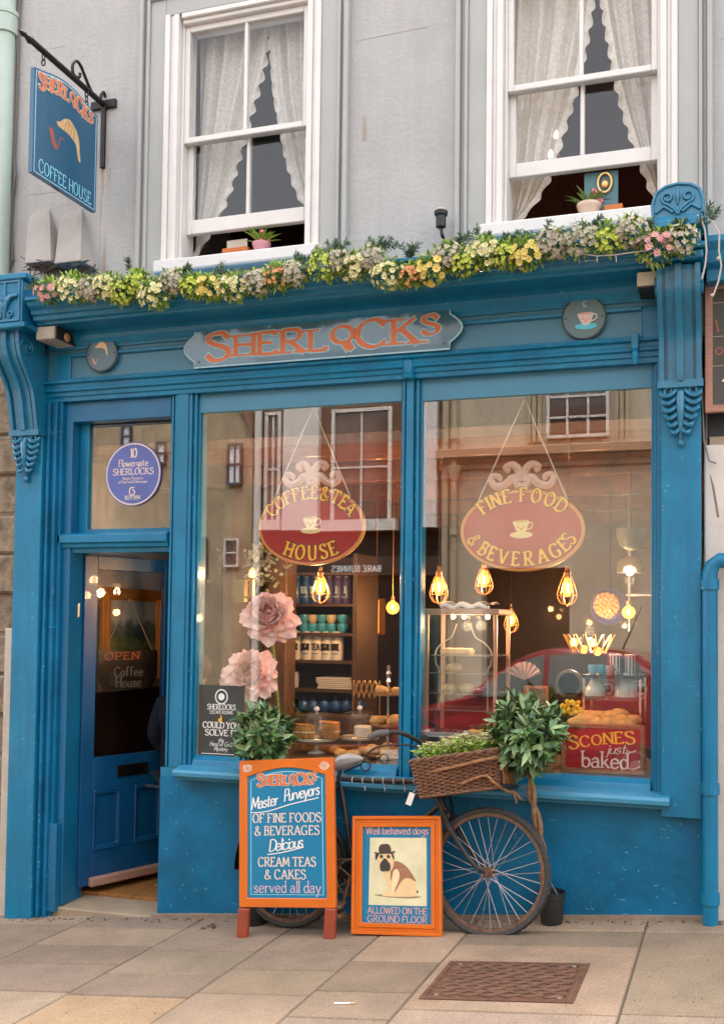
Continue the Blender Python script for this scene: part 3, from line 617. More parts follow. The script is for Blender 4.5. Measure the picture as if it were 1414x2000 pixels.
win_opp(root, 446,866,476,948,2,2, OSKYGL, BLK, .022, fw=.03); win_opp(root, 440,1052,470,1108,1,2, OGL, OW, .022, fw=.03); win_opp(root, 230,826,250,872,1,2, OSKYGL, BLK, .022, fw=.028); win_opp(root, 297,860,318,905,1,2, OSKYGL, BLK, .022, fw=.028); win_opp(root, 395,1050,408,1120,1,1, OGL, mat('far_brown_frame', (.2,.1,.06), .6), .05)

# ------------------------------------------------------------------ the parked car
CARD = 6.3
def carP(px, py): p = at(px, py, CARD); return (p.x, p.z)
CARRED = mat('maroon_car_paint', (.22,.015,.02), .2, coat=.6, spec=.6)
CARGL = mat('car_glass', (.10,.12,.115), .03, spec=1.0, coat=1)
RUBBER = mat('tyre_rubber', (.022,.02,.019), .75, var=.3, vscale=60, bump=.2)
def car():
    c = carP(1060,1400); root = thing('parked_car', 'maroon hatchback car parked across the street, mirrored in the right pane', 'car', (c[0],-CARD-.75,-.32))
    prof = [carP(x,y) for x, y in ((770,1470),(762,1420),(775,1392),(840,1378),(905,1362),(940,1335),(985,1300),(1030,1276),(1080,1265),(1150,1266),(1210,1272),(1255,1284),(1290,1318),(1312,1350),(1322,1400),(1318,1470))]
    zb = min(p[1] for p in prof)
    def sect(yoff, inset):                                   # cross-section inset for tumblehome
        out = []; zmax = max(p[1] for p in prof)
        cx = sum(p[0] for p in prof)/len(prof)
        for x, z in prof:
            k = max(0, (z-1.0+.33)/(.35)) if z > .67 else 0
            out.append((x+(cx-x)*.05*inset, -CARD-yoff, z-.02*inset))
        return out
    mb = MB(); secs = []
    ys = [(0.10,1),(0,.4),(-.0,0)]
    W_ = 1.55; layers = []
    def layer(y, up_in):
        return [(x, -CARD-y-(max(0, z-.68)*.35*up_in), z) for x, z in prof]
    n = len(prof); L0 = layer(.06, 1); L0 = [(x+(c[0]-x)*.04, y-.04, z-.02 if z > .5 else z+.03) for x, y, z in L0]
    L1 = layer(.0, 1); L2 = [(x, -CARD-W_-(y+CARD), z) for x, y, z in L1]; L3 = [(x+(c[0]-x)*.04, y+.10, z-.02 if z > .5 else z+.03) for x, y, z in L2]
    Ls = [L1, L2]
    vs_ = L1+L2; fs = [(i, (i+1)%n, n+(i+1)%n, n+i) for i in range(n)]+[tuple(range(n)), tuple(range(2*n-1, n-1, -1))]
    mb.add(vs_, fs); body = mb.build('body', CARRED, root, bevel=.03, seg=2)
    def side_y(z): return -CARD-max(0, z-.68)*.35+.012
    for pts in (((915,1362),(945,1338),(988,1305),(1030,1286),(1058,1280),(1058,1358)), ((1068,1280),(1120,1277),(1180,1281),(1186,1350),(1068,1356)), ((1196,1282),(1235,1290),(1262,1318),(1258,1345),(1198,1349))):
        w_ = [carP(*q) for q in pts]; b = MB(); b.prism([(x, side_y(z), z) for x, z in w_], (0,-.02,0)); b.build('side_window', CARGL, root)
    for px in (838, 1240):
        x, _ = carP(px, 1440); b = MB(); r = .27; zc_ = zb-.02
        Mx = Matrix.Translation((x,-CARD+.01,zc_)) @ Matrix.Rotation(PI/2, 4, 'X')
        b.lathe([(r*.6,-.0),(r*.95,-.01),(r,.03),(r,.15),(r*.9,.18),(0,.18)], n=24, M=Mx); wh = b.build('wheel', RUBBER, root, smooth=True)
        b = MB(); b.lathe([(0,-.012),(r*.2,-.012),(r*.25,.01),(r*.55,.0),(r*.62,-.008),(r*.64,.03)], n=20, M=Mx); b.build('hubcap', mat('car_alloy', (.45,.45,.46), .3, .8), wh, smooth=True)
    b = MB(); p0, p1 = carP(1207,1266), carP(1246,1182); b.tube([(p0[0],-CARD-.45,p0[1]-.02),(p1[0],-CARD-.45,p1[1])], [.012,.005], 6); b.build('aerial', RUBBER, root)
    b = MB(); x, z = carP(935,1350); b.ball((x,-CARD+.07,z), .07, 10, 8, (1,.7,.8)); b.build('wing_mirror', CARRED, root, smooth=True)
    for pa in (1062, 1192):
        q0, q1 = carP(pa,1365), carP(pa,1455); MB().box(q0[0]-.004,q0[0]+.004,-CARD-.005,-CARD+.004,q1[1],q0[1]).build('door_gap', DARK, root)
car()
# ------------------------------------------------------------------ sign-writer's lettering: pen strokes drawn as ribbons
G = {}
for ln in '''A|l^ 5,0 36,100|l$ 36,100 67,0|l 16,34 56,34
B|l^$ 10,100 10,0|c 10,98 38,97 46,76 36,56 12,53|c 12,53 42,52 54,28 42,4 10,1
C|c 62,78 46,99 24,96 7,72 6,32 24,4 46,1 64,20
D|l^$ 10,100 10,0|c 10,98 40,96 64,72 64,28 40,4 10,1
E|l^$ 10,100 10,0|l 10,98 48,98|l 10,52 42,52|l 10,2 52,2|l 48,100 48,84|l 52,0 52,16
F|l^$ 10,100 10,0|l 10,98 50,98|l 10,52 40,52|l 50,100 50,82
G|c 62,80 46,99 24,96 7,72 6,32 24,4 46,1 62,12|l 62,42 62,4|l 46,42 72,42
H|l^$ 10,100 10,0|l^$ 60,100 60,0|l 10,52 60,52
I|l^$ 12,100 12,0
K|l^$ 10,100 10,0|l 56,100 12,46|l$ 26,60 62,0
L|l^$ 10,100 10,0|l 10,2 50,2|l 50,0 50,18
M|l^ 6,0 14,100|l 14,100 42,18|l 42,18 70,100|l$ 70,100 78,0
N|l^ 10,0 10,100|l 10,100 60,2|l$ 60,0 60,100
O|e 38,50 31,49
P|l^$ 10,100 10,0|c 10,98 44,97 53,72 40,48 12,46
R|l^$ 10,100 10,0|c 10,98 44,97 52,74 40,52 12,50|l$ 28,50 62,0
S|c 50,80 36,99 12,94 8,74 22,58 42,46 52,26 42,4 20,0 4,20
T|l$ 34,100 34,0|l 4,98 64,98|l 4,100 4,84|l 64,100 64,84
U|c 10,100 10,36 18,6 34,1 52,8 58,38 58,100|l 2,100 18,100|l 51,100 65,100
V|l^ 4,100 34,0|l 34,0 63,100
W|l^ 3,100 24,0|l 24,0 45,92|l 45,92 64,0|l$ 64,0 87,100
Y|l^ 4,100 33,48|l 62,100 33,48|l$ 33,48 33,0
&|c 70,36 52,4 24,0 8,20 16,44 38,62 46,84 34,98 20,88 24,66 44,36 72,2
1|l$ 22,100 22,0|l 22,98 8,84
0|e 30,50 24,49
2|c 8,76 18,97 40,97 48,78 40,52 22,28 6,2|l 6,2 52,2
8|e 26,75 17,23|e 26,26 21,25
9|e 27,70 19,28|c 46,72 46,30 32,4 12,1
4|l 38,100 38,0|l 38,100 4,34|l 4,34 56,34
a|c 10,44 22,57 38,52 42,34 42,10 48,0|c 42,34 20,33 6,20 14,2 30,2 42,14
b|l^ 10,100 10,0|c 10,40 26,56 46,46 48,26 40,4 24,0 10,10
c|c 44,44 30,57 10,48 6,26 14,4 30,0 46,12
d|l^$ 44,100 44,0|c 44,42 28,56 10,48 6,26 14,4 28,0 44,14
e|c 8,30 44,32 42,48 28,57 12,50 6,28 14,4 32,0 46,12
f|c 40,90 28,99 18,86 18,60 18,0|l 4,56 34,56
g|e 25,35 18,20|c 43,56 43,8 40,-22 22,-31 6,-22
h|l^$ 10,100 10,0|c 10,38 26,56 42,48 44,30 44,0
i|l^$ 10,56 10,0|d 10,78
j|c 16,56 16,0 14,-24 2,-32|d 16,78
k|l^$ 10,100 10,0|l 42,56 12,24|l$ 22,34 48,0
l|l^$ 10,100 10,0
m|l^$ 10,56 10,0|c 10,38 24,56 36,50 38,32 38,0|c 38,38 52,56 64,50 66,32 66,0
n|l^$ 10,56 10,0|c 10,38 26,56 42,48 44,30 44,0
o|e 27,28 21,28
p|l^$ 10,56 10,-34|c 10,40 26,56 46,46 48,26 40,4 24,0 10,10
r|l^$ 10,56 10,0|c 10,34 20,53 36,52
s|c 38,44 24,57 10,48 12,36 26,28 40,18 36,4 20,0 6,10
t|c 18,84 18,14 24,1 38,6|l 4,56 36,56
u|c 10,56 10,14 20,1 34,4 44,20|l$ 44,56 44,0
v|l^ 4,56 24,0|l 24,0 46,56
w|l 3,56 20,0|l 20,0 36,52|l 36,52 52,0|l 52,0 70,56
y|l^ 4,56 26,0|c 48,56 28,2 16,-28 2,-30
Q|e 36,56 26,36|l 46,26 62,-14|l 38,24 52,-16
'''.split('\n'):
    if not ln: continue
    ch, *st = ln.split('|'); L_ = []
    for s_ in st:
        k, *pp_ = s_.split(' '); L_.append((k, [tuple(float(q)/100 for q in p.split(',')) for p in pp_]))
    G[ch] = L_
def gl_width(ch):
    xs = []
    for k, P in G[ch]:
        xs += [P[0][0]+P[1][0]] if k[0] == 'e' else [p[0] for p in P]
    return max(xs)
class Frame:                      # a flat face: origin, right, up and out
    def __init__(s, O, X, U):
        s.O = Vector(O); s.W = Vector(X).length; s.x = Vector(X).normalized(); u = Vector(U); s.H = u.length
        s.u = (u-s.x*u.dot(s.x)).normalized(); s.n = s.x.cross(s.u).normalized()
    def P(s, a, b, d=0): return s.O+s.x*a+s.u*b+s.n*d
def fr_y(x0, z0, y, w_=1, h_=1): return Frame((x0,y,z0), (w_,0,0), (0,0,h_))
def ribbon(mb, fr, pts, th, tn, nib, d, extra=0):
    m_ = len(pts); vs_ = []
    for i, p in enumerate(pts):
        a, b_ = pts[max(0,i-1)], pts[min(m_-1,i+1)]
        if m_ > 2 and pts[0] == pts[-1]:
            a = pts[i-1] if i > 0 else pts[-2]; b_ = pts[i+1] if i < m_-1 else pts[1]
        dx, dy = b_[0]-a[0], b_[1]-a[1]; L_ = math.hypot(dx, dy) or 1e-9; dx /= L_; dy /= L_
        wd = tn+(th-tn)*abs(math.sin(math.atan2(dy, dx)-nib))+2*extra
        ex = (-extra if i == 0 else extra if i == m_-1 else 0) if pts[0] != pts[-1] else 0
        cx, cy_ = p[0]+dx*ex, p[1]+dy*ex
        vs_ += [fr.P(cx-dy*wd/2, cy_+dx*wd/2, d), fr.P(cx+dy*wd/2, cy_-dx*wd/2, d)]
    mb.add(vs_, [(2*i, 2*i+1, 2*i+3, 2*i+2) for i in range(m_-1)])
def glyph(mb, fr, ch, h, mp, th, tn, d, nib=.3, serif=1.0, extra=0):
    k_ = 0
    for k, P in G[ch]:
        dd = d+.00012*k_; k_ += 1
        if k[0] == 'e':
            (cx, cy_), (rx, ry) = P; pts = [(cx+rx*math.cos(t), cy_+ry*math.sin(t)) for t in [2*PI*i/28 for i in range(29)]]; pts[-1] = pts[0]
        elif k[0] == 'c': pts = crom(P)
        elif k[0] == 'd':
            x, y = P[0]; pts = [(x, y-.06), (x, y+.06)]
        else: pts = [P[0], ((P[0][0]+P[1][0])/2, (P[0][1]+P[1][1])/2), P[1]]
        q = [mp(p[0]*h, p[1]*h) for p in pts]
        if pts[0] == pts[-1]: q[-1] = q[0]
        ribbon(mb, fr, q, th*h*(1.15 if k[0] == 'd' else 1), tn*h, nib if k[0] != 'd' else 0, dd, extra)
        if serif:
            for fl, e in (('^', 0), ('$', -1)):
                if fl in k:
                    x, y = P[e]; s_ = th*.95*serif; yy = y+(-tn*.4 if y > .3 else tn*.4)
                    ribbon(mb, fr, [mp((x-s_)*h, yy*h), mp((x+s_)*h, yy*h)], tn*h, tn*h*.9, nib, dd+.00006, extra)
def text(mb, fr, s_, x, y, h, th=.17, tn=.07, d=.001, align=0, track=.1, shear=0, rot=0, serif=1.0, extra=0, fit=None, nib=.3, sizes=None):
    # one line of lettering; align 0 left, .5 centre; rot in radians about (x, y)
    adv = []; tot = 0
    for i, ch in enumerate(s_):
        sz = (sizes or {}).get(i, (1, 0))[0]
        wd = .3 if ch == ' ' else (gl_width(ch)+track)*sz; adv.append(tot); tot += wd
    tot -= track; k = 1
    if fit: k = fit/(tot*h)
    ca, sa = math.cos(rot), math.sin(rot)
    for i, ch in enumerate(s_):
        if ch == ' ': continue
        sz, dy = (sizes or {}).get(i, (1, 0))
        def mp(a, b_, i=i, dy=dy):
            X = ((adv[i]-tot*align)*h+a)*k+shear*(b_+dy*h); Y = b_+dy*h
            return (x+X*ca-Y*sa, y+X*sa+Y*ca)
        glyph(mb, fr, ch, h*sz, mp, th/sz**.5, tn, d, nib, serif, extra)
def text_arc(mb, fr, s_, cx, cy_, rx, ry, a0, a1, h, th=.17, tn=.07, d=.001, out=True, extra=0):
    wd = [(.3 if c == ' ' else gl_width(c)+.12) for c in s_]; tot = sum(wd)-.12; acc = 0
    for i, ch in enumerate(s_):
        mid = acc+(wd[i]-.12)/2; t = a0+(a1-a0)*(mid/tot); acc += wd[i]
        if ch == ' ': continue
        px, py = cx+rx*math.cos(t), cy_+ry*math.sin(t)
        tx, ty = -rx*math.sin(t), ry*math.cos(t); L_ = math.hypot(tx, ty); tx /= L_; ty /= L_
        if out: tx, ty = -tx, -ty
        hw = gl_width(ch)/2*h
        def mp(a, b_): return (px+(a-hw)*tx-(b_)*ty, py+(a-hw)*ty+(b_)*tx)
        glyph(mb, fr, ch, h, mp, th, tn, d, .3, 1, extra)
def poly(mb, fr, pts, d, smooth=True, n=5):
    P = crom(pts, n, True) if smooth else pts
    mb.add([fr.P(p[0], p[1], d) for p in P], [tuple(range(len(P)))]); return mb
def slab(mb, fr, pts, d0, d1):
    return mb.prism([fr.P(p[0], p[1], d0) for p in pts], fr.n*(d1-d0))
def band(mb, fr, pts, wd, d):     # closed painted line
    q = list(pts)+[pts[0]]; ribbon(mb, fr, q, wd, wd, 0, d); return mb
def ell(cx, cy_, rx, ry, n=40): return [(cx+rx*math.cos(2*PI*i/n), cy_+ry*math.sin(2*PI*i/n)) for i in range(n)]
P_ORANGE = mat('orange_lettering', (.66,.17,.055), .5, var=.1); P_PALE = mat('pale_blue_lettering', (.35,.56,.66), .5)
P_CREAM = mat('cream_lettering', (.78,.62,.52), .5); P_WHITE = mat('white_lettering', (.8,.78,.74), .5); P_SKY = mat('sky_blue_line', (.25,.62,.75), .5)
P_GOLD = mat('gold_lettering', (.92,.45,.03), .4); P_BLACK = mat('black_paint', (.02,.015,.012), .5); P_TAN = mat('tan_paint', (.62,.40,.19), .6, var=.15, vscale=60)
P_RUST = mat('rust_paint', (.33,.085,.045), .6); P_SALMON = mat('salmon_lettering', (.72,.36,.30), .5); P_YEL = mat('custard_paint', (.80,.62,.27), .5)
LOGO = {0:(1.12,-.06),1:(.86,.04),2:(.92,.02),3:(.95,0),4:(.86,0),5:(.9,.08),6:(1.05,0),7:(1,.0),8:(.72,.32)}
def logo(parent, fr, x, y, h, fit, d, fill, line, ol, rot=0, align=.5, tail=True):
    s_ = 'SHERLQCKS'
    if line:
        b = MB(); text(b, fr, s_, x, y, h, .24, .09, d, align, .07, extra=ol, fit=fit, sizes=LOGO, rot=rot); 
        b.build('letter_outline', line, parent, fix=False)
    b = MB(); text(b, fr, s_, x, y, h, .24, .09, d+.0016, align, .07, fit=fit, sizes=LOGO, rot=rot); b.build('lettering', fill, parent, fix=False)
def smoke_pipe(mb, fr, cx, cy_, k, d):      # a bent tobacco pipe: bowl and stem
    poly(mb, fr, [(cx-.5*k,cy_+.5*k),(cx-.1*k,cy_+.42*k),(cx+.05*k,cy_-.1*k),(cx+.32*k,cy_-.38*k),(cx+.25*k,cy_-.62*k),(cx-.05*k,cy_-.6*k),(cx-.36*k,cy_-.1*k)], d)
    ribbon(mb, fr, crom([(cx+.3*k,cy_-.5*k),(cx+.46*k,cy_-.1*k),(cx+.6*k,cy_+.28*k),(cx+.95*k,cy_+.36*k)]), .08*k, .08*k, 0, d+.0003)
def tweed_cap(mb, fr, cx, cy_, k, d):       # a peaked tweed cap with a long ear flap
    poly(mb, fr, [(cx-.95*k,cy_+.18*k),(cx-.72*k,cy_+.3*k),(cx-.45*k,cy_+.55*k),(cx-.05*k,cy_+.68*k),(cx+.35*k,cy_+.45*k),(cx+.58*k,cy_+.05*k),(cx+.66*k,cy_-.5*k),(cx+.72*k,cy_-.9*k),(cx+.55*k,cy_-.82*k),(cx+.4*k,cy_-.3*k),(cx+.2*k,cy_-.12*k),(cx-.2*k,cy_+.0*k),(cx-.6*k,cy_+.02*k),(cx-.85*k,cy_+.04*k)], d)
def tweed_lines(mb, fr, cx, cy_, k, d):
    for a in (-.3, -.1, .12, .32): ribbon(mb, fr, crom([(cx+a*k-.12*k,cy_+.05*k-.3*k*max(0,a)),(cx+a*k-.05*k,cy_+.35*k-.2*k*max(0,a)),(cx+a*.6*k,cy_+.58*k)]), .03*k, .03*k, 0, d)
def teacup(par, fr, cx, cy_, k, d, cup, shade, saucer, name='teacup_emblem'):
    b = MB(); poly(b, fr, ell(cx, cy_-.62*k, 1.05*k, .3*k, 24), d, False); poly(b, fr, ell(cx, cy_-.54*k, .8*k, .2*k, 24), d+.0004, False); b.build('saucer', saucer, par, fix=False)
    b = MB(); poly(b, fr, [(cx-.72*k,cy_+.62*k),(cx+.62*k,cy_+.66*k),(cx+.56*k,cy_+.1*k),(cx+.3*k,cy_-.42*k),(cx,cy_-.52*k),(cx-.3*k,cy_-.44*k),(cx-.6*k,cy_+.05*k)], d+.0008)
    ribbon(b, fr, crom([(cx+.55*k,cy_+.45*k),(cx+.95*k,cy_+.45*k),(cx+.95*k,cy_+.05*k),(cx+.42*k,cy_-.2*k)]), .11*k, .11*k, 0, d+.0006); b.build(name, cup, par, fix=False)
    b = MB(); poly(b, fr, ell(cx-.05*k, cy_+.6*k, .62*k, .1*k, 20), d+.0012, False)
    for q in ((-.3,.1,.12),(0,-.08,.15),(.25,.12,.1)): poly(b, fr, ell(cx+q[0]*k, cy_+q[1]*k, q[2]*k, q[2]*k, 10), d+.0012, False)
    b.build('cup_pattern', shade, par, fix=False)
# --- name board on the fascia
BOARD = mat('sign_slate_blue', (.045,.13,.19), .16, spec=.7, coat=.5)
y_ = -.095; A, B, C_, D_ = at(381,643,y_), at(878,600,y_), at(879,682,y_), at(380,718,y_)
x0, x1 = (A.x+D_.x)/2, (B.x+C_.x)/2; z0, z1 = (C_.z+D_.z)/2, (A.z+B.z)/2
fr = fr_y(x0, z0, y_); Wd, Hg = x1-x0, z1-z0
t = thing('shop_name_board', 'long slate blue name board with orange outlined lettering on the fascia', 'sign', (x0,y_,z0))
out = [(0,0),(Wd,0),(Wd,Hg*.16)]+[(Wd+.065*math.sin(PI*k/10), Hg*(.16+.68*k/10)) for k in range(1,10)]+[(Wd,Hg*.84),(Wd,Hg),(0,Hg),(0,Hg*.84)]+[(-.065*math.sin(PI*k/10), Hg*(.84-.68*k/10)) for k in range(1,10)]+[(0,Hg*.16)]
b = MB(); slab(b, fr, out, -.034, 0); b.build('board', BOARD, t)
b = MB(); band(b, fr, out, .009, .001); b.build('border_line', P_PALE, t, fix=False)
b = MB()
for p in ((.03,.03),(Wd-.03,.03)): poly(b, fr, ell(*p, .006, .006, 8), .002, False)
b.build('screw', P_BLACK, t, fix=False)
logo(t, fr, Wd*.5, .042, Hg*.62, Wd*.91, .0012, P_ORANGE, P_PALE, .006)
# --- two round plaques on the fascia
def roundel(px, py, r, nm, lab, col):
    y_ = -.088; c = at(px, py, y_); t = thing(nm, lab, 'plaque', (c.x,y_,c.z)); fr = fr_y(c.x, c.z, y_)
    b = MB(); slab(b, fr, ell(0,0,r,r), -.028, 0); b.build('disc', col, t, bevel=.003)
    b = MB(); band(b, fr, ell(0,0,r*.96,r*.96), .006, .0008); b.build('rim_line', P_BLACK, t, fix=False)
    b = MB()
    for s_ in (-1,1): poly(b, fr, ell(s_*r*.82, .0, .005, .005, 8), .0015, False)
    b.build('screw', P_BLACK, t, fix=False); return t, fr
t, fr = roundel(199, 691, .104, 'round_plaque', 'small round blue plaque painted with a tan cap, left end of fascia', mat('plaque_blue', (.07,.15,.20), .3, coat=.3))
b = MB(); tweed_cap(b, fr, .005, .035, .052, .001); b.build('cap_emblem', mat('dull_gold_paint', (.8,.55,.34), .5), t, fix=False)
b = MB(); smoke_pipe(b, fr, -.045, -.04, .03, .001); b.build('pipe_emblem', P_SALMON, t, fix=False)
t, fr = roundel(1140, 620, .11, 'round_plaque', 'round grey green plaque painted with a turquoise teacup, right end of fascia', mat('plaque_green', (.10,.17,.18), .35))
teacup(t, fr, .01, -.012, .052, .001, mat('pale_pink_paint', (.72,.58,.55), .5), P_SALMON, mat('turquoise_paint', (.10,.55,.68), .5))
b = MB(); ribbon(b, fr, crom([(.008,.082),(-.006,.07),(-.002,.055),(.008,.052),(.008,.062),(-.004,.058)]), .004, .003, 0, .001); b.build('steam', P_PALE, t, fix=False)
# --- hanging sign and its iron bracket (they stand out square from the wall)
XS = at(206,205,0).x
def atx(px, py, X=None): d = ray(px, py); return CAM+d*(((XS if X is None else X)-CAM.x)/d.x)
IRON = mat('black_wrought_iron', (.022,.016,.015), .45, .5, bump=.3, bscale=80)
t = thing('sign_bracket', 'black wrought iron wall bracket with scroll holding the hanging sign', 'bracket', (XS,0,at(206,205,0).z))
pw, tip = atx(206,207), atx(38,58); pw.y = -.0
b = MB(); b.tube([pw, lerp(pw, tip, .9)], .017, 8); b.tube([lerp(pw, tip, .88), lerp(pw, tip, .93), lerp(pw, tip, .96), tip], [.024,.012,.016,.005], 8); b.build('arm', IRON, t)
pl = at(203,203,-.012); b = MB(); b.box(pl.x-.085,pl.x+.085,-.02,0,pl.z-.03,pl.z+.02)
b.box(pl.x-.012,pl.x+.016,-.022,-.002,at(206,330,0).z,pl.z); b.build('wall_plate', IRON, t, bevel=.003)
b = MB(); sp = [atx(*q) for q in ((206,190),(203,180),(198,186),(196,197),(186,190),(176,172),(165,145),(158,128),(150,119),(143,126),(143,142),(150,151),(156,150),(157,143))]
b.tube([Vector(q) for q in crom([tuple(q) for q in sp], 4)], .009, 6); b.build('scroll', IRON, t, smooth=True)
tl, tr, br, bl = atx(64,124), atx(188,235), atx(184,418), atx(61,334)
ya, yb = (tl.y+bl.y)/2, (tr.y+br.y)/2; zb_ = (bl.z+br.z)/2; zt_ = (tl.z+tr.z)/2
fr = Frame((XS+.012, ya, zb_), (0, yb-ya, 0), (0, 0, zt_-zb_)); Wd, Hg = yb-ya, zt_-zb_
t = thing('hanging_sign', 'blue hanging pub style sign with arched top swinging from iron bracket', 'sign', (XS,(ya+yb)/2,zb_))
arch = [(0,0),(Wd,0),(Wd,Hg)]+[(Wd*(1-k/12), Hg+.055*math.sin(PI*k/12)**1.3) for k in range(1,12)]+[(0,Hg)]
b = MB(); slab(b, fr, arch, -.026, 0); b.build('board', mat('hanging_sign_blue', (.008,.085,.17), .22, coat=.4), t)
b = MB(); band(b, fr, [(.5*Wd+(p[0]-.5*Wd)*.95, .5*Hg+(p[1]-.5*Hg)*.965) for p in arch], .007, .0008); b.build('border_line', P_PALE, t, fix=False)
b = MB(); text(b, fr, 'COFFEE HOUSE', Wd*.5, Hg*.045, Hg*.125, .085, .07, .001, .5, .12, serif=0, fit=Wd*.82); b.build('lettering', P_SKY, t, fix=False)
for nm, mm, ex, dd in (('letter_outline', P_CREAM, .0035, .001), ('logo_lettering', P_ORANGE, 0, .0026)):
    b = MB(); s_ = 'SHERLQCKS'; acc = 0; tot = sum(gl_width(c)+.07 for c in s_)
    for i, ch in enumerate(s_):
        u = (acc+gl_width(ch)/2)/tot; yy = Hg*.835+.05*math.sin(PI*u)-.0; sc_, dy = LOGO[i]
        acc0 = acc/tot*Wd*.88+Wd*.06; acc += gl_width(ch)+.07
        k = Wd*.88/(tot*Hg*.135)
        glyph(b, fr, ch, Hg*.135*sc_, lambda a, q: (acc0+a*k/sc_**.5, yy+q+dy*Hg*.135), .2, .085, dd, extra=ex)
    b.build(nm, mm, t, fix=False)
b = MB(); tweed_cap(b, fr, Wd*.56, Hg*.60, Wd*.23, .001); b.build('cap_emblem', P_TAN, t, fix=False)
b = MB(); tweed_lines(b, fr, Wd*.56, Hg*.60, Wd*.23, .0018); b.build('cap_tweed_lines', mat('brown_paint', (.16,.08,.03), .6), t, fix=False)
b = MB(); smoke_pipe(b, fr, Wd*.31, Hg*.46, Wd*.16, .001); b.build('pipe_emblem', P_RUST, t, fix=False)
for q in ((86,108),(170,190)):
    p = atx(*q); b = MB()
    for k in range(3): 
        Mx = Matrix.Translation(p+V(0,0,.02-.03*k)) @ Matrix.Rotation(PI/2*(k % 2), 4, 'Z') @ Matrix.Rotation(PI/2, 4, 'X')
        b.tube([Mx @ V(.011*math.cos(a), .018*math.sin(a), 0) for a in [2*PI*j/10 for j in range(10)]], .004, 5, closed=True)
    b.build('chain_link', IRON, t)
# --- two oval boards hung inside the panes
OVAL = mat('oxblood_board', (.36,.018,.012), .3, coat=.3, var=.1, vscale=3); EDGE = mat('ochre_edge_paint', (.62,.26,.06), .45); CREST = mat('pink_plaster', (.62,.37,.26), .6, var=.15, vscale=20)
def oval(px, py, rx, ry, lab, top, bot, apex):
    y_ = .075; c = at(px, py, y_); e = at(px+rx, py, y_); f_ = at(px, py-ry, y_); RX, RY = e.x-c.x, f_.z-c.z
    t = thing('oval_hanging_sign', lab, 'sign', (c.x,y_,c.z), 'oval signs hung in the shop window'); fr = fr_y(c.x, c.z, y_)
    b = MB(); slab(b, fr, ell(0,0,RX,RY,56), -.02, 0); b.build('board', EDGE, t, bevel=.003)
    b = MB(); poly(b, fr, ell(0,0,RX*.945,RY*.925,56), .0008, False); b.build('painted_face', OVAL, t, fix=False)
    for (a, nm, mm, ex, dd) in ((0,'letter_shadow',P_BLACK,.004,.0012),(1,'lettering',P_GOLD,0,.003)):
        b = MB()
        for (s_, a0, a1, up, h) in top+bot:
            rr = .74 if up else .90
            text_arc(b, fr, s_, 0, 0, RX*rr, RY*(rr-.04), math.radians(a0), math.radians(a1), h*RY, .2, .085, dd, up, ex)
        b.build(nm, mm, t, fix=False)
    teacup(t, fr, 0, RY*.06, RY*.27, .0012, P_YEL, mat('ochre_paint', (.62,.33,.05), .5), P_YEL)
    b = MB()
    for s_ in (-1, 1):
        pts = crom([(s_*RX*.04,RY*1.06),(s_*RX*.14,RY*1.3),(s_*RX*.27,RY*1.14),(s_*RX*.42,RY*1.1),(s_*RX*.5,RY*1.24),(s_*RX*.46,RY*1.36),(s_*RX*.36,RY*1.32),(s_*RX*.38,RY*1.24)], 4)
        b.tube([fr.P(p[0],p[1],-.01) for p in pts], [.024*(1-.45*i/len(pts)) for i in range(len(pts))], 8)
        pts = crom([(s_*RX*.05,RY*1.2),(s_*RX*.05,RY*1.45),(s_*RX*.15,RY*1.62),(s_*RX*.27,RY*1.55),(s_*RX*.2,RY*1.46)], 4)
        b.tube([fr.P(p[0],p[1],-.008) for p in pts], [.026*(1-.5*i/len(pts)) for i in range(len(pts))], 8)
    b.build('scroll_crest', CREST, t, smooth=True)
    ap = at(*apex, y_+.01); b = MB()
    for s_ in (-1,1): b.tube([ap, fr.P(s_*RX*.72,RY*.72,-.008)], .0035, 5)
    b.build('cord', mat('pale_cord', (.6,.5,.38), .7), t)
oval(607,1028,106,76,'dark red oval board lettered Coffee & Tea House, left pane', [('COFFEE&TEA',158,22,True,.34)], [('HOUSE',234,306,False,.36)], (612,795))
oval(1018,1036,124,80,'dark red oval board lettered Fine Food & Beverages, right pane', [('FINE FOOD',146,34,True,.34)], [('&',192,206,False,.3),('BEVERAGES',216,344,False,.34)], (1024,780))
# --- blue plaque stuck in the fanlight
y_ = .045; c = at(257,925,y_); rx = at(312,925,y_).x-c.x; rz = at(257,865,y_).z-c.z
y_ = .062
t = thing('blue_plaque', 'round violet blue address plaque on the fanlight glass above the door', 'plaque', (c.x,y_,c.z)); fr = fr_y(c.x, c.z, y_)
b = MB(); slab(b, fr, ell(0,0,rx,rx), -.006, 0); b.build('disc', mat('plaque_violet', (.10,.14,.42), .35, var=.15, vscale=5), t)
b = MB(); band(b, fr, ell(0,0,rx*.95,rx*.95), .008, .0008); text(b, fr, '10', 0, rx*.52, rx*.28, .18, .08, .001, .5); text(b, fr, 'Flowergate', 0, rx*.24, rx*.22, .14, .07, .001, .5, fit=rx*1.05)
text(b, fr, 'SHERLOCKS', 0, -.02*rx, rx*.2, .17, .08, .001, .5, fit=rx*1.45)
for k, s_ in ((-.17, 'Master Purveyors'), (-.28, 'of Fine Food & Beverages')): text(b, fr, s_, 0, k*rx, rx*.085, .15, .09, .001, .5)
text(b, fr, '1829 1994', 0, -.8*rx, rx*.13, .15, .08, .001, .5)
ribbon(b, fr, crom([(rx*.07,-rx*.42),(-rx*.08,-rx*.44),(-rx*.1,-rx*.6),(0,-rx*.66),(rx*.08,-rx*.56),(0,-rx*.48)]), .008, .006, 0, .001)
b.build('lettering', P_CREAM, t, fix=False)
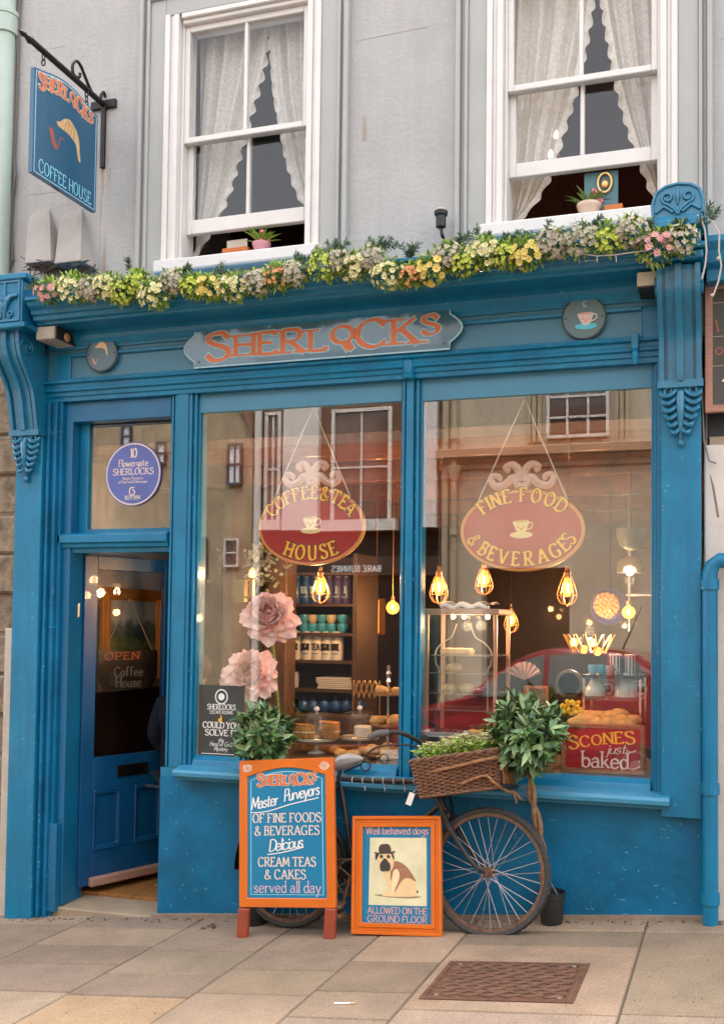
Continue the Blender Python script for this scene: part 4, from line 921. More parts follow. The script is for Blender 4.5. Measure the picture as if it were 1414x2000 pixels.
# --- far shop sign across the street
xa, za, xb_2, root = FARSIGN
b = MB(); fr = Frame((max(xa, xb_2), -OD+.081, za), (-1,0,0), (0,0,1)); W_ = abs(xa-xb_2)
text(b, fr, 'BARE BUNNIES', .0, .03, opp(700,1105).z-opp(700,1117).z, .17, .13, .002, 0, .16, serif=0, fit=W_); b.build('shop_lettering', P_WHITE, root, fix=False)
# --- pavement A-board
def wood_frame(b, fr, W_, H_, fw, d, depth):
    b.ring([fr.P(0,0,d),fr.P(W_,0,d),fr.P(W_,H_,d),fr.P(0,H_,d)], [fr.P(fw,fw,d),fr.P(W_-fw,fw,d),fr.P(W_-fw,H_-fw,d),fr.P(fw,H_-fw,d)], fr.n*-depth)
YB, YT = -.385, -.30
O = at(467,1772,YB); fr = Frame(O, at(655,1774,YB)-O, at(466,1489,YT)-O); Wd = fr.W; Hg = (at(650,1476,YT)-at(655,1774,YB)).length*.5+fr.H*.5
ORG = mat('orange_gloss_paint', (.66,.145,.010), .35, var=.08, vscale=6, coat=.2, chips=(.85,.45,.25), chip_amt=.74); SIGNB = mat('sign_teal_blue', (.006,.19,.36), .35, var=.08, vscale=4, coat=.2)
t = thing('pavement_board', 'tall orange framed blue menu board on two red feet, leaning on the bicycle', 'sign', (O.x+Wd/2,YB,gz(O.x+Wd/2)))
b = MB(); fw = .045
top = [(Wd*k/14, Hg*.905+Hg*.045*math.sin(PI*k/14)) for k in range(15)]
inner = [(fw,fw),(Wd-fw,fw)]+[(lerp(Wd-fw,fw,k/14), Hg*.885+Hg*.055*math.sin(PI*k/14)) for k in range(15)]
n_ = 8; outer = []
for p in inner: outer.append(None)
outer = [(0,0),(Wd,0)]+[(lerp(Wd,0,k/14), Hg) for k in range(15)]
b.ring([fr.P(*p,0) for p in outer], [fr.P(*p,0) for p in inner], fr.n*-.028); b.build('frame', ORG, t, bevel=.003)
b = MB(); slab(b, fr, inner, -.022, -.007); b.build('panel', SIGNB, t)
b = MB(); i2 = [(Wd/2+(p[0]-Wd/2)*.91, Hg*.47+(p[1]-Hg*.47)*.945) for p in inner]; band(b, fr, i2, .005, -.0062); b.build('border_line', P_SKY, t, fix=False)
logo(t, fr, Wd*.5, Hg*.822, Hg*.075, Wd*.62, -.006, P_ORANGE, P_CREAM, .0026)
b = MB(); d_ = -.0058
text(b, fr, 'Master', Wd*.125, Hg*.655, Hg*.082, .13, .07, d_, 0, .0, shear=.25, rot=.16, serif=0, fit=Wd*.29); text(b, fr, 'Purveyors', Wd*.475, Hg*.707, Hg*.082, .13, .07, d_, 0, .0, shear=.25, rot=.17, serif=0, fit=Wd*.375)
ribbon(b, fr, crom([(Wd*.12,Hg*.638),(Wd*.3,Hg*.645),(Wd*.55,Hg*.69),(Wd*.84,Hg*.73)]), .009, .004, 0, d_)
text(b, fr, 'Delicious', Wd*.31, Hg*.37, Hg*.08, .13, .07, d_, 0, .0, shear=.25, rot=.12, serif=0, fit=Wd*.36); ribbon(b, fr, crom([(Wd*.3,Hg*.352),(Wd*.45,Hg*.365),(Wd*.68,Hg*.40)]), .009, .004, 0, d_)
b.build('script_lettering', P_WHITE, t, fix=False)
b = MB()
for s_, z, ft, x_ in (('OF FINE FOODS',.568,.72,.5),('& BEVERAGES',.482,.68,.5),('CREAM TEAS',.272,.60,.5),('& CAKES',.188,.43,.48)): text(b, fr, s_, Wd*x_, Hg*z, Hg*.062, .15, .07, d_, .5, .12, fit=Wd*ft)
b.build('lettering', P_CREAM, t, fix=False)
b = MB(); text(b, fr, 'served all day', Wd*.5, Hg*.098, Hg*.078, .10, .06, d_, .5, .1, fit=Wd*.7); b.build('lower_lettering', mat('lilac_lettering', (.62,.45,.52), .5), t, fix=False)
b = MB()
for cx in (Wd*.09, Wd*.91):
    for k in range(4):
        a = k*1.7+cx*9; ribbon(b, fr, crom([(cx+.03*math.cos(a+q*1.1)*(1-q*.2), Hg*.945+.022*math.sin(a+q*1.1)*(1-q*.2)) for q in range(5)]), .004, .003, 0, .0008+.0001*k)
b.build('scroll_ornament', P_CREAM, t, fix=False)
for px in (478, 647):
    f_ = at(px, 1818, YB-.01); b = MB(); q = at(px, 1774, YB); zz = gz(q.x)
    b.prism([(q.x-.028,YB-.03,zz),(q.x+.028,YB-.03,zz),(q.x+.028,YB+.0,zz),(q.x-.028,YB+.0,zz)], (0,.012,q.z-zz+.0)); b.build('foot', mat('red_stained_wood', (.30,.055,.025), .5, var=.15), t, bevel=.003)
# --- dog notice
YB, YT = -.36, -.265
O = at(685,1824,YB); fr = Frame(O, at(862,1830,YB)-O, at(694,1594,YT)-O); Wd, Hg = fr.W, fr.H
t = thing('dog_notice', 'smaller orange framed notice with a painted dog in a bowler hat, standing on the paving', 'sign', (O.x+Wd/2,YB,O.z))
b = MB(); fw = Wd*.115
for i, (o0, o1, d) in enumerate(((0,.3,.0),(.3,.62,-.008),(.62,1,-.003))):
    A_ = [(fw*o0,fw*o0),(Wd-fw*o0,fw*o0),(Wd-fw*o0,Hg-fw*o0),(fw*o0,Hg-fw*o0)]; B_ = [(fw*o1,fw*o1),(Wd-fw*o1,fw*o1),(Wd-fw*o1,Hg-fw*o1),(fw*o1,Hg-fw*o1)]
    b.ring([fr.P(*p,d) for p in A_], [fr.P(*p,d) for p in B_], fr.n*-.03)
b.build('frame', ORG, t, bevel=.002)
b = MB(); slab(b, fr, [(fw,fw),(Wd-fw,fw),(Wd-fw,Hg-fw),(fw,Hg-fw)], -.025, -.014); b.build('panel', SIGNB, t)
def dp(x, y): return (lerp(.19, .835, (x-254)/843.)*Wd*1.0, lerp(.243, .815, (1352-y)/955.)*Hg)     # painting's own coordinates
d0_ = -.0132
b = MB(); poly(b, fr, [dp(250,1352),dp(1095,1352),dp(1095,400),dp(262,400)], d0_, False); b.build('painting', mat('cream_canvas', (.72,.66,.42), .6, var=.14, vscale=9), t, fix=False)
FAWN = mat('fawn_paint', (.78,.55,.28), .6, var=.08, vscale=20)
b = MB(); poly(b, fr, [dp(*p) for p in ((330,1212),(520,1200),(760,1215),(1020,1222),(860,1250),(560,1240))], d0_+.0003); b.build('painted_shadow_line', mat('umber_paint', (.3,.2,.1), .7), t, fix=False)
b = MB(); poly(b, fr, [dp(*p) for p in ((600,740),(680,760),(790,860),(900,1000),(960,1130),(935,1215),(700,1230),(480,1225),(450,1205),(520,1150),(510,1010),(455,880),(480,820))], d0_+.0006)
poly(b, fr, [dp(*p) for p in ((390,640),(480,610),(590,640),(620,720),(600,840),(540,880),(430,860),(385,760))], d0_+.0018); b.build('painted_dog', FAWN, t, fix=False)
b = MB(); poly(b, fr, [dp(*p) for p in ((620,740),(740,760),(850,860),(940,1010),(850,970),(770,980),(705,1050),(640,1160),(620,1165),(690,1010),(700,900),(660,840),(610,880),(580,1010),(570,900))], d0_+.0012); b.build('painted_waistcoat', mat('waistcoat_brown', (.36,.17,.085), .7, var=.35, vscale=120), t, fix=False)
b = MB(); poly(b, fr, [dp(*p) for p in ((485,690),(540,740),(570,790),(560,865),(490,875),(430,870),(415,790),(440,740))], d0_+.0024)
poly(b, fr, [dp(*p) for p in ((360,610),(400,630),(380,680),(355,720),(345,660))], d0_+.0022); poly(b, fr, [dp(*p) for p in ((580,620),(620,650),(625,710),(605,690))], d0_+.0022)
for c_ in ((437,668),(540,668)): poly(b, fr, ell(*dp(*c_), Wd*.019, Wd*.019, 12), d0_+.0024, False)
poly(b, fr, ell(*dp(962,1155), Wd*.012, Wd*.012, 8), d0_+.0012, False)
b.build('painted_muzzle', mat('charcoal_paint', (.045,.035,.035), .6), t, fix=False)
b = MB(); poly(b, fr, [dp(*p) for p in ((330,605),(400,615),(395,560),(420,505),(490,490),(550,500),(575,560),(580,600),(635,585),(610,625),(490,628),(365,635))], d0_+.003); b.build('painted_hat', mat('bowler_brown', (.06,.04,.035), .5), t, fix=False)
b = MB(); poly(b, fr, [dp(*p) for p in ((640,850),(690,870),(700,960),(650,1090),(625,1180),(600,1200),(580,1160),(600,1000),(610,890))], d0_+.0018); b.build('painted_leg', mat('pale_fawn_paint', (.85,.64,.38), .6), t, fix=False)
b = MB(); text(b, fr, 'Well behaved dogs', Wd*.5, Hg*.842, Hg*.07, .12, .07, d0_+.0004, .5, .08, fit=Wd*.70)
text(b, fr, 'ALLOWED ON THE', Wd*.505, Hg*.172, Hg*.055, .13, .085, d0_+.0004, .5, .08, serif=.3, fit=Wd*.66); text(b, fr, 'GROUND FLOOR', Wd*.505, Hg*.103, Hg*.055, .13, .085, d0_+.0004, .5, .08, serif=.3, fit=Wd*.66)
b.build('lettering', P_SALMON, t, fix=False)
# --- SCONES sign in the window
y_ = .05; A, B, C_ = at(1095,1516,y_), at(1258,1520,y_), at(1097,1412,y_)
x0, x1, z0, z1 = A.x, B.x, .765, C_.z
fr = fr_y(x0, z0, y_); Wd, Hg = x1-x0, z1-z0
t = thing('scones_sign', 'red sign lettered Scones just baked standing at the right window corner', 'sign', (x0+Wd/2,y_,z0))
b = MB(); fw = .022; wood_frame(b, fr, Wd, Hg, fw, 0, .03); b.build('frame', mat('mahogany_frame', (.33,.13,.05), .4, grain=((.15,.05,.02),(2,2,30),.5)), t, bevel=.003)
b = MB(); slab(b, fr, [(fw,fw),(Wd-fw,fw),(Wd-fw,Hg-fw),(fw,Hg-fw)], -.02, -.006); b.build('panel', mat('crimson_panel', (.36,.008,.012), .35, coat=.3), t)
b = MB(); text(b, fr, 'SCONES', Wd*.09, Hg*.50, Hg*.24, .2, .08, -.005, 0, .1, rot=.10, fit=Wd*.8, sizes={0:(1.1,-.12),1:(.9,0),2:(.85,.08),3:(.95,.1),4:(1,.08),5:(1.05,.0)}); b.build('gold_lettering', P_GOLD, t, fix=False)
b = MB(); text(b, fr, 'baked', Wd*.24, Hg*.12, Hg*.33, .13, .07, -.005, 0, .06, fit=Wd*.56); text(b, fr, 'just', Wd*.54, Hg*.40, Hg*.2, .12, .06, -.005, 0, .02, shear=.35, rot=.08, serif=0, fit=Wd*.24)
ribbon(b, fr, crom([(Wd*.78,Hg*.16),(Wd*.86,Hg*.12),(Wd*.95,Hg*.2),(Wd*.93,Hg*.3)]), .006, .004, 0, -.005); ribbon(b, fr, crom([(Wd*.78,Hg*.5),(Wd*.84,Hg*.46),(Wd*.9,Hg*.5)]), .006, .004, 0, -.005)
b.build('cream_lettering', P_CREAM, t, fix=False)
# --- poster in the left pane
y_ = -.001; A, B = at(387,1476,y_), at(478,1340,y_)
fr = fr_y(A.x, A.z, y_); Wd, Hg = B.x-A.x, B.z-A.z
t = thing('window_poster', 'dark grey poster with white lettering and gold key in the lower left pane', 'poster', (A.x,y_,A.z))
b = MB(); slab(b, fr, [(0,0),(Wd,0),(Wd,Hg),(0,Hg)], -.004, 0); b.build('sheet', mat('poster_grey', (.045,.05,.05), .35, var=.4, vscale=6), t)
b = MB(); text(b, fr, 'SHERLOCKS', Wd*.5, Hg*.66, Hg*.075, .16, .08, .001, .5, fit=Wd*.62); text(b, fr, 'ESCAPE ROOMS', Wd*.5, Hg*.6, Hg*.045, .14, .09, .001, .5, serif=0, fit=Wd*.5)
text(b, fr, 'COULD YOU', Wd*.5, Hg*.40, Hg*.085, .2, .1, .001, .5, fit=Wd*.8); text(b, fr, 'SOLVE IT', Wd*.5, Hg*.295, Hg*.085, .2, .1, .001, .5, fit=Wd*.7)
for z, s_, ft in ((.205,'the',.12),(.15,'Hand of Gold',.5),(.085,'Mystery',.3)): text(b, fr, s_, Wd*.5, Hg*z, Hg*.06, .14, .08, .001, .5, .03, shear=.3, serif=0, fit=Wd*ft)
ribbon(b, fr, [(Wd*.08,Hg*.04),(Wd*.8,Hg*.04)], .004, .004, 0, .001); band(b, fr, ell(Wd*.5,Hg*.84,Wd*.13,Hg*.1,20), .007, .001); poly(b, fr, ell(Wd*.5,Hg*.84,Wd*.07,Hg*.05,14), .001, False)
b.build('lettering', P_WHITE, t, fix=False)
b = MB(); ribbon(b, fr, [(Wd*.5,Hg*.58),(Wd*.5,Hg*.5)], .008, .008, 0, .0012); poly(b, fr, [(Wd*.44,Hg*.49),(Wd*.52,Hg*.49),(Wd*.52,Hg*.535),(Wd*.44,Hg*.535)], .0014, False); b.build('key_emblem', P_GOLD, t, fix=False)
# --- OPEN sign hung behind the door glass
P_, Wd_, u_, n_, dobj = DOORP
fr = Frame(V(*P_(.10,0,-.012)), u_, V(0,0,1)); fr.n = n_
t = thing('open_sign', 'dark open sign hanging on cords behind the door glass', 'sign', P_(.3,1.2,-.012))
zc_ = at(235,1290,.35).z
b = MB(); slab(b, fr, [(.06,zc_-.18),(.40,zc_-.18),(.44,zc_-.1),(.44,zc_+.06),(.02,zc_+.06),(.02,zc_-.1)], -.006, -.002); b.build('board', mat('open_sign_dark', (.012,.009,.008), .3), t)
b = MB(); text(b, fr, 'OPEN', .06, zc_+.005, .045, .2, .09, -.001, 0, .15, fit=.24); b.build('lettering', mat('dull_orange_lettering', (.32,.06,.015), .5), t, fix=False)
b = MB(); text(b, fr, 'Coffee', .23, zc_-.10, .06, .13, .07, -.001, .5, fit=.2); text(b, fr, 'House', .23, zc_-.165, .06, .13, .07, -.001, .5, fit=.18); b.build('small_lettering', mat('grey_lettering', (.14,.12,.11), .5), t, fix=False)
b = MB(); ap = fr.P(.23, zc_+.38, -.004)
for q in (.06, .40): b.tube([ap, fr.P(q, zc_+.06, -.004)], .003, 5)
b.build('cord', mat('brown_cord', (.25,.16,.1), .8), t)
# --- chalkboard of the neighbouring shop
y_ = -.12; A, B = at(1376,806,y_), at(1378,552,y_)
fr = fr_y(A.x, A.z, y_); Hg = B.z-A.z; Wd = .55
t = thing('chalk_menu', 'dark menu board in a pinkish wood frame at the right edge', 'sign', (A.x+.2,y_,A.z))
b = MB(); wood_frame(b, fr, Wd, Hg, .035, 0, .03); b.build('frame', mat('pink_wood_frame', (.40,.19,.14), .6, grain=((.25,.11,.07),(2,2,30),.5)), t, bevel=.003)
b = MB(); slab(b, fr, [(.035,.035),(Wd-.035,.035),(Wd-.035,Hg-.035),(.035,Hg-.035)], -.02, -.008); b.build('panel', mat('chalk_panel', (.07,.06,.05), .7, var=.2), t)
b = MB(); text(b, fr, '1', .085, .21, .06, .2, .1, -.007, shear=.3); text(b, fr, 'm', .08, .145, .075, .16, .1, -.007, shear=.3); text(b, fr, 'th', .08, .08, .07, .16, .1, -.007, shear=.3); b.build('lettering', P_WHITE, t, fix=False)
b = MB(); poly(b, fr, ell(.155,.59,.055,.035,20), -.007, False); b.build('orange_cup_rim', P_ORANGE, t, fix=False)
b = MB(); poly(b, fr, [(.115,.565),(.2,.565),(.2,.46),(.13,.46)], -.0065, False); b.build('red_cup_drawing', P_RUST, t, fix=False); b = MB(); ribbon(b, fr, [(.05,.44),(.062,.38)], .008, .008, 0, -.007); b.build('red_stroke', P_RUST, t, fix=False); b = MB(); band(b, fr, ell(.13,.41,.022,.028,14), .008, -.007); b.build('red_loop', P_RUST, t, fix=False); b = MB(); band(b, fr, ell(.065,.29,.016,.016,12), .006, -.007); b.build('red_loop', P_RUST, t, fix=False)
b = MB()
for z in (.22,.36,.52): ribbon(b, fr, [(.035,z),(.3,z)], .003, .003, 0, -.0072)
b.build('rule_line', mat('pinkish_line', (.45,.25,.2), .6), t, fix=False)
# ------------------------------------------------------------------ inside the shop
def amber(name, k, col=(1,.33,.05), clear=.55):
    M = bpy.data.materials.new(name); M.use_nodes = True; t_ = M.node_tree; N = t_.nodes; L = t_.links; N.remove(N['Principled BSDF']); out = N['Material Output']
    e = N.new('ShaderNodeEmission'); e.inputs[0].default_value = (*col,1); e.inputs[1].default_value = k
    tr = N.new('ShaderNodeBsdfTransparent'); tr.inputs[0].default_value = (1,.75,.45,1)
    mx = N.new('ShaderNodeMixShader'); mx.inputs[0].default_value = clear; L.new(e.outputs[0], mx.inputs[1]); L.new(tr.outputs[0], mx.inputs[2]); L.new(mx.outputs[0], out.inputs[0]); return M
AMBER = amber('lit_amber_glass', 1.3); FILA = mat('glowing_filament', (1,.7,.35), .5, emit=14, ecol=(1,.58,.22))
BRASS = mat('brass', (.62,.38,.14), .3, .9); COPPER = mat('copper_wire', (.55,.28,.14), .35, .9); SILVER = mat('silver_plate', (.72,.70,.66), .2, .95)
def lamp(parent, p, watts, r=.03):
    l = bpy.data.lights.new('bulb_light', 'POINT'); l.energy = watts*.45; l.color = (1,.68,.40); l.shadow_soft_size = r
    o = bpy.data.objects.new('bulb_light', l); COL.objects.link(o); o.location = p; hang(o, parent)
def cage_lamp(px, py, Y, k, lab, watts):
    c = at(px, py, Y); t = thing('caged_bulb', lab, 'lamp', c, 'amber filament lamps in the shop'); x, y, z = c
    b = MB(); b.lathe([(0,-.045*k),(.012*k,-.043*k),(.027*k,-.02*k),(.031*k,.005*k),(.024*k,.035*k),(.014*k,.055*k),(.013*k,.06*k)], c, 16); bl = b.build('bulb', AMBER, t, smooth=True)
    b = MB(); b.tube([(x,y,z-.022*k),(x+.003*k,y,z+.005*k),(x,y,z+.03*k)], [.004*k,.0075*k,.004*k], 6); b.build('filament', FILA, bl)
    b = MB(); b.lathe([(.018*k,.055*k),(.02*k,.09*k),(.011*k,.1*k),(.011*k,.12*k),(0,.125*k)], c, 12); b.build('cap', COPPER, t, smooth=True)
    b = MB()
    for i in range(6):
        a = 2*PI*i/6; pr = crom([(.02,.07),(.03,.05),(.05,-.01),(.054,-.04),(.036,-.075),(.006,-.088)], 4)
        b.tube([(x+r*k*math.cos(a), y+r*k*math.sin(a), z+h*k) for r, h in pr], .0028*k, 5)
    b.tube([(x+.053*k*math.cos(a),y+.053*k*math.sin(a),z-.035*k) for a in [2*PI*i/20 for i in range(20)]], .0026*k, 5, closed=True); b.ball((x,y,z-.092*k), .006*k, 8, 6)
    b.build('cage', COPPER, t, smooth=True)
    b = MB(); b.tube([(x,y,z+.12*k),(x,y,z+.16*k),(x,y,2.37)], .004*k, 6); b.build('cord', mat('lamp_flex', (.05,.035,.03), .6), t)
    lamp(t, c, watts); return t
cage_lamp(626,1148,.45,1.0,'caged amber bulb hanging in the left pane below the oval board', 16)
cage_lamp(857,1148,.45,1.0,'caged amber bulb at the left of the right pane above the cake cabinet', 9)
cage_lamp(1107,1150,.45,1.0,'caged amber bulb below the word Beverages in the right pane', 9)
cage_lamp(945,1133,.9,1.0,'caged amber bulb farther back, just under the right oval board', 8)
cage_lamp(998,1212,2.2,1.0,'small caged amber bulb deep in the shop beside the cake cabinet', 10)
def globe_lamp(px, py, Y, r, lab, watts, m=None, clear=False):
    c = at(px, py, Y); t = thing('globe_bulb', lab, 'lamp', c, 'amber filament lamps in the shop' if not clear else 'clear glass globes in the right pane'); x, y, z = c
    b = MB(); b.ball(c, r, 20, 14); b.lathe([(r*.3,r*.93),(r*.28,r*1.25)], c, 14); g = b.build('bulb', m or AMBER, t, smooth=True)
    b = MB(); b.tube([(x,y,z-.3*r),(x+.08*r,y,z),(x,y,z+.45*r)], [.1*r,.2*r,.1*r], 6); b.build('filament', FILA if watts else COPPER, g)
    b = MB(); b.lathe([(r*.34,r*1.15),(r*.36,r*1.7),(0,r*1.75)], c, 12); b.tube([(x,y,z+1.7*r),(x,y,2.37)], .003, 6); b.build('cap', COPPER, t)
    if watts: lamp(t, c, watts)
globe_lamp(767,1187,1.1,.042,'round amber globe bulb beside the mullion in the left pane', 5)
globe_lamp(1227,1196,.9,.038,'round amber globe bulb at the right edge of the right pane', 3)
globe_lamp(862,893,.3,.036,'clear glass globe by the mullion above the right oval board', 0, GLASS_CLR, True)
globe_lamp(1110,882,.3,.038,'clear glass globe right of the scroll crest in the right pane', 0, GLASS_CLR, True)
# wall lamp with pale shade, fanlight chandelier, brass sconce, glowing bowl
def shade_lamp():
    c = at(1229,1112,.9); t = thing('swing_arm_lamp', 'pale fluted shade lamp at right above the round plate', 'lamp', c)
    b = MB(); b.lathe([(.075,-.02),(.07,.03),(.05,.06),(.02,.075),(0,.078)], c, 24); b.build('lamp_shade', mat('fluted_glass', (.12,.11,.09), .3, trans=.3), t, smooth=True)
    b = MB(); b.ball(c-V(0,0,.012), .024, 12, 8); b.build('bulb', FILA, t, smooth=True)
    b = MB(); b.tube([c+V(0,0,.07), c+V(0,0,.12)], .008, 6); b.tube([c+V(0,0,-.14), c+V(.0,0,-.03)], .01, 8); b.tube([c+V(-.02,0,-.15), c+V(.2,.0,-.15)], .007, 6); b.tube([c+V(0,0,-.14),c+V(0,.0,-.36)], .006, 6); b.build('arm', SILVER, t)
    lamp(t, c-V(0,0,.06), 2)
shade_lamp()
c = at(1232,1050,.7); t = thing('green_shade', 'grey green hanging bell lampshade at upper right of the right pane', 'lampshade', c)
b = MB(); b.lathe([(.085,.05),(.08,.0),(.06,-.05),(.03,-.07),(0,-.072)], c, 24); b.build('bowl', mat('celadon_glaze', (.045,.06,.048), .4), t, smooth=True)
b = MB(); b.tube([c+V(0,0,-.07),c+V(0,0,.05),(c.x,c.y,2.37)], .004, 6); b.build('cord', DARK, t)
cage_lamp(618,1003,3.7,1.2,'added caged amber bulb, out of view behind the left oval board, lighting the back wall',7)  # added pair of bulbs, hidden by the boards, to brighten the back wall
cage_lamp(1010,1010,3.7,1.2,'added caged amber bulb, out of view behind the right oval board, lighting the back wall',7)
c = at(298,978,1.3); t = thing('small_chandelier', 'small glowing chandelier seen through the fanlight over the door', 'lamp', c)
b = MB()
for q in ((-.05,0),(.05,.02),(0,-.06)): b.lathe([(0,-.03),(.02,-.015),(.022,.01),(.008,.035),(0,.04)], c+V(q[0],q[1],0), 10)
b.build('bulb', AMBER, t, smooth=True)
b = MB()
for q in ((-.05,0),(.05,.02),(0,-.06)): b.tube([c+V(q[0],q[1],-.012),c+V(q[0],q[1],.016)], .006, 6); 
b.build('filament', FILA, t)
b = MB()
for q in ((-.05,0),(.05,.02),(0,-.06)): b.tube([Vector(k) for k in crom([tuple(c+V(q[0],q[1],-.03)),tuple(c+V(q[0]*1.5,q[1]*1.5,-.09)),tuple(c+V(q[0]*.5,q[1]*.5,-.12)),tuple(c+V(0,0,-.06)),tuple(c+V(0,0,.2))])], .005, 6)
b.tube([c+V(0,0,.2),(c.x,c.y,2.4)], .004, 6); b.build('brass_arm', BRASS, t); lamp(t, c+V(0,0,.1), 1.5)
c = at(493,1122,.32); t = thing('brass_sconce', 'brass candle sconce with lit bulb among eucalyptus in the left pane', 'lamp', c)
b = MB(); b.lathe([(0,-.03),(.018,-.015),(.022,.005),(.008,.035),(0,.042)], c, 12); bl = b.build('bulb', AMBER, t, smooth=True)
b = MB(); b.tube([c+V(0,0,-.015),c+V(0,0,.02)], .007, 6); b.build('filament', FILA, bl)
b = MB(); b.tube([c+V(0,0,-.13),c+V(0,0,-.03)], .016, 10); b.lathe([(.0,-.03),(.03,-.028),(.034,-.02),(0,-.02)], c, 12); b.box(c.x-.10,c.x-.04,c.y-.02,c.y+.02,c.z-.16,c.z-.03); b.tube([c+V(-.06,0,-.14),c+V(0,0,-.13)], .009, 6); b.build('bracket', BRASS, t); lamp(t, c, 3.5)
c = at(1150,1262,1.0); t = thing('glass_bowl_lamp', 'glowing cut glass bowl of amber lights above the display case', 'lamp', c)
b = MB(); b.lathe([(.03,-.05),(.10,-.045),(.14,.0),(.15,.05)], c, 26); b.build('bowl', GLASS_CLR, t, smooth=True)
b = MB()
for q in ((-.09,.02),(.02,.02),(-.03,-.02),(.05,-.03)): b.ball(c+V(q[0],0,q[1]), .026, 10, 8)
b.build('bulb', AMBER, t, smooth=True)
b = MB()
for q in ((-.09,.02),(.02,.02)): b.tube([c+V(q[0],0,q[1]-.015),c+V(q[0],0,q[1]+.02)], .009, 6)
b.build('filament', FILA, t)
b = MB()
for k in range(16): a = 2*PI*k/16; b.tube([c+V(.1*math.cos(a),.1*math.sin(a),-.04),c+V(.155*math.cos(a+.3),.155*math.sin(a+.3),.07)], .004, 5)
b.build('brass_rib', BRASS, t); lamp(t, c+V(0,0,.09), 8)
# window bed the goods stand on
b = MB(); b.box(-2.93,-.36,.03,.75,.60,.757); b.build('window_bed', mat('window_bed_wood', (.12,.06,.03), .35, grain=((.05,.02,.01),(1,14,1),.5)), shop)
# counter and shelves behind
xs0, xs1 = at(567,1200,1.15).x, at(702,1200,1.15).x
zs = [at(630,q,1.05).z for q in (1464,1346,1290,1236,1179,1118)]
t = thing('shelf_unit', 'dark wooden shelf unit stacked with tins and cups behind the left pane', 'shelf', ((xs0+xs1)/2,1.2,-.11))
SHW = mat('shelf_wood', (.06,.03,.017), .5, grain=((.04,.018,.01),(1,1,16),.5))
b = MB(); b.box(xs0-.03,xs0,1.03,1.4,-.11,zs[5]+.12); b.box(xs1,xs1+.03,1.03,1.4,-.11,zs[5]+.12); b.build('side_panel', SHW, t)
for z in zs: MB().box(xs0,xs1,1.03,1.38,z-.02,z).build('shelf', SHW, t, bevel=.002)
MB().box(xs0-.03,xs1+.03,1.401,1.42,-.11,zs[5]+.12).build('back_panel', mat('shelf_back', (.05,.025,.015), .6), t)
b = MB(); x0, x1 = at(522,1200,.85).x, at(566,1200,.85).x; b.box(x0,x1,.8,.95,-.11,2.36); t = b.build('wooden_post', mat('post_wood', (.14,.075,.04), .5, grain=((.05,.022,.012),(9,9,1),.5)), bevel=.006); tag(t, 'dark brown wooden post between the peonies and the shelves', 'post')
TIN_B = mat('blue_tin', (.02,.07,.22), .35, coat=.3); TIN_W = mat('white_enamel', (.72,.70,.64), .35)
def tin(x, z, w_, h_, m, lab, word, lid=None, fit=.8):
    t = thing('storage_tin', lab, 'tin', (x,1.15,z)); y = 1.09
    b = MB(); r = w_*.48; Mx = Matrix.Translation((x,y+r,z)); b.lathe([(r*.96,0),(r,.004),(r,h_*.84),(r*.95,h_*.86)], n=20, M=Mx); b.build('body', m, t, smooth=True)
    b = MB(); b.lathe([(r*1.02,h_*.85),(r*1.03,h_*.88),(r*1.0,h_*.95),(r*.5,h_*1.0),(0,h_*1.01)], n=20, M=Mx); b.build('lid', lid or m, t, smooth=True)
    b = MB(); f_ = fr_y(x, z, y-.004); text(b, f_, word, 0, h_*.34, h_*.22, .2, .1, .001, .5, .08, fit=w_*fit*.8); ribbon(b, f_, [(-w_*.25,h_*.22),(w_*.25,h_*.22)], .004, .004, 0, .001); b.build('lettering', P_BLACK if m is TIN_W else P_PALE, t, fix=False)
for i, (px, wd) in enumerate(((575,'COFFEE'),(597,'SUGAR'),(617,'TEA'),(636,'SUGAR'),(655,'TOFFEE'))):
    p = at(px,1289,1.1); tin(p.x, zs[2]+.001, .088, .19, TIN_W, 'white enamel tin lettered %s, %s on its shelf' % (wd, ('leftmost','second from left','in the middle','second from right','rightmost')[i]), wd, TIN_W)
for i, px in enumerate((576,594,612,640,657,674)):
    p = at(px,1178,1.1); tin(p.x, zs[4]+.001, .082, .20, TIN_B if i < 3 else mat('violet_tin', (.055,.045,.13), .35), '%s tin on the upper shelf, %s' % ('dark blue' if i < 3 else 'dusky violet', ('at the far left','second from the left','left of the caged bulb','right of the caged bulb','second from the right','at the far right')[i]), 'TEA' if i < 3 else 'I', fit=.6 if i < 3 else .1)
TEAL = mat('teal_glaze', (.05,.33,.47), .25, coat=.4); SAND = mat('sand_glaze', (.5,.42,.27), .4)
def cup(t, c, r, h_, m, nm='cup', hand=True):
    b = MB(); b.lathe([(r*.55,0),(r*.6,.004),(r*.95,h_*.45),(r,h_*.8),(r*.98,h_),(r*.92,h_),(r*.9,h_*.6),(0,h_*.2)], c, 18)
    if hand: b.tube([Vector(c)+V(q[0],-.01,q[1]) for q in crom([(r*.95,h_*.8),(r*1.5,h_*.75),(r*1.5,h_*.35),(r*.85,h_*.3)])], .006, 6)
    return b.build(nm, m, t, smooth=True)
for i, px in enumerate((594,611,629,647,669)):
    p = at(px,1234,1.12); t = thing('stacked_teal_cup', 'stack of two turquoise cups on the middle shelf, %s' % ('leftmost','second from left','centre of five','fourth along','rightmost')[i], 'cups', (p.x,1.12,zs[3]))
    cup(t, (p.x,1.12,zs[3]+.001), .036, .06, TEAL, hand=i in (2,)); cup(t, (p.x,1.12,zs[3]+.063), .036, .055, SAND if i in (1,3) else TEAL, hand=i == 0)
p = at(660,1344,1.1); t = thing('menu_stack', 'stack of pale folded menus on the lower shelf', 'papers', (p.x,1.1,zs[1]))
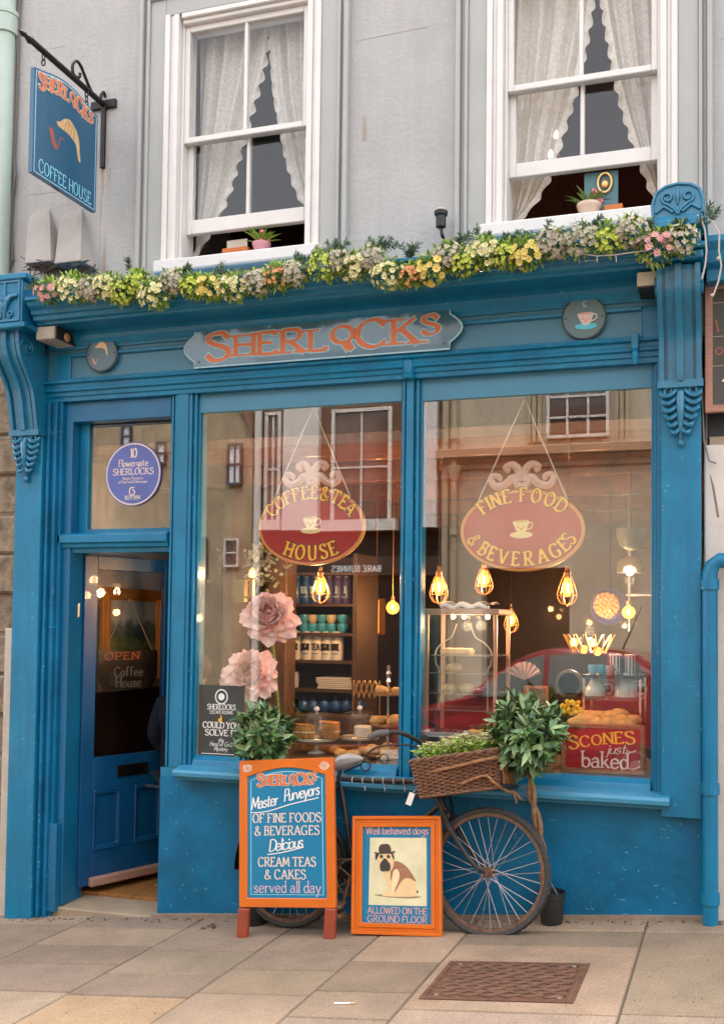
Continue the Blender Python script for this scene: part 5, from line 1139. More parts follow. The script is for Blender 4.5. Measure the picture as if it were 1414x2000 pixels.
for k in range(6):
    Mx = Matrix.Translation((p.x+rnd.uniform(-.012,.012),1.14,zs[1]+.007+k*.0125)) @ Matrix.Rotation(rnd.uniform(-.08,.08), 4, 'Z'); MB().obox(Mx,.25,.17,.010).build('menu', mat('pale_paper', (.62,.58,.5), .8), t, bevel=.002)
p = at(574,1344,1.1); b = MB(); b.box(p.x-.022,p.x+.022,1.08,1.13,zs[1]+.001,zs[1]+.105); tag(b.build('small_carton', TIN_W, bevel=.003), 'narrow white carton at left of the lower shelf', 'box')
for i, px in enumerate((578,597,620,642,664,684)):
    p = at(px,1372,.98); t = thing('blue_teapot', 'small dark blue teapot in the row behind the cake domes, %s' % ('first from left','second','third','fourth','fifth','last at right')[i], 'teapot', (p.x,1.1,p.z-.07))
    b = MB(); b.lathe([(.02,0),(.035,.012),(.043,.04),(.032,.07),(.012,.078),(.008,.086),(.012,.095),(0,.1)], (p.x,1.1,p.z-.07), 16); b.build('body', mat('blue_glaze', (.02,.09,.25), .2, coat=.5), t, smooth=True)
    b = MB(); b.tube([(p.x+.04,1.1,p.z-.04),(p.x+.06,1.09,p.z-.02),(p.x+.068,1.09,p.z-.002)], [.01,.007,.005], 8); b.build('spout', MATS['blue_glaze'], t, smooth=True)
zlow = at(630,1372,.98).z-.072
b = MB(); b.box(xs0-.03,xs1+.45,.85,1.028,-.11,zlow); t = b.build('back_counter', SHW, bevel=.003); tag(t, 'low dark counter carrying blue teapots behind the window goods', 'counter')
# expanding brass trellis
c0_, c1_ = at(690,1362,.9), at(742,1330,.9); t = thing('brass_trellis', 'expanding brass trellis rack beside the shelves', 'rack', (c0_.x,.9,zlow)); b = MB(); n_ = 5
for k in range(n_):
    a0, a1 = lerp(c0_.x,c1_.x,k/n_), lerp(c0_.x,c1_.x,(k+1)/n_)
    for q in (0,1): b.tube([(a0,.9+.006*q,(c0_.z,c1_.z)[q]),(a1,.9+.006*q,(c1_.z,c0_.z)[q])], .005, 5)
b.tube([(c0_.x,.9,zlow),(c0_.x,.9,c1_.z)], .005, 6); b.tube([(c1_.x,.9,zlow),(c1_.x,.9,c1_.z)], .005, 6); b.build('lattice', BRASS, t)
# cakes, domes and tiered stand
CAKE = mat('orange_sponge', (.50,.21,.04), .8, var=.35, vscale=45, bump=.5, bscale=120); SCONE = mat('scone_crust', (.68,.36,.10), .8, var=.3, vscale=35, bump=.6, bscale=90); ICING = mat('cream_icing', (.75,.6,.4), .6)
PLATE = mat('stand_china', (.62,.6,.55), .2, coat=.5)
def stand(px, py, Y, r, hgt, lab, dome=None):
    c = at(px, py, Y); t = thing('cake_stand', lab, 'cake stand', (c.x,Y,.757)); h0 = c.z-.757
    b = MB(); b.lathe([(r*.45,0),(r*.4,.008),(r*.12,.02),(r*.09,h0*.5),(r*.14,h0*.8),(r*.3,h0-.01),(r,h0-.006),(r*1.02,h0+.004),(r*.9,h0+.002),(0,h0)], (c.x,Y,.757), 28); b.build('stand', PLATE, t, smooth=True)
    if dome:
        b = MB(); b.lathe([(r*.9,.004),(r*.9,dome*.86),(r*.84,dome*.95),(r*.5,dome),(r*.08,dome*1.01)], c, 28); d_ = b.build('glass_dome', GLASS_CLR, t, smooth=True)
        b = MB(); b.lathe([(.006,dome*1.0),(.008,dome*1.04),(.018,dome*1.1),(.014,dome*1.2),(0,dome*1.24)], c, 12); b.build('knob', mat('crystal_knob', (.7,.7,.7), .1, spec=1), d_, smooth=True)
        b = MB(); b.tube([(c.x+r*.9*math.cos(a),Y+r*.9*math.sin(a),c.z+.006) for a in [2*PI*k/28 for k in range(28)]], .003, 5, closed=True); b.build('rim', SILVER, d_)
    return c
def wedge(c, r, h_, a, lab, w_=1.0):
    t = thing('cake_slice', lab, 'cake', c); b = MB(); n_ = 6
    pts = [(c[0],c[1])]+[(c[0]+r*math.cos(a+w_*k/n_), c[1]+r*math.sin(a+w_*k/n_)) for k in range(n_+1)]
    b.prism([(p[0],p[1],c[2]) for p in pts], (0,0,h_)); b.build('sponge', CAKE, t, bevel=.005, smooth=True)
    b = MB(); b.prism([(lerp(c[0],p[0],1.012),lerp(c[1],p[1],1.012),c[2]+h_*.46) for p in pts], (0,0,h_*.1)); b.build('filling', ICING, t)
    b = MB(); b.prism([(p[0],p[1],c[2]+h_+.001) for p in pts], (0,0,.006)); b.build('icing', CAKE if a < 0 else mat('brown_icing', (.42,.17,.04), .5), t, bevel=.003)
def scone(c, r, lab, m=None, sq=(1,1,.72), grp=None):
    b = MB(); b.ball((c[0],c[1],c[2]+r*sq[2]*.8), r, 12, 8, sq, jit=.10); o = b.build('scone', m or SCONE, None, smooth='all'); tag(o, lab, 'scone', grp); return o
c = stand(618,1443,.33,.115,0,'glass domed cake stand holding two cut orange cakes', .15)
wedge((c.x-.055,.34,c.z+.006), .085, .07, PI*.95, 'orange cake half, left under the first dome', 2.6); wedge((c.x+.045,.31,c.z+.006), .10, .085, -.35, 'taller orange cake half with dark cut face, right under the first dome', 2.6)
c = stand(702,1440,.50,.115,0,'second glass domed cake stand behind, holding a pale iced cake', .15)
b = MB(); b.lathe([(.0,.006),(.05,.006),(.052,.06),(.045,.068),(0,.07)], (c.x+.02,.5,c.z), 18); tag(b.build('iced_cake', mat('pale_icing', (.7,.66,.6), .6), smooth=True), 'small pale iced cake under the second dome', 'cake')
c = at(757,1470,.25); t = thing('tiered_stand', 'three tiered scone stand with silver column beside the mullion', 'cake stand', (c.x,.25,.757))
tz = [at(757,q,.25).z for q in (1474,1416,1356)]
for z, r in zip(tz, (.125,.10,.072)): b = MB(); b.lathe([(0,-.006),(r*.9,-.006),(r,.006),(r*.96,.008),(r*.85,.0),(0,.0)], (c.x,.25,z), 26); b.build('tier', mat('tier_copper', (.6,.33,.14), .3, .5), t, smooth=True)
zt_ = at(757,1298,.25).z; b = MB(); b.lathe([(.06,0),(.055,.01),(.01,.02),(.008,tz[2]-.757),(.014,tz[2]-.757+.02),(.007,tz[2]-.757+.05),(.016,tz[2]-.757+.07),(.008,tz[2]-.757+.09),(.018,zt_-.757-.05),(.008,zt_-.757-.035),(.014,zt_-.757-.01),(0,zt_-.757)], (c.x,.25,.757), 14); b.build('column', SILVER, t, smooth=True)
k = 0
for z, lst, nm in ((tz[0], ((-.07,-.05,.045),(.02,-.07,.042),(.085,.0,.04),(-.02,.05,.045)), 'bottom'), (tz[1], ((-.055,-.03,.04),(.045,-.04,.04),(.03,.05,.042),(-.05,.05,.034)), 'middle'), (tz[2], ((-.03,-.03,.038),(.035,.02,.03)), 'top')):
    for j, (dx, dy, r) in enumerate(lst): scone((c.x+dx,.25+dy,z+.001), r, 'golden scone on the %s tier of the tall stand' % nm, grp='scones on the %s tier' % nm)
# glass cake cabinet
y0, y1 = .16, .46; A, B, C_ = at(832,1440,y0), at(966,1440,y0), at(900,1200,y0); xa, xb, zt_ = A.x, B.x, C_.z
t = thing('cake_cabinet', 'tall copper framed glass cabinet of pastries with towel on top', 'cabinet', ((xa+xb)/2,.3,.757))
FRM = mat('rose_copper_frame', (.55,.33,.22), .35, .5); b = MB()
for x in (xa, xb):
    for y in (y0, y1): b.box(x-.010,x+.010,y-.010,y+.010,.757,zt_-.0)
b.build('corner_post', FRM, t, bevel=.002)
b = MB(); b.box(xa-.022,xb+.022,y0-.02,y1+.02,zt_,zt_+.03); b.build('top_board', mat('cabinet_top', (.42,.27,.19), .4), t, bevel=.004)
CSH = [at(900,q,y0+.1).z for q in (1384,1352,1313,1279)]
for z in CSH: MB().box(xa+.008,xb-.008,y0+.012,y1-.01,z-.006,z).build('glass_shelf', mat('shelf_edge_glass', (.5,.52,.48), .1, trans=.7), t)
MB().box(xa,xb,y0-.002,y0+.002,.77,zt_).build('front_pane', GLASS_CLR, t)
b = MB()
for s_ in (-1,1):
    xm = (xa+xb)/2; w_ = (xb-xa)/2; q = crom([(xm+s_*w_*.2,y0+.05,zt_-.05),(xm+s_*w_*.35,y0+.05,zt_-.12),(xm+s_*w_*.6,y0+.05,zt_-.15),(xm+s_*w_*.82,y0+.05,zt_-.20),(xm+s_*w_*.8,y0+.05,zt_-.27),(xm+s_*w_*.72,y0+.05,zt_-.30),(xm+s_*w_*.72,y0+.05,CSH[0])], 4); b.tube([Vector(p) for p in q], .004, 5)
b.build('wire_scroll', mat('cream_wire', (.62,.55,.42), .5), t)
b = MB()
for px in (885,906,952): p = at(px,1207,y0+.05); b.ball((p.x,y0+.05,zt_-.012), .012, 10, 8)
b.build('downlight', FILA, t, smooth=True); lamp(t, V((xa+xb)/2,y0+.12,zt_-.06), 3)
LIGHTPASTRY = mat('pale_pastry', (.66,.47,.25), .8, var=.25, vscale=40, bump=.5, bscale=100)
p = at(893,1276,.27); b = MB(); b.obox(Matrix.Translation((p.x,.27,CSH[3]+.018)),.17,.10,.034); tag(b.build('flapjack_slab', LIGHTPASTRY, bevel=.008, seg=2), 'flat flapjack slab on the top shelf of the glass cabinet', 'pastry')
for px, sh, r, lab in ((887,2,.046,'round scone on the second shelf of the glass cabinet'),(877,1,.040,'left fruit scone on the third cabinet shelf'),(912,1,.044,'right fruit scone on the third cabinet shelf')):
    p = at(px,1350,.27); scone((p.x,.27,CSH[sh]+.001), r, lab, LIGHTPASTRY, (1.05,1,.6))
p = at(920,1180,.3); b = MB()
b.grid(lambda u, v: V(xa+.07+u*.27, .17+v*.24, zt_+.034+.022+.016*math.sin(u*9+v*3)*math.sin(v*5+1)), 18, 12); b.grid(lambda u, v: V(xa+.075+u*.26, .175+v*.23, zt_+.033+.004*math.sin(u*11)), 12, 6)
b.tube([V(xa+.07+u*.27, .165, zt_+.043+.010*math.sin(u*9*2)) for u in [k/16 for k in range(17)]], .012, 8)
tag(b.build('folded_towel', mat('white_linen', (.75,.73,.7), .9, bump=.2), smooth='all', fix=False), 'crumpled white towel lying on top of the glass cabinet', 'towel')
def tray(px, py, Y, w_, d_, lab, m):
    p = at(px,py,Y); t = thing('cake_tray', lab, 'tray', (p.x,Y,p.z)); b = MB(); o = [(-w_/2,-d_/2),(w_/2,-d_/2),(w_/2,d_/2),(-w_/2,d_/2)]
    b.prism([(p.x+q[0]*.8,Y+q[1]*.8,p.z) for q in o], (0,0,.005)); b.ring([(p.x+q[0],Y+q[1],p.z+.025) for q in o], [(p.x+q[0]*.8,Y+q[1]*.8,p.z+.005) for q in o], (0,0,.004)); b.build('dish', m, t, bevel=.002)
    b = MB(); b.box(p.x-.03,p.x+.03,Y-.03,Y+.03,.757,p.z-.001); b.build('foot', SILVER, t); return p
p = tray(872,1438,.09,.24,.12,'pale blue dish of dark brownies in the right pane', mat('pale_blue_china', (.45,.58,.6), .2, coat=.4))
for k in range(5): b = MB(); b.obox(Matrix.Translation((p.x-.07+k*.035,.09+.012*(k % 2),p.z+.022)),.03,.05,.03); tag(b.build('brownie', mat('brownie', (.07,.03,.02), .7, bump=.4), bevel=.004), 'dark brownie in the row on the pale blue dish', 'cake', 'brownies on the blue dish')
p = tray(938,1440,.10,.16,.12,'white dish of golden pastries beside the bay tree', PLATE)
for k in range(3): scone((p.x-.04+k*.04,.1,p.z+.008), .026, 'golden pastry on the white dish by the bay tree', grp='pastries on the white dish')
# display case with scone heap, teapots and canisters
y0, y1 = .30, .60; A, B = at(1137,1400,y0), at(1252,1327,y0); xa, xb, zt_ = A.x, B.x, B.z
t = thing('display_case', 'low glass display case with black top carrying canisters, right pane', 'cabinet', ((xa+xb)/2,.45,.757))
b = MB(); b.box(xa,xb,y0,y1,zt_,zt_+.016); b.build('top_board', mat('black_gloss', (.015,.014,.013), .15), t, bevel=.002)
b = MB()
for x in (xa+.006, xb-.006):
    for y in (y0+.006, y1-.006): b.box(x-.006,x+.006,y-.006,y+.006,.757,zt_)
b.build('corner_post', SILVER, t); MB().box(xa+.012,xb-.012,y0+.004,y0+.008,.757,zt_).build('front_pane', GLASS_CLR, t)
zm = at(1195,1366,y0).z; MB().box(xa+.012,xb-.012,y0+.012,y1-.01,zm-.008,zm).build('glass_shelf', MATS['shelf_edge_glass'], t)
def canister(px, r, h_, lab):
    p = at(px,1325,.42); t = thing('striped_canister', lab, 'canister', (p.x,.42,zt_+.016)); b = MB(); b.lathe([(r,0),(r,h_),(r*.9,h_+.003),(0,h_+.004)], (p.x,.42,zt_+.017), 24); b.build('body', mat('canister_silver', (.6,.6,.58), .3, .4), t, smooth=True)
    b = MB()
    for k in range(0,24,2): a = 2*PI*k/24; b.tube([(p.x+r*math.cos(a),.42+r*math.sin(a),zt_+.02),(p.x+r*math.cos(a),.42+r*math.sin(a),zt_+.012+h_)], .004, 5)
    b.build('dark_stripe', P_BLACK, t)
canister(1201,.034,.105,'left silver canister with dark stripes on the display case'); canister(1231,.034,.105,'right silver canister with dark stripes on the display case')
for px, m, lab in ((1157,mat('sky_mug', (.2,.45,.6), .25),'pale blue mug on the display case'),(1175,TEAL,'turquoise mug on the display case'),(1190,mat('grey_mug', (.4,.4,.38), .3),'small grey cup on the display case')):
    p = at(px,1325,.38); t = thing('mug', lab, 'mug', (p.x,.38,zt_+.016)); cup(t, (p.x,.38,zt_+.017), .026, .05, m)
WCH = mat('white_china', (.78,.74,.68), .15, coat=.5)
for px, lab, k in ((1162,'cream china teapot on the glass shelf at left',1.0),(1222,'tall white fluted china jug on the glass shelf at right',1.15)):
    p = at(px,1365,.4); t = thing('china_pot', lab, 'teapot', (p.x,.4,zm)); b = MB(); b.lathe([(.05*k,0),(.058*k,.01),(.05*k,.05*k),(.03*k,.085*k),(.022*k,.095*k),(.012*k,.105*k),(.014*k,.115*k),(0,.12*k)], (p.x,.4,zm+.001), 18); b.build('body', WCH, t, smooth=True)
    b = MB(); b.tube([Vector(q) for q in crom([(p.x+.045*k,.4,zm+.07),(p.x+.085*k,.4,zm+.07),(p.x+.085*k,.4,zm+.03),(p.x+.05*k,.4,zm+.025)])], .006, 6); b.build('handle', WCH, t, smooth=True)
p = at(1180,1398,.40); b = MB(); b.lathe([(.02,0),(.022,.03),(.012,.05),(.008,.08),(0,.085)], (p.x,.4,.76), 12); tag(b.build('red_bottle', mat('red_plastic', (.5,.03,.02), .35), smooth=True), 'little red bottle inside the display case', 'bottle')
c = at(1180,1408,.18); w_ = at(1243,1408,.18).x-c.x
MB().box(c.x-w_*1.05,c.x+w_*1.05,.09,.29,.757,c.z-.045).build('scone_block', MATS['cabinet_top'], None, bevel=.004); tag(bpy.data.objects['scone_block'], 'wooden block behind the red sign carrying a heap of scones', 'board')
for k in range(17):
    row = k // 6; u = (k % 6+.5*(row % 2)+.35)/6; rr_ = rnd.uniform(.040,.05)
    scone((c.x+w_*(2*u-1)*.92, .13+.055*row+rnd.uniform(-.01,.01), c.z-.045+.014*row+rnd.uniform(0,.012)), rr_, 'golden brown scone in the heap above the red sign', None, (1.15,1,.75), 'scones heaped above the red sign')
# picture frame, round mirror, ornament, yellow posy, wall plate
p = at(1048,1372,.3); hw = .06; t = thing('small_picture', 'small orange framed picture standing behind the bay tree crown', 'picture', (p.x,.3,.757)); zz = at(1048,1340,.3).z
b = MB(); b.ring([(p.x-hw,.3,zz-.16),(p.x+hw,.3,zz-.16),(p.x+hw,.3,zz),(p.x-hw,.3,zz)], [(p.x-hw+.014,.3,zz-.146),(p.x+hw-.014,.3,zz-.146),(p.x+hw-.014,.3,zz-.014),(p.x-hw+.014,.3,zz-.014)], (0,.015,0)); b.box(p.x-hw,p.x+hw,.305,.318,.757,zz-.162); b.build('frame', mat('terracotta_frame', (.5,.17,.06), .5), t)
MB().box(p.x-hw+.014,p.x+hw-.014,.306,.312,zz-.146,zz-.014).build('print', mat('faded_print', (.3,.18,.13), .6, var=.6, vscale=30), t)
p = at(1111,1335,.5); t = thing('round_mirror', 'round dark framed mirror leaning left of the display case', 'mirror', (p.x,.5,.757)); r = .075
Mx = Matrix.Translation(p) @ Matrix.Rotation(PI/2, 4, 'X'); b = MB(); b.lathe([(r*.8,0),(r*.8,.012),(r,.01),(r*1.03,-.004),(r,-.012),(r*.8,0)], n=28, M=Mx); b.tube([(p.x,.51,p.z-r),(p.x,.51,.757)], .014, 8); b.build('frame', mat('olive_frame', (.12,.1,.05), .4), t, smooth=True)
b = MB(); b.lathe([(0,.004),(r*.8,.004)], n=28, M=Mx); b.build('glass', mat('mirror_glass', (.35,.33,.3), .05, .9), t)
p = at(1017,1310,.45); t = thing('pleated_fan', 'pleated dusty pink fan ornament behind the car reflection', 'ornament', (p.x,.45,.757)); b = MB()
for k in range(15):
    a0, a1 = PI*.12+PI*.76*k/15, PI*.12+PI*.76*(k+1)/15; o = V(p.x+.02,.45,p.z-.05); R_ = .10
    q0, q1 = o+V(math.cos(a0)*R_,-.012*(k % 2),math.sin(a0)*R_), o+V(math.cos(a1)*R_,-.012*((k+1) % 2),math.sin(a1)*R_); b.prism([o,q0,q1], (0,.004,0))
b.build('pleats', mat('dusty_pink', (.5,.3,.24), .7), t); b = MB(); b.tube([(p.x+.02,.455,p.z-.085),(p.x+.02,.455,.757)], .008, 6); b.build('stem', BRASS, t)
p = at(1115,1392,.22); t = thing('yellow_posy', 'small posy of bright yellow flowers in a dark pot by the scone heap', 'flowers', (p.x,.22,.757)); b = MB()
for k in range(22): q = V(p.x+rnd.uniform(-.05,.05),.22+rnd.uniform(-.03,.03),p.z+rnd.uniform(-.01,.06)); b.ball(q, .013, 7, 5, jit=.2)
b.build('blossoms', mat('bright_yellow_petal', (.85,.55,.02), .6), t, smooth=True); b = MB(); b.lathe([(.03,0),(.042,max(.03,p.z-.02-.757)),(.036,max(.03,p.z-.02-.757))], (p.x,.22,.757), 14); b.build('pot', MATS['black_gloss'], t)
p = at(1190,1185,1.25); r = at(1226,1185,1.25).x-p.x; t = thing('wall_plate', 'large round navy plate with orange basketwork pattern hanging at the right of the shop', 'plate', p)
b = MB(); b.tube([p+V(0,.02,r*.9),(p.x,p.y+.02,2.37)], .004, 5); b.build('cord', DARK, t)
Mx = Matrix.Translation(p) @ Matrix.Rotation(PI/2, 4, 'X'); b = MB(); b.lathe([(0,.0),(r*.7,.0),(r,.03),(r*1.02,.025),(r*.7,-.012),(0,-.012)], n=36, M=Mx); b.build('dish', mat('navy_glaze', (.02,.02,.07), .3), t, smooth=True)
b = MB(); f_ = Frame(p+V(0,-.03,0), V(1,0,0), V(0,0,1))
for k in range(9):
    o = (-.72+1.44*k/8)*.72; h_ = math.sqrt(max(.02, .44-o*o))
    b.tube([f_.P(r*(o-.12+.10*math.sin(q*4)), r*h_*(-1+2*q)+.01, .012+.008*math.sin(q*18+k*PI)) for q in [j/14 for j in range(15)]], .011, 6)
    b.tube([f_.P(r*(h_*(-1+2*q)-.12), r*o+.01, .012-.008*math.sin(q*18+k*PI)) for q in [j/14 for j in range(15)]], .011, 6)
b.build('basketwork', mat('orange_cane', (.33,.11,.03), .5), t, smooth=True); lamp(t, p+V(-.25,-.5,.2), 5) if False else None
# gold framed painting in the corridor
xw = -3.80; q0, q1 = at(196,1250,.4), at(306,1250,1.1)
def on_x(px, py): return atx(px, py, xw)
ya, yb = on_x(194,1250).y, on_x(312,1250).y; za, zb_ = on_x(250,1345).z, on_x(250,1150).z
t = thing('gilt_painting', 'gilt framed landscape painting on the corridor wall behind the door glass', 'picture', (xw,(ya+yb)/2,za)); fr = Frame((xw+.03,ya,za),(0,yb-ya,0),(0,0,zb_-za)); W_, H_ = fr.W, fr.H
b = MB()
for o0, o1, d in ((0,.03,.0),(.03,.06,.012),(.06,.08,-.006)):
    A_ = [(o0,o0),(W_-o0,o0),(W_-o0,H_-o0),(o0,H_-o0)]; B_ = [(o1,o1),(W_-o1,o1),(W_-o1,H_-o1),(o1,H_-o1)]; b.ring([fr.P(*p_,d) for p_ in A_],[fr.P(*p_,d) for p_ in B_],fr.n*-.03)
b.build('frame', mat('gilt_wood', (.62,.26,.05), .35, .5), t, bevel=.002)
def paint_mat():
    M = mat('landscape_oil', (.2,.22,.2), .5); N = M.node_tree.nodes; L = M.node_tree.links; bs = N['Principled BSDF']
    tc = N.new('ShaderNodeTexCoord'); sx = N.new('ShaderNodeSeparateXYZ'); L.new(tc.outputs['Object'], sx.inputs[0]); nz_ = N.new('ShaderNodeTexNoise'); nz_.inputs['Scale'].default_value = 14; nz_.inputs['Detail'].default_value = 8; L.new(tc.outputs['Object'], nz_.inputs[0])
    mr = N.new('ShaderNodeMapRange'); mr.inputs[1].default_value = za; mr.inputs[2].default_value = zb_; L.new(sx.outputs['Z'], mr.inputs[0]); ad = N.new('ShaderNodeMath'); ad.operation = 'MULTIPLY_ADD'; ad.inputs[1].default_value = .22; L.new(nz_.outputs[0], ad.inputs[0]); L.new(mr.outputs[0], ad.inputs[2])
    cr = N.new('ShaderNodeValToRGB'); L.new(ad.outputs[0], cr.inputs[0]); e = cr.color_ramp.elements; e[0].position = .2; e[0].color = (.05,.035,.02,1); e[1].position = 1; e[1].color = (.3,.33,.36,1)
    for pz, c in ((.42,(.07,.07,.025,1)),(.55,(.16,.17,.05,1)),(.62,(.05,.08,.05,1)),(.74,(.1,.14,.13,1)),(.82,(.4,.4,.33,1))): q = e.new(pz); q.color = c
    L.new(cr.outputs[0], bs.inputs[0]); return M
b = MB(); slab(b, fr, [(.075,.075),(W_-.075,.075),(W_-.075,H_-.075),(.075,H_-.075)], -.02, -.008); b.build('canvas', paint_mat(), t)
b = MB(); xq, yq = -3.62, .62; b.tube([(xq,yq,-.11),(xq,yq,.62)], .012, 8); b.lathe([(.07,0),(.06,.015),(.012,.02)], (xq,yq,-.112), 14); tag(b.build('copper_pole', COPPER, smooth=True), 'slim copper pole standing behind the door glass', 'pole')

p = at(731,1204,1.75); t = thing('wall_lantern', 'dim amber lit panel lantern deep in the shop left of the mullion', 'lamp', p)
w2, h2 = .05, .13; b = MB(); b.ring([(p.x-w2,1.75,p.z-h2),(p.x+w2,1.75,p.z-h2),(p.x+w2,1.75,p.z+h2),(p.x-w2,1.75,p.z+h2)], [(p.x-w2+.012,1.75,p.z-h2+.012),(p.x+w2-.012,1.75,p.z-h2+.012),(p.x+w2-.012,1.75,p.z+h2-.012),(p.x-w2+.012,1.75,p.z+h2-.012)], (0,.08,0)); b.box(p.x-w2,p.x+w2,1.831,1.84,p.z-h2,p.z+h2); b.tube([(p.x,1.79,p.z+h2),(p.x,1.79,2.37)], .005, 6); b.build('frame', mat('copper_frame', (.35,.14,.05), .4, .4), t)
MB().box(p.x-w2+.012,p.x+w2-.012,1.80,1.81,p.z-h2+.012,p.z+h2-.012).build('amber_panel', amber('dim_amber_glass', .35, (1,.28,.04), .1), t)
b = MB(); b.tube([(p.x-.01,1.78,p.z-.02),(p.x-.01,1.78,p.z+.02)], [.005,.01], 6); b.build('flame', FILA, t)

for k, (px, py, Y, r, lab) in enumerate(((668,1478,.16,.040,'sugared bun in front of the second domed cake stand, left of a pair'),(690,1480,.13,.042,'sugared bun in front of the second domed cake stand, right of a pair'),(712,1452,.34,.038,'small pie behind the two sugared buns'),(655,1462,.30,.036,'small pie between the two domed cake stands'))):
    p = at(px, py, Y); scone((p.x,Y,.759), r, lab, CAKE if k > 1 else SCONE, (1.1,1,.7))
# ------------------------------------------------------------------ the bicycle, leaning on the sill
BO = at(568,1812,-.235); BF = at(957,1826,-.30)
bfr = Frame(BO, BF-BO, V(0,.155,1)); bux, buu, bn = bfr.x, bfr.u, bfr.n
def bk(px, py, d=0):                      # photo pixel -> point in the bicycle's own plane (pushed out by d)
    dr = ray(px, py); o = bfr.O+bn*d; return CAM+dr*((o-CAM).dot(bn)/dr.dot(bn))
BLACKP = mat('chipped_black_enamel', (.03,.024,.022), .4, .3, var=.3, vscale=30, chips=(.28,.15,.09), chip_amt=.62, chip_scale=40); RUST = mat('rusty_steel', (.18,.105,.07), .6, .5, var=.5, vscale=50); SPOKE = mat('dull_spoke_steel', (.42,.36,.33), .4, .7)
bike = thing('bicycle', 'old black carrier bicycle with wicker basket leaning on the blue sill', 'bicycle', (BO.x+.55,-.26,gz(BO.x+.55)))
R_ = .302
def wheel(cx_px, name='wheel'):
    base = bk(*cx_px); ax = bn; c = base+buu*0
    def pt(a, r, d=0): return c+bux*(r*math.cos(a))+buu*(r*math.sin(a))+ax*d
    b = MB(); n_ = 56; prof_ = [(R_-.028,.010),(R_-.020,.0155),(R_-.008,.0155),(R_-.002,.008),(R_,0),(R_-.002,-.008),(R_-.008,-.0155),(R_-.020,-.0155),(R_-.028,-.010)]
    vs_ = [pt(2*PI*k/n_, r, d) for k in range(n_) for r, d in prof_]; m_ = len(prof_)
    b.add(vs_, [(k*m_+i, k*m_+(i+1)%m_, ((k+1)%n_)*m_+(i+1)%m_, ((k+1)%n_)*m_+i) for k in range(n_) for i in range(m_)])
    for k in range(112):                                                       # tread blocks
        a = 2*PI*k/112; s_ = .006 if k % 2 else -.006; p = pt(a, R_+.0005, s_); q = pt(a+.022, R_+.0005, s_)
        b.tube([p, q], .004, 4)
    w_ = b.build('wheel', mat('old_tyre', (.045,.042,.040), .8, var=.3, vscale=60, bump=.2), bike, smooth=True)
    b = MB(); pr = [(R_-.027,.012),(R_-.042,.011),(R_-.045,.0),(R_-.042,-.011),(R_-.027,-.012),(R_-.031,0)]; m_ = len(pr)
    vs_ = [pt(2*PI*k/n_, r, d) for k in range(n_) for r, d in pr]; b.add(vs_, [(k*m_+i, k*m_+(i+1)%m_, ((k+1)%n_)*m_+(i+1)%m_, ((k+1)%n_)*m_+i) for k in range(n_) for i in range(m_)])
    b.build('rim', RUST, w_, smooth=True)
    b = MB()
    for k in range(32):
        a = 2*PI*k/32; s_ = 1 if k % 2 else -1; h = a+(.95 if (k//2) % 2 else -.95)
        b.tube([pt(h, .022, s_*.028), pt(a, R_-.041, 0)], .0015, 4)
    b.build('spokes', SPOKE, w_)
    b = MB(); b.tube([c-ax*.055, c+ax*.055], .009, 8); b.tube([c-ax*.03, c+ax*.03], .017, 12)
    for s_ in (-1,1): b.tube([c+ax*(s_*.026), c+ax*(s_*.032)], .027, 14); b.tube([c+ax*(s_*.048),c+ax*(s_*.056)], .013, 6)
    b.build('hub', RUST, w_, smooth=True); return c
cF = wheel((955,1703)); cR = wheel((568,1692))
b = MB(); T = lambda *q, r=.013: b.tube([bk(*p) for p in q], r, 10)
seat_cl, bb = (664,1523), (694,1712); hd_top, hd_bot = (842,1512), (868,1582)
T(seat_cl, bb, r=.015); T(seat_cl, (845,1527), r=.013); T((862,1570), bb, r=.015); T((838,1500), hd_bot, r=.018)
for s_ in (-1,1):
    b.tube([bk(*bb)+bn*(.02*s_), cR+bn*(.05*s_)], .009, 8); b.tube([bk(*seat_cl)+bn*(.014*s_), cR+bn*(.05*s_)], .008, 8)
b.tube([bk(*bb)-bn*.035, bk(*bb)+bn*.035], .022, 12)
b.build('frame', BLACKP, bike, smooth=True)
b = MB()
for s_ in (-1,1):
    pts = [bk(872,1590)+bn*(.045*s_), bk(885,1618)+bn*(.05*s_), bk(908,1655)+bn*(.052*s_), bk(932,1688)+bn*(.052*s_), cF+bn*(.05*s_)]
    b.tube([Vector(q) for q in crom([tuple(p) for p in pts], 4)], [.015-.006*i/16 for i in range(17)], 8)
b.tube([bk(872,1588)-bn*.055, bk(872,1588)+bn*.055], .014, 8); b.tube([bk(868,1580), bk(876,1598)], .022, 10)
b.tube([bk(884,1617)-bn*.06, bk(884,1617)+bn*.06], .008, 6); b.build('fork', BLACKP, bike, smooth=True)
b = MB(); b.tube([bk(838,1502), bk(835,1462)], .012, 8)
hb = [tuple(bk(752,1446)+bn*.20), tuple(bk(772,1436)+bn*.19), tuple(bk(800,1434)+bn*.13), tuple(bk(822,1446)+bn*.06), tuple(bk(836,1462)), tuple(bk(826,1456)-bn*.08), tuple(bk(806,1450)-bn*.14)]
b.tube([Vector(q) for q in crom(hb, 5)], .0115, 8); b.tube([Vector(q) for q in crom([tuple(bk(745,1480)+bn*.2), tuple(bk(770,1462)+bn*.2), tuple(bk(805,1456)+bn*.1), tuple(bk(834,1464))], 5)], .005, 6)
b.tube([bk(834,1470), bk(838,1500)+bn*.012], .005, 6); b.build('handlebar', BLACKP, bike, smooth=True)
b = MB(); b.tube([Vector(q) for q in crom(hb[:3], 5)][:8], [.015,.0175,.017,.0175,.017,.0175,.017,.016], 10); b.build('grip', mat('grey_rubber_grip', (.10,.09,.088), .6), bike, smooth=True)
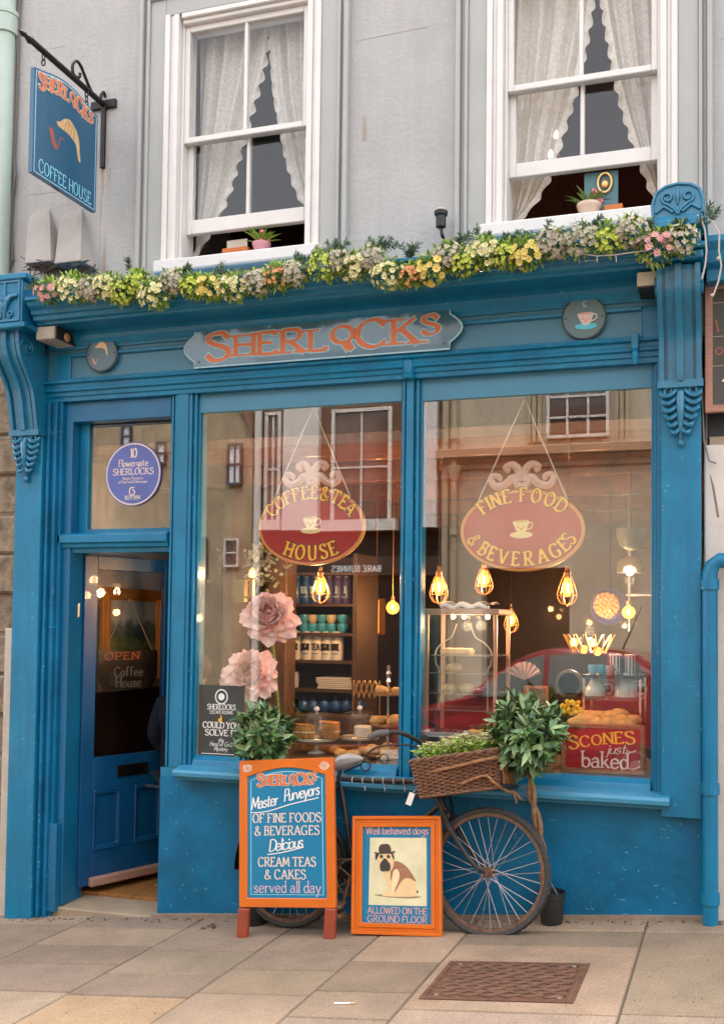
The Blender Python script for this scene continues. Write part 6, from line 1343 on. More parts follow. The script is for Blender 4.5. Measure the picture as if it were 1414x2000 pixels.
b = MB(); sc0, sc1 = bk(652,1494), bk(710,1478)
def sad(u, v):
    a = 2*PI*v; t_ = u; c_ = lerp(sc0, sc1, t_)+buu*(.012*math.sin(t_*PI)-.01*t_); wd = .075*(1-t_)**.75+.016; hh = (.045*(1-t_)**.6+.014)*(1 if math.sin(a) < 0 else .7)
    k = min(1, math.sin(PI*min(.97, max(.03, t_)))**.35); return c_+bn*(wd*k*math.cos(a))+buu*(hh*k*math.sin(a)+.004*noise.noise(V(u*8,v*8,0)))
b.grid(sad, 14, 18); b.build('saddle', mat('grey_plastic_cover', (.36,.34,.33), .45, var=.15, vscale=20, bump=.3, bscale=40), bike, smooth='all')
b = MB(); b.tube([bk(660,1522), bk(666,1500)], .011, 8)
b.tube([bk(714,1496)+bux*(.026*math.cos(a))+buu*(.026*math.sin(a)) for a in [2*PI*k/18 for k in range(18)]], .0045, 6, closed=True); b.tube([bk(672,1508), bk(706,1492)], .005, 6); b.build('seat_post', BLACKP, bike, smooth=True)
b = MB(); n_ = 26; pr = [(R_+.016,-.028),(R_+.026,-.014),(R_+.03,0),(R_+.026,.014),(R_+.016,.028)]
vs_ = [cR+bux*(r*math.cos(a))+buu*(r*math.sin(a))+bn*d for a in [lerp(-.25, PI*1.02, k/n_) for k in range(n_+1)] for r, d in pr]
b.add(vs_, [(k*5+i, k*5+i+1, (k+1)*5+i+1, (k+1)*5+i) for k in range(n_) for i in range(4)]); b.build('mudguard', BLACKP, bike, smooth='all')
b = MB(); cb_ = bk(*bb)+bn*.045
b.tube([cb_+bux*(.085*math.cos(a))+buu*(.085*math.sin(a)) for a in [2*PI*k/28 for k in range(28)]], .006, 6, closed=True)
for k in range(5): a = 2*PI*k/5; b.tube([cb_, cb_+bux*(.082*math.cos(a))+buu*(.082*math.sin(a))], .005, 5)
for s_ in (-1,1): b.tube([cb_+buu*(.085*s_)-bux*.02, cR+bn*.045+buu*(.034*s_)], .005, 5)
b.build('chain_ring', RUST, bike)
b = MB(); pe = bk(676,1772)+bn*.07; b.tube([cb_+bn*.012, pe-bn*.02], .011, 8); b.tube([pe-bn*.02, pe+bn*.08], .008, 6)
for s_ in (-1,1): b.obox(Matrix.Translation(pe+bn*.035+buu*(.022*s_)), .075, .085, .017)
b.build('pedal', RUST, bike, bevel=.002)
b = MB(); rk = [bk(832,1553)+bn*.14, bk(1000,1535)+bn*.14, bk(1000,1535)-bn*.10, bk(832,1553)-bn*.10]
b.tube(rk, .010, 6, closed=True)
for t_ in (.2,.4,.6,.8): b.tube([lerp(rk[0],rk[1],t_), lerp(rk[3],rk[2],t_)], .006, 6)
for s_ in (.14,-.10): b.tube([bk(862,1545)+bn*s_, bk(884,1612)+bn*(.05 if s_ > 0 else -.05)], .007, 6)
b.build('carrier_rack', BLACKP, bike)
# wicker basket strapped on the carrier
WICK = mat('dark_wicker', (.20,.09,.05), .65, var=.55, vscale=70, bump=.3)
p0, p1, p2 = bk(843,1556)+bn*.15, bk(990,1538)+bn*.15, bk(843,1500)+bn*.15
bx, bh = (p1-p0), (p2-p0); bd = -bn*.26+V(0,0,0)
t = thing('wicker_basket', 'dark wicker basket tied on the bicycle carrier, full of cream flowers', 'basket', lerp(p0,p1,.5)+bd*.5)
Lx, Lh, Ld = bx.length, .165, .26; ex = bx.normalized(); ez = (bh-ex*bh.dot(ex)).normalized(); ey = bd.normalized()
def bp2(s_, h, out=0):                     # walk round the basket wall
    per = [(0,0),(Lx,0),(Lx,Ld),(0,Ld)]; tot = 2*(Lx+Ld); s_ = s_ % tot; fl = 1+.14*h/Lh
    if s_ < Lx: x, y, nx, ny = s_, 0, 0, -1
    elif s_ < Lx+Ld: x, y, nx, ny = Lx, s_-Lx, 1, 0
    elif s_ < 2*Lx+Ld: x, y, nx, ny = Lx-(s_-Lx-Ld), Ld, 0, 1
    else: x, y, nx, ny = 0, Ld-(s_-2*Lx-Ld), -1, 0
    x = Lx/2+(x-Lx/2)*fl; y = Ld/2+(y-Ld/2)*fl
    return p0+ex*(x+nx*out)+ey*(y+ny*out)+ez*h
tot = 2*(Lx+Ld); b = MB(); nS = 46
for r_ in range(19):
    h = .006+r_*.0086; rr = random.Random(r_)
    b.tube([bp2(tot*k/92, h+rr.uniform(-.0012,.0012), (.006 if (k//2+r_) % 2 else -.004)) for k in range(92)], .0045, 5, closed=True)
b.build('weave', WICK, t, smooth=True)
b = MB()
for k in range(nS): b.tube([bp2(tot*(k+.5)/nS, 0), bp2(tot*(k+.5)/nS, Lh+.004)], .0045, 5)
for q in range(2): b.tube([bp2(tot*k/80, Lh+.006+.006*math.sin(k*1.1+q*PI), .006*math.cos(k*1.1+q*PI)) for k in range(80)], .008, 6, closed=True)
b.tube([bp2(tot*k/80, .0, .0) for k in range(80)], .009, 6, closed=True); b.build('rim_and_stakes', WICK, t, smooth=True)
MB().prism([p0+ex*.005+ey*.005+ez*.006, p0+ex*(Lx-.005)+ey*.005+ez*.006, p0+ex*(Lx-.005)+ey*(Ld-.005)+ez*.006, p0+ex*.005+ey*(Ld-.005)+ez*.006], ez*.11).build('filling', mat('dark_soil', (.03,.02,.014), .95), t)
b = MB()
b.tube([Vector(q) for q in crom([tuple(bp2(-.02,.105,.012)),tuple(bp2(Lx*.5,.118,.016)),tuple(bp2(Lx*.98,.135,.014)),tuple(bp2(Lx+Ld*.5,.12,.02))], 5)], .008, 6)
b.tube([Vector(q) for q in crom([tuple(bp2(Lx*.55,.035,.012)),tuple(bp2(Lx*.85,.06,.02)),tuple(bp2(Lx*.98,.02,.025)),tuple(bp2(Lx+.05,-.02,.03)),tuple(bp2(Lx+.12,-.03,.05)),tuple(bp2(Lx+.14,-.06,.07))], 5)], .0065, 6)
b.tube([bp2(Lx+.10,-.025,.045), bp2(Lx+.1,-.06,.06), bp2(Lx+.08,-.08,.07)], .004, 5); b.tube([bp2(Lx+.14,-.05,.065), bp2(Lx+.18,-.07,.08)], .004, 5)
for k in range(5): b.tube([bp2(Lx+.02+k*.03,.12,.01), bp2(Lx+.03+k*.03,.05,.018), bp2(Lx+.035+k*.035,.0,.02)], .006, 5)
b.build('loose_canes', mat('pale_cane', (.33,.15,.06), .6, var=.4, vscale=50), t, smooth=True)
LIME = mat('lime_leaf', (.25,.42,.05), .55, var=.5, vscale=35, sss=0); CREAMF = mat('cream_petal', (.80,.74,.44), .6, var=.15, vscale=40)
t = thing('basket_flowers', 'low mass of lime leaves and cream yellow blossoms filling the bicycle basket', 'flowers', p0+ez*.17)
b = MB(); bl = MB()
for k in range(800):
    s_, y = rnd.uniform(-.02, Lx+.01), rnd.uniform(-.015, Ld); q = p0+ex*s_+ey*y+ez*(.13+rnd.uniform(.0,.12)*(1-.4*abs(s_/Lx-.5)))
    d = V(rnd.uniform(-1,1), rnd.uniform(-1,.6), rnd.uniform(.1,1)); b.leaf(q, d, V(rnd.uniform(-.4,.4),rnd.uniform(-.6,.2),1), rnd.uniform(.022,.042), rnd.uniform(.012,.02), .3, 2)
for k in range(210):
    s_, y = rnd.uniform(-.01, Lx), rnd.uniform(-.01, Ld); c_ = p0+ex*s_+ey*y+ez*(.21+rnd.uniform(0,.06)*(1-.5*abs(s_/Lx-.5)))
    for j in range(5): a = 2*PI*j/5+k; bl.leaf(c_, V(math.cos(a), math.sin(a)*.8, .55), V(0,0,1), .016, .013, -.2, 2)
b.build('foliage', LIME, t, smooth='all', fix=False); bl.build('blossoms', CREAMF, t, smooth='all', fix=False)
q = bk(825,1560)+bn*.16; t = thing('price_tag', 'small white paper tag hanging from the carrier under the basket', 'tag', q); b = MB()
Mx = Matrix.Translation(q) @ Matrix.Rotation(.35, 4, 'Y') @ Matrix.Rotation(.2, 4, 'Z'); b.obox(Mx, .028, .002, .062); b.build('card', P_WHITE, t); b = MB(); b.tube([q+V(.01,0,.03), q+V(.03,.03,.05)], .0012, 4); b.build('string', MATS['pale_cord'], t)
b = MB()
for k in range(7):
    s_ = (690+k*20, 1524+k*.4); q = bk(*s_); b.tube([q+bux*(.0)+bn*(.017*math.cos(a))+buu*(.017*math.sin(a)) for a in [2*PI*j/8 for j in range(8)]], .003, 4, closed=True)
    if k % 2: b.tube([q-buu*.014, q-buu*.05+bux*rnd.uniform(-.01,.01)], .0025, 4)
b.build('cable_ties', mat('pale_plastic_tie', (.45,.42,.40), .5), bike)

# ------------------------------------------------------------------ bay trees
BAYL = [mat('bay_leaf', (.095,.20,.06), .36, var=.45, vscale=25, spec=.6), mat('young_bay_leaf', (.25,.35,.15), .42, var=.35, vscale=25, spec=.6), mat('dark_bay_leaf', (.03,.085,.028), .4, var=.3, vscale=25)]
def bay_crown(t, c, rx, rz, n_sh, seed, lean=0):
    r5 = random.Random(seed); mbs = [MB(), MB(), MB()]; tw = MB()
    for k in range(n_sh):
        z = 1-2*(k+.5)/n_sh; a = k*2.39996+r5.uniform(-.3,.3); s_ = math.sqrt(max(0, 1-z*z)); d = V(s_*math.cos(a), s_*math.sin(a), z)
        rad = r5.uniform(.55,.98); tip = c+V(d.x*rx, d.y*rx*.9, d.z*rz)*rad; base = c+V(d.x*rx, d.y*rx, d.z*rz)*.15+V(0,0,-rz*.2)
        tw.tube([base, lerp(base,tip,.6)+V(0,0,.01), tip], [.004,.003,.002], 4)
        gd = (d+V(0,0,.55)).normalized()
        for j in range(r5.randint(9,13)):
            aa = j*2.4+r5.random(); sd = gd.orthogonal().normalized(); s2 = gd.cross(sd); f_ = r5.uniform(.35,1.2)
            ld = (gd*r5.uniform(.35,1.1)+(sd*math.cos(aa)+s2*math.sin(aa))*f_).normalized()
            mbs[0 if r5.random() < .5 else (1 if r5.random() < .6 else 2)].leaf(tip-gd*r5.uniform(0,.055), ld, gd, r5.uniform(.055,.095), r5.uniform(.02,.03), r5.uniform(-.1,.35), 3)
    cr = mbs[0].build('crown', BAYL[0], t, smooth='all', fix=False); mbs[1].build('young_leaves', BAYL[1], cr, smooth='all', fix=False); mbs[2].build('inner_leaves', BAYL[2], cr, smooth='all', fix=False); tw.build('twigs', mat('green_twig', (.10,.11,.04), .7), cr)
POTB = mat('black_plastic_pot', (.022,.021,.021), .5)
c = at(1030,1432,-.24); g = at(1077,1808,-.13); t = thing('bay_tree', 'standard bay tree with twisted bare trunk in a small black pot, right of the bicycle', 'potted tree', (g.x,-.13,gz(g.x)))
bay_crown(t, c, .185, .19, 105, 4)
px_ = [(1068,1762),(1064,1730),(1060,1690),(1056,1645),(1047,1595),(1038,1550),(1036,1510),(1034,1470)]
tr_ = [tuple(at(*q, lerp(-.13,-.24,i/7))) for i, q in enumerate(px_)]
b = MB(); P_ = crom(tr_, 6); 
for ph in (0, PI): b.tube([Vector(p)+V(.013*math.cos(i*.42+ph), .011*math.sin(i*.42+ph), 0) for i, p in enumerate(P_)], [.0135*(1-.25*i/len(P_)) for i in range(len(P_))], 8)
b.build('trunk', mat('bay_bark', (.27,.15,.07), .75, var=.45, vscale=40, bump=.4), t, smooth=True)
def pot(t, x, y, r, h):
    z = gz(x); b = MB(); b.lathe([(0,0),(r*.76,0),(r*.8,.004),(r*.93,h*.78),(r*1.0,h*.8),(r*1.03,h),(r*.96,h),(r*.92,h*.85),(0,h*.84)], (x,y,z), 28); b.build('pot', POTB, t, smooth=True)
pot(t, g.x, -.13, .064, .155)
b = MB(); q = at(1072,1718,-.14); b.tube([at(1062,1755,-.13), q, at(1093,1756,-.13)], .0022, 4); b.build('wire_handle', mat('thin_wire', (.3,.3,.28), .4, .8), t)
c = at(514,1436,-.17); g = at(500,1800,-.16); t = thing('bay_tree', 'bushy bay tree rising behind the tall orange menu board', 'potted tree', (g.x,-.15,gz(g.x)))
bay_crown(t, c, .155, .165, 90, 9)
b = MB(); b.tube([V(g.x,-.16,gz(g.x)+.1), V(g.x+.02,-.15,.3), V(c.x,-.17,c.z-.1)], [.016,.014,.011], 8); b.build('trunk', MATS['bay_bark'], t, smooth=True); pot(t, g.x, -.165, .075, .16)

# ------------------------------------------------------------------ giant paper peonies and eucalyptus in the left pane
PINK = mat('peony_petal', (.93,.66,.60), .7, var=.16, vscale=14, sss=.15); PINKD = mat('deep_peony_petal', (.88,.50,.45), .7, var=.2, vscale=14)
def peony(px, py, Y, R, lab, seed):
    r6 = random.Random(seed); c = at(px, py, Y); t = thing('giant_peony', lab, 'flower', c); fwd = V(.32,-1,.35).normalized(); sd = V(0,0,1).cross(fwd).normalized(); up = fwd.cross(sd)
    A_, B_ = MB(), MB()
    for ring_, (cnt, tilt, L_, wd) in enumerate(((13,1.55,1.0,.55),(13,1.25,.95,.55),(12,.95,.85,.5),(11,.65,.72,.46),(9,.4,.6,.4),(7,.18,.5,.34))):
        for k in range(cnt):
            a = 2*PI*(k+r6.uniform(-.3,.3))/cnt+ring_*.7; tl_ = tilt+r6.uniform(-.2,.2); LL = L_*R*r6.uniform(.85,1.1); ww = wd*R*r6.uniform(.95,1.3); ph = r6.uniform(0,6)
            rad = sd*math.cos(a)+up*math.sin(a); tan = -sd*math.sin(a)+up*math.cos(a); d0 = fwd*math.cos(tl_)+rad*math.sin(tl_); nn = fwd*math.sin(tl_)-rad*math.cos(tl_)
            def f_(u, v):
                s_ = (u-.5)*2; wv = math.sin(PI*(.10+.62*v))**.8; cup_ = .28*R*(v*v)*(.6+.4*math.cos(tl_)); ruf = .05*R*v*v*math.sin(s_*6+ph)
                edge = LL*v*(1-.30*s_*s_*v)+.03*R*v*math.sin(s_*8+ph)
                return c+fwd*(.05*R)+d0*edge+tan*(s_*ww*.55*wv)+nn*(cup_+ruf+.09*ww*s_*s_)-fwd*(R*.25*v*v*(1 if ring_ < 2 else 0))
            (B_ if ring_ > 3 or r6.random() < .15 else A_).grid(f_, 8, 6)
    o = A_.build('outer_petals', PINK, t, smooth='all', fix=False); B_.build('inner_petals', PINKD, t, smooth='all', fix=False)
    b = MB(); b.tube([c-fwd*(.05*R), c-fwd*(R*.4)-V(0,0,R*.4), V(c.x+.03,Y+.12,.757)], .012, 8); b.leaf(c-fwd*(.2*R)-V(0,0,R*.5), V(-1,-.2,.2), V(0,-1,0), .12, .05); b.build('stem', mat('peony_stem', (.2,.26,.06), .6), t)
peony(527,1206,.17,.17,'upper giant pale pink paper peony in the left pane',1); peony(490,1320,.13,.17,'lower giant pale pink paper peony above the dark poster',2)
t = thing('eucalyptus_garland', 'grey green eucalyptus garland round the sconce at the left of the window', 'foliage', at(490,1110,.5)); b = MB()
for k in range(340):
    a = at(rnd.gauss(490,28), rnd.gauss(1108,26), .72+rnd.uniform(-.1,.1)); d = V(rnd.uniform(-1,1),rnd.uniform(-1,.3),rnd.uniform(-1,1)); b.leaf(a, d, V(rnd.uniform(-1,1),-1,rnd.uniform(-1,1)), rnd.uniform(.025,.045), rnd.uniform(.018,.03), .2, 2)
b.build('leaves', mat('eucalyptus_leaf', (.22,.25,.19), .6, var=.4, vscale=25), t, smooth='all', fix=False)

# ------------------------------------------------------------------ the customer in the doorway
def skin(name, joints, bones, m, parent, sub=2):
    me = bpy.data.meshes.new(name); bm = bmesh.new(); ly = bm.verts.layers.skin.verify(); vs_ = []
    for i, (p, r) in enumerate(joints): v = bm.verts.new(p); v[ly].radius = (r if isinstance(r, tuple) else (r, r)); v[ly].use_root = (i == 0); vs_.append(v)
    for a, b_ in bones: bm.edges.new((vs_[a], vs_[b_]))
    bm.to_mesh(me); bm.free(); o = bpy.data.objects.new(name, me); COL.objects.link(o)
    o.modifiers.new('skin', 'SKIN').use_smooth_shade = True; s_ = o.modifiers.new('sub', 'SUBSURF'); s_.levels = s_.render_levels = sub
    bpy.context.view_layer.update(); dg = bpy.context.evaluated_depsgraph_get(); new = bpy.data.meshes.new_from_object(o.evaluated_get(dg)); bpy.data.objects.remove(o); bpy.data.meshes.remove(me)
    new.materials.clear(); new.materials.append(m)
    o = bpy.data.objects.new(name, new); COL.objects.link(o)
    for f in new.polygons: f.use_smooth = True
    if parent: hang(o, parent)
    return o
def person():
    Y = .36; c = at(351,1700,Y); x0 = c.x; zf = -.113; SK = mat('skin_tone', (.55,.33,.24), .55, sss=.1); k = .80
    t = thing('person', 'person in a dark navy jacket and dark trousers standing with their back to the door', 'person', (x0,Y,zf))
    def J(x, y, z): return (x0+x*k, Y+y*k, zf+z*k)
    jts = [(J(0,0,.93),(.125*k,.10*k)),(J(0,.01,1.12),(.12*k,.09*k)),(J(.01,.03,1.32),(.15*k,.10*k)),(J(.03,.06,1.44),(.075*k,.07*k)),(J(.05,.09,1.52),.052*k),(J(.06,.11,1.60),.088*k),(J(.07,.12,1.70),.085*k),
        (J(-.16,.03,1.40),.062*k),(J(-.225,.0,1.15),.045*k),(J(-.18,.16,.98),.036*k),(J(-.13,.24,.95),.03*k),
        (J(.20,.04,1.40),.062*k),(J(.26,.02,1.15),.045*k),(J(.22,.18,.98),.036*k),(J(.17,.25,.95),.03*k),
        (J(-.095,.0,.84),.085*k),(J(-.10,.01,.48),.055*k),(J(-.105,-.02,.09),.04*k),(J(-.11,.12,.035),.036*k),(J(.095,.0,.84),.085*k),(J(.10,.01,.48),.055*k),(J(.105,-.02,.09),.04*k),(J(.11,.12,.035),.036*k)]
    bns = [(0,1),(1,2),(2,3),(3,4),(4,5),(5,6),(2,7),(7,8),(8,9),(9,10),(2,11),(11,12),(12,13),(13,14),(0,15),(15,16),(16,17),(17,18),(0,19),(19,20),(20,21),(21,22)]
    skin('body', jts, bns, SK, t)
    J2 = [(J(0,-.0,.80),(.20*k,.15*k)),(J(0,.0,.98),(.175*k,.135*k)),(J(.005,.015,1.2),(.185*k,.135*k)),(J(.015,.035,1.38),(.15*k,.11*k)),(J(.035,.065,1.47),.078*k),(J(-.18,.03,1.385),.085*k),(J(-.245,.0,1.15),.068*k),(J(-.19,.15,.99),.055*k),(J(.22,.04,1.385),.085*k),(J(.285,.02,1.15),.068*k),(J(.23,.17,.99),.055*k)]
    skin('jacket', J2, [(0,1),(1,2),(2,3),(3,4),(3,5),(5,6),(6,7),(3,8),(8,9),(9,10)], mat('navy_jacket', (.009,.013,.022), .9, spec=.15, var=.3, vscale=12, bump=.35, bscale=18), t)
    b = MB(); b.tube([V(*J(-.2,-.155,.80)), V(*J(0,-.165,.795)), V(*J(.2,-.155,.80))], .008, 6); b.tube([V(*J(-.02,-.135,.82)),V(*J(-.02,-.14,1.2)),V(*J(0,-.09,1.4))], .0035, 5); b.build('jacket_seam', mat('dark_seam', (.02,.022,.028), .8), t)
    T2 = [(J(0,0,.92),(.15*k,.115*k)),(J(-.095,.0,.82),.10*k),(J(-.10,.01,.48),.072*k),(J(-.105,-.015,.10),.062*k),(J(.095,.0,.82),.10*k),(J(.10,.01,.48),.072*k),(J(.105,-.015,.10),.062*k)]
    skin('trousers', T2, [(0,1),(1,2),(2,3),(0,4),(4,5),(5,6)], mat('dark_trousers', (.015,.016,.02), .85), t)
    for s_ in (-1,1): skin('shoe', [(J(.105*s_,-.06,.05),(.045*k,.045*k)),(J(.108*s_,.05,.045),(.05*k,.04*k)),(J(.112*s_,.15,.035),(.045*k,.03*k))], [(0,1),(1,2)], mat('white_trainer', (.6,.58,.56), .5), t)
    b = MB(); b.ball(V(*J(.066,.105,1.665)), .103*k, 16, 12, (1,1.05,1.05)); b.build('hair', mat('brown_hair', (.06,.03,.015), .7, bump=.6, bscale=90, stretch=(6,6,1)), t, smooth=True)
person()

# ------------------------------------------------------------------ on the paving
def manhole():
    xs_ = (-1.19,-.585); ys_ = (-1.165,-.715); zc = gz(-.9)
    t = thing('manhole_cover', 'rusty brown rectangular inspection cover with wavy tread set in the paving', 'manhole cover', (-.89,-.94,zc)); RM = mat('rusty_iron', (.135,.062,.035), .7, .2, var=.45, vscale=25, bump=.5, bscale=90)
    S = lambda x, y, z=0: (x, y, gz(x)+z)
    b = MB(); o = [S(xs_[0],ys_[0],.0055),S(xs_[1],ys_[0],.0055),S(xs_[1],ys_[1],.0055),S(xs_[0],ys_[1],.0055)]; i_ = [S(xs_[0]+.022,ys_[0]+.022,.0055),S(xs_[1]-.022,ys_[0]+.022,.0055),S(xs_[1]-.022,ys_[1]-.022,.0055),S(xs_[0]+.022,ys_[1]-.022,.0055)]
    b.ring(o, i_, (0,0,-.03)); b.build('rim', RM, t)
    b = MB(); b.prism([S(xs_[0]+.026,ys_[0]+.026,.0045),S(xs_[1]-.026,ys_[0]+.026,.0045),S(xs_[1]-.026,ys_[1]-.026,.0045),S(xs_[0]+.026,ys_[1]-.026,.0045)], (0,0,-.02))
    for k in range(11):
        y = ys_[0]+.05+k*.0355
        b.tube([S(lerp(xs_[0]+.04, xs_[1]-.04, q/60), y+.009*math.sin(q/60*PI*13+k*PI), .0045) for q in range(61)], .0085, 5)
    b.ball(S(-.89,-.80,.004), .03, 14, 6, (1,1,.25)); b.build('tread_plate', RM, t, smooth=True)
    b = MB()
    for x in (xs_[0]+.06, xs_[1]-.06):
        for y in (ys_[0]+.045, ys_[1]-.045): b.ball(S(x,y,.005), .012, 8, 5, (1,1,.4))
    b.build('lifting_key', mat('grey_iron', (.25,.2,.17), .5, .6), t, smooth=True)
manhole()
g = at(671,1962,-1.24); z = gz(-1.475); t = thing('cigarette_butt', 'white cigarette butt with orange tip lying on the paving', 'cigarette', (-1.475,-1.24,z)); b = MB(); b.tube([(-1.51,-1.243,gz(-1.51)+.005),(-1.445,-1.237,gz(-1.445)+.005)], .004, 8); b.build('paper', P_WHITE, t); b = MB(); b.tube([(-1.445,-1.237,gz(-1.445)+.005),(-1.425,-1.235,gz(-1.425)+.005)], .0042, 8); b.build('filter_tip', P_TAN, t)
q = (-2.62,-.225); b = MB()
for k in range(9): a = rnd.uniform(0,6.3); r = rnd.uniform(0,.09); b.ball((q[0]+r*math.cos(a), q[1]+.5*r*math.sin(a), gz(q[0]+r*math.cos(a))+.004), rnd.uniform(.006,.016), 6, 4, (1,1,.35), jit=.3)
tag(b.build('grit_patch', mat('dark_grit', (.09,.065,.05), .95)), 'small patch of dark grit on the paving left of the menu board', 'grit', kind='stuff')
# ------------------------------------------------------------------ flower garland along the cornice
FOL = mat('garland_leaf', (.26,.38,.045), .6, var=.5, vscale=30); FOLD = mat('dark_garland_leaf', (.055,.11,.035), .65, var=.4, vscale=30); FIR = mat('fir_needles', (.06,.11,.055), .7, var=.4, vscale=30)
PET = dict(cream=mat('cream_blossom', (.76,.76,.46), .6, var=.2, vscale=40), yellow=mat('yellow_blossom', (.50,.57,.07), .6, var=.3, vscale=40), gold=mat('gold_daisy', (.80,.66,.20), .6, var=.15, vscale=40), dried=mat('dried_hydrangea', (.44,.39,.29), .8, var=.4, vscale=40), pink=mat('pink_daisy', (.68,.33,.38), .6, var=.2, vscale=40), orange=mat('peach_blossom', (.72,.33,.13), .6, var=.25, vscale=40), eye=mat('daisy_eye', (.70,.45,.04), .7))
def bunch(px, py, rpx, kind, lab, seed, Y=-.41):
    r7 = random.Random(seed); c = at(px, py, Y); R = rpx/370; t = thing('flower_bunch', lab, 'flowers', c, 'artificial flower bunches along the cornice')
    b = MB(); bl = MB(); ey = MB()
    def pt(k_=1):
        while True:
            p = V(r7.uniform(-1,1), r7.uniform(-1,1), r7.uniform(-1,1))
            if p.length < 1: return p
    for k in range(330 if kind != 'dried' else 210):
        p = pt(); q = c+V(p.x*R*1.15, p.y*R*.7+.02, p.z*R*.95); d = (p+V(r7.uniform(-.5,.5), -.2, r7.uniform(-.2,.7))).normalized(); b.leaf(q, d, V(r7.uniform(-.5,.5),-.6,1), r7.uniform(.018,.036), r7.uniform(.009,.016), .25, 2)
    nB = {'dried':90,'cream':50,'yellow':58,'gold':22,'pink':20,'orange':40}[kind]
    for k in range(nB):
        p = pt().normalized()*r7.uniform(.72,1.05)
        if p.y > .45: p.y = -p.y
        if kind != 'dried' and p.z > .5: p.z *= .3
        q = c+V(p.x*R*1.08, p.y*R*.75-.005, p.z*R*.9-.008); n = (V(p.x, p.y-.35, p.z*.7+.1)).normalized(); a_ = n.orthogonal().normalized(); b_ = n.cross(a_)
        pr, np_, cu = {'dried':(.009,4,.1),'cream':(.0115,7,.45),'yellow':(.0085,5,.3),'gold':(.014,9,.25),'pink':(.0135,8,.2),'orange':(.009,5,.4)}[kind]
        pr *= r7.uniform(.95,1.5); ph = r7.random()*6
        for j in range(np_):
            a = 2*PI*j/np_+ph; d = (a_*math.cos(a)+b_*math.sin(a)); bl.leaf(q, (d+n*cu).normalized(), n, pr*1.25, pr*(1.0 if np_ < 6 else .75), -.15, 2)
        if kind in ('gold','cream','pink'): ey.ball(q+n*.003, pr*.32, 6, 4)
    b.build('foliage', FOL, t, smooth='all', fix=False); n0 = len(bl.f); bl.add(ey.v, ey.f); bl.build('blossoms', [PET[kind], PET['eye']], t, smooth='all', fix=False, split=n0)
BUN = [(95,566,26,'pink','pink tinged bunch at the far left end of the cornice, beside the carved block'),(142,560,33,'cream','thick cream blossom bunch under the left wall vent'),(177,562,26,'dried','grey dried hydrangea under the gap between the two wall vents'),(212,556,30,'cream','cream bunch just right of the two wall vents'),(240,566,28,'yellow','yellow green bunch above the left round plaque'),(268,550,27,'yellow','yellow bunch with a dark feathery sprig above it'),(303,572,30,'cream','drooping cream and green bunch below the grey broken trim'),(338,548,25,'dried','dried hydrangea under the left corner of the left sash window'),(376,556,24,'yellow','small lime yellow bunch under the left sash window'),(411,558,27,'gold','gold daisy bunch under the middle of the left sash window'),(457,556,30,'cream','cream daisy bunch under the pink flower pot'),(503,550,26,'dried','dried hydrangea left of the peach coloured bunch'),(541,538,28,'orange','peach and orange bunch under the right side of the left sash window'),(574,531,25,'dried','dried hydrangea right of the peach coloured bunch'),(632,515,31,'yellow','yellow bunch right of the left sash window'),(664,508,24,'dried','dried hydrangea between yellow and cream bunches above the name board'),(690,518,27,'cream','cream bunch above the letter C of the name board'),(724,502,24,'dried','dried hydrangea above the last letters of the name board'),(758,532,30,'cream','hanging cream bunch above the end of the name board'),(802,534,21,'orange','little orange bunch left of the black spot lamp'),(842,520,30,'gold','gold daisy bunch hanging below the black spot lamp'),(873,497,27,'dried','dried hydrangea right below the black spot lamp'),(905,508,27,'yellow','yellow bunch right of the black spot lamp'),(946,490,29,'cream','cream daisy bunch at the left corner of the right sash window'),(988,494,26,'yellow','yellow bunch under the left of the right sash window'),(1030,490,29,'gold','gold yellow bunch under the cream pot of the right sash window'),(1078,472,30,'dried','first dried hydrangea under the cream pot, left of another'),(1132,466,33,'dried','wide dried hydrangea under the orange block of the right sash window'),(1188,464,28,'yellow','lime yellow bunch above the teacup plaque'),(1234,450,31,'dried','tall dried hydrangea next to the carved finial'),(1281,478,32,'pink','pink daisy bunch hanging in front of the carved finial'),(1328,466,28,'dried','dried hydrangea in front of the right cap block')]
for i, (px, py, r, k, lab) in enumerate(BUN): bunch(px, py, r, k, lab, 100+i)
def sprig(px, py, lab, seed, n_=4, Y=-.36, up=1.0):
    r8 = random.Random(seed); c = at(px, py, Y); t = thing('fir_sprig', lab, 'greenery', c, 'fir sprigs tucked behind the flower bunches'); b = MB()
    for k in range(n_):
        d = V(r8.uniform(-1,1), r8.uniform(-.5,.1), r8.uniform(.0,.6)*up).normalized(); L_ = r8.uniform(.05,.09); b.tube([c, c+d*L_], .002, 4)
        for j in range(44):
            tt = r8.uniform(.1,1); a = r8.uniform(0,6.3); o = d.orthogonal().normalized(); o2 = d.cross(o); b.leaf(c+d*(L_*tt), (d*.8+o*math.cos(a)+o2*math.sin(a)), V(0,-1,.3), r8.uniform(.02,.034), .006, .3, 2)
    b.build('needles', FIR, t, fix=False)
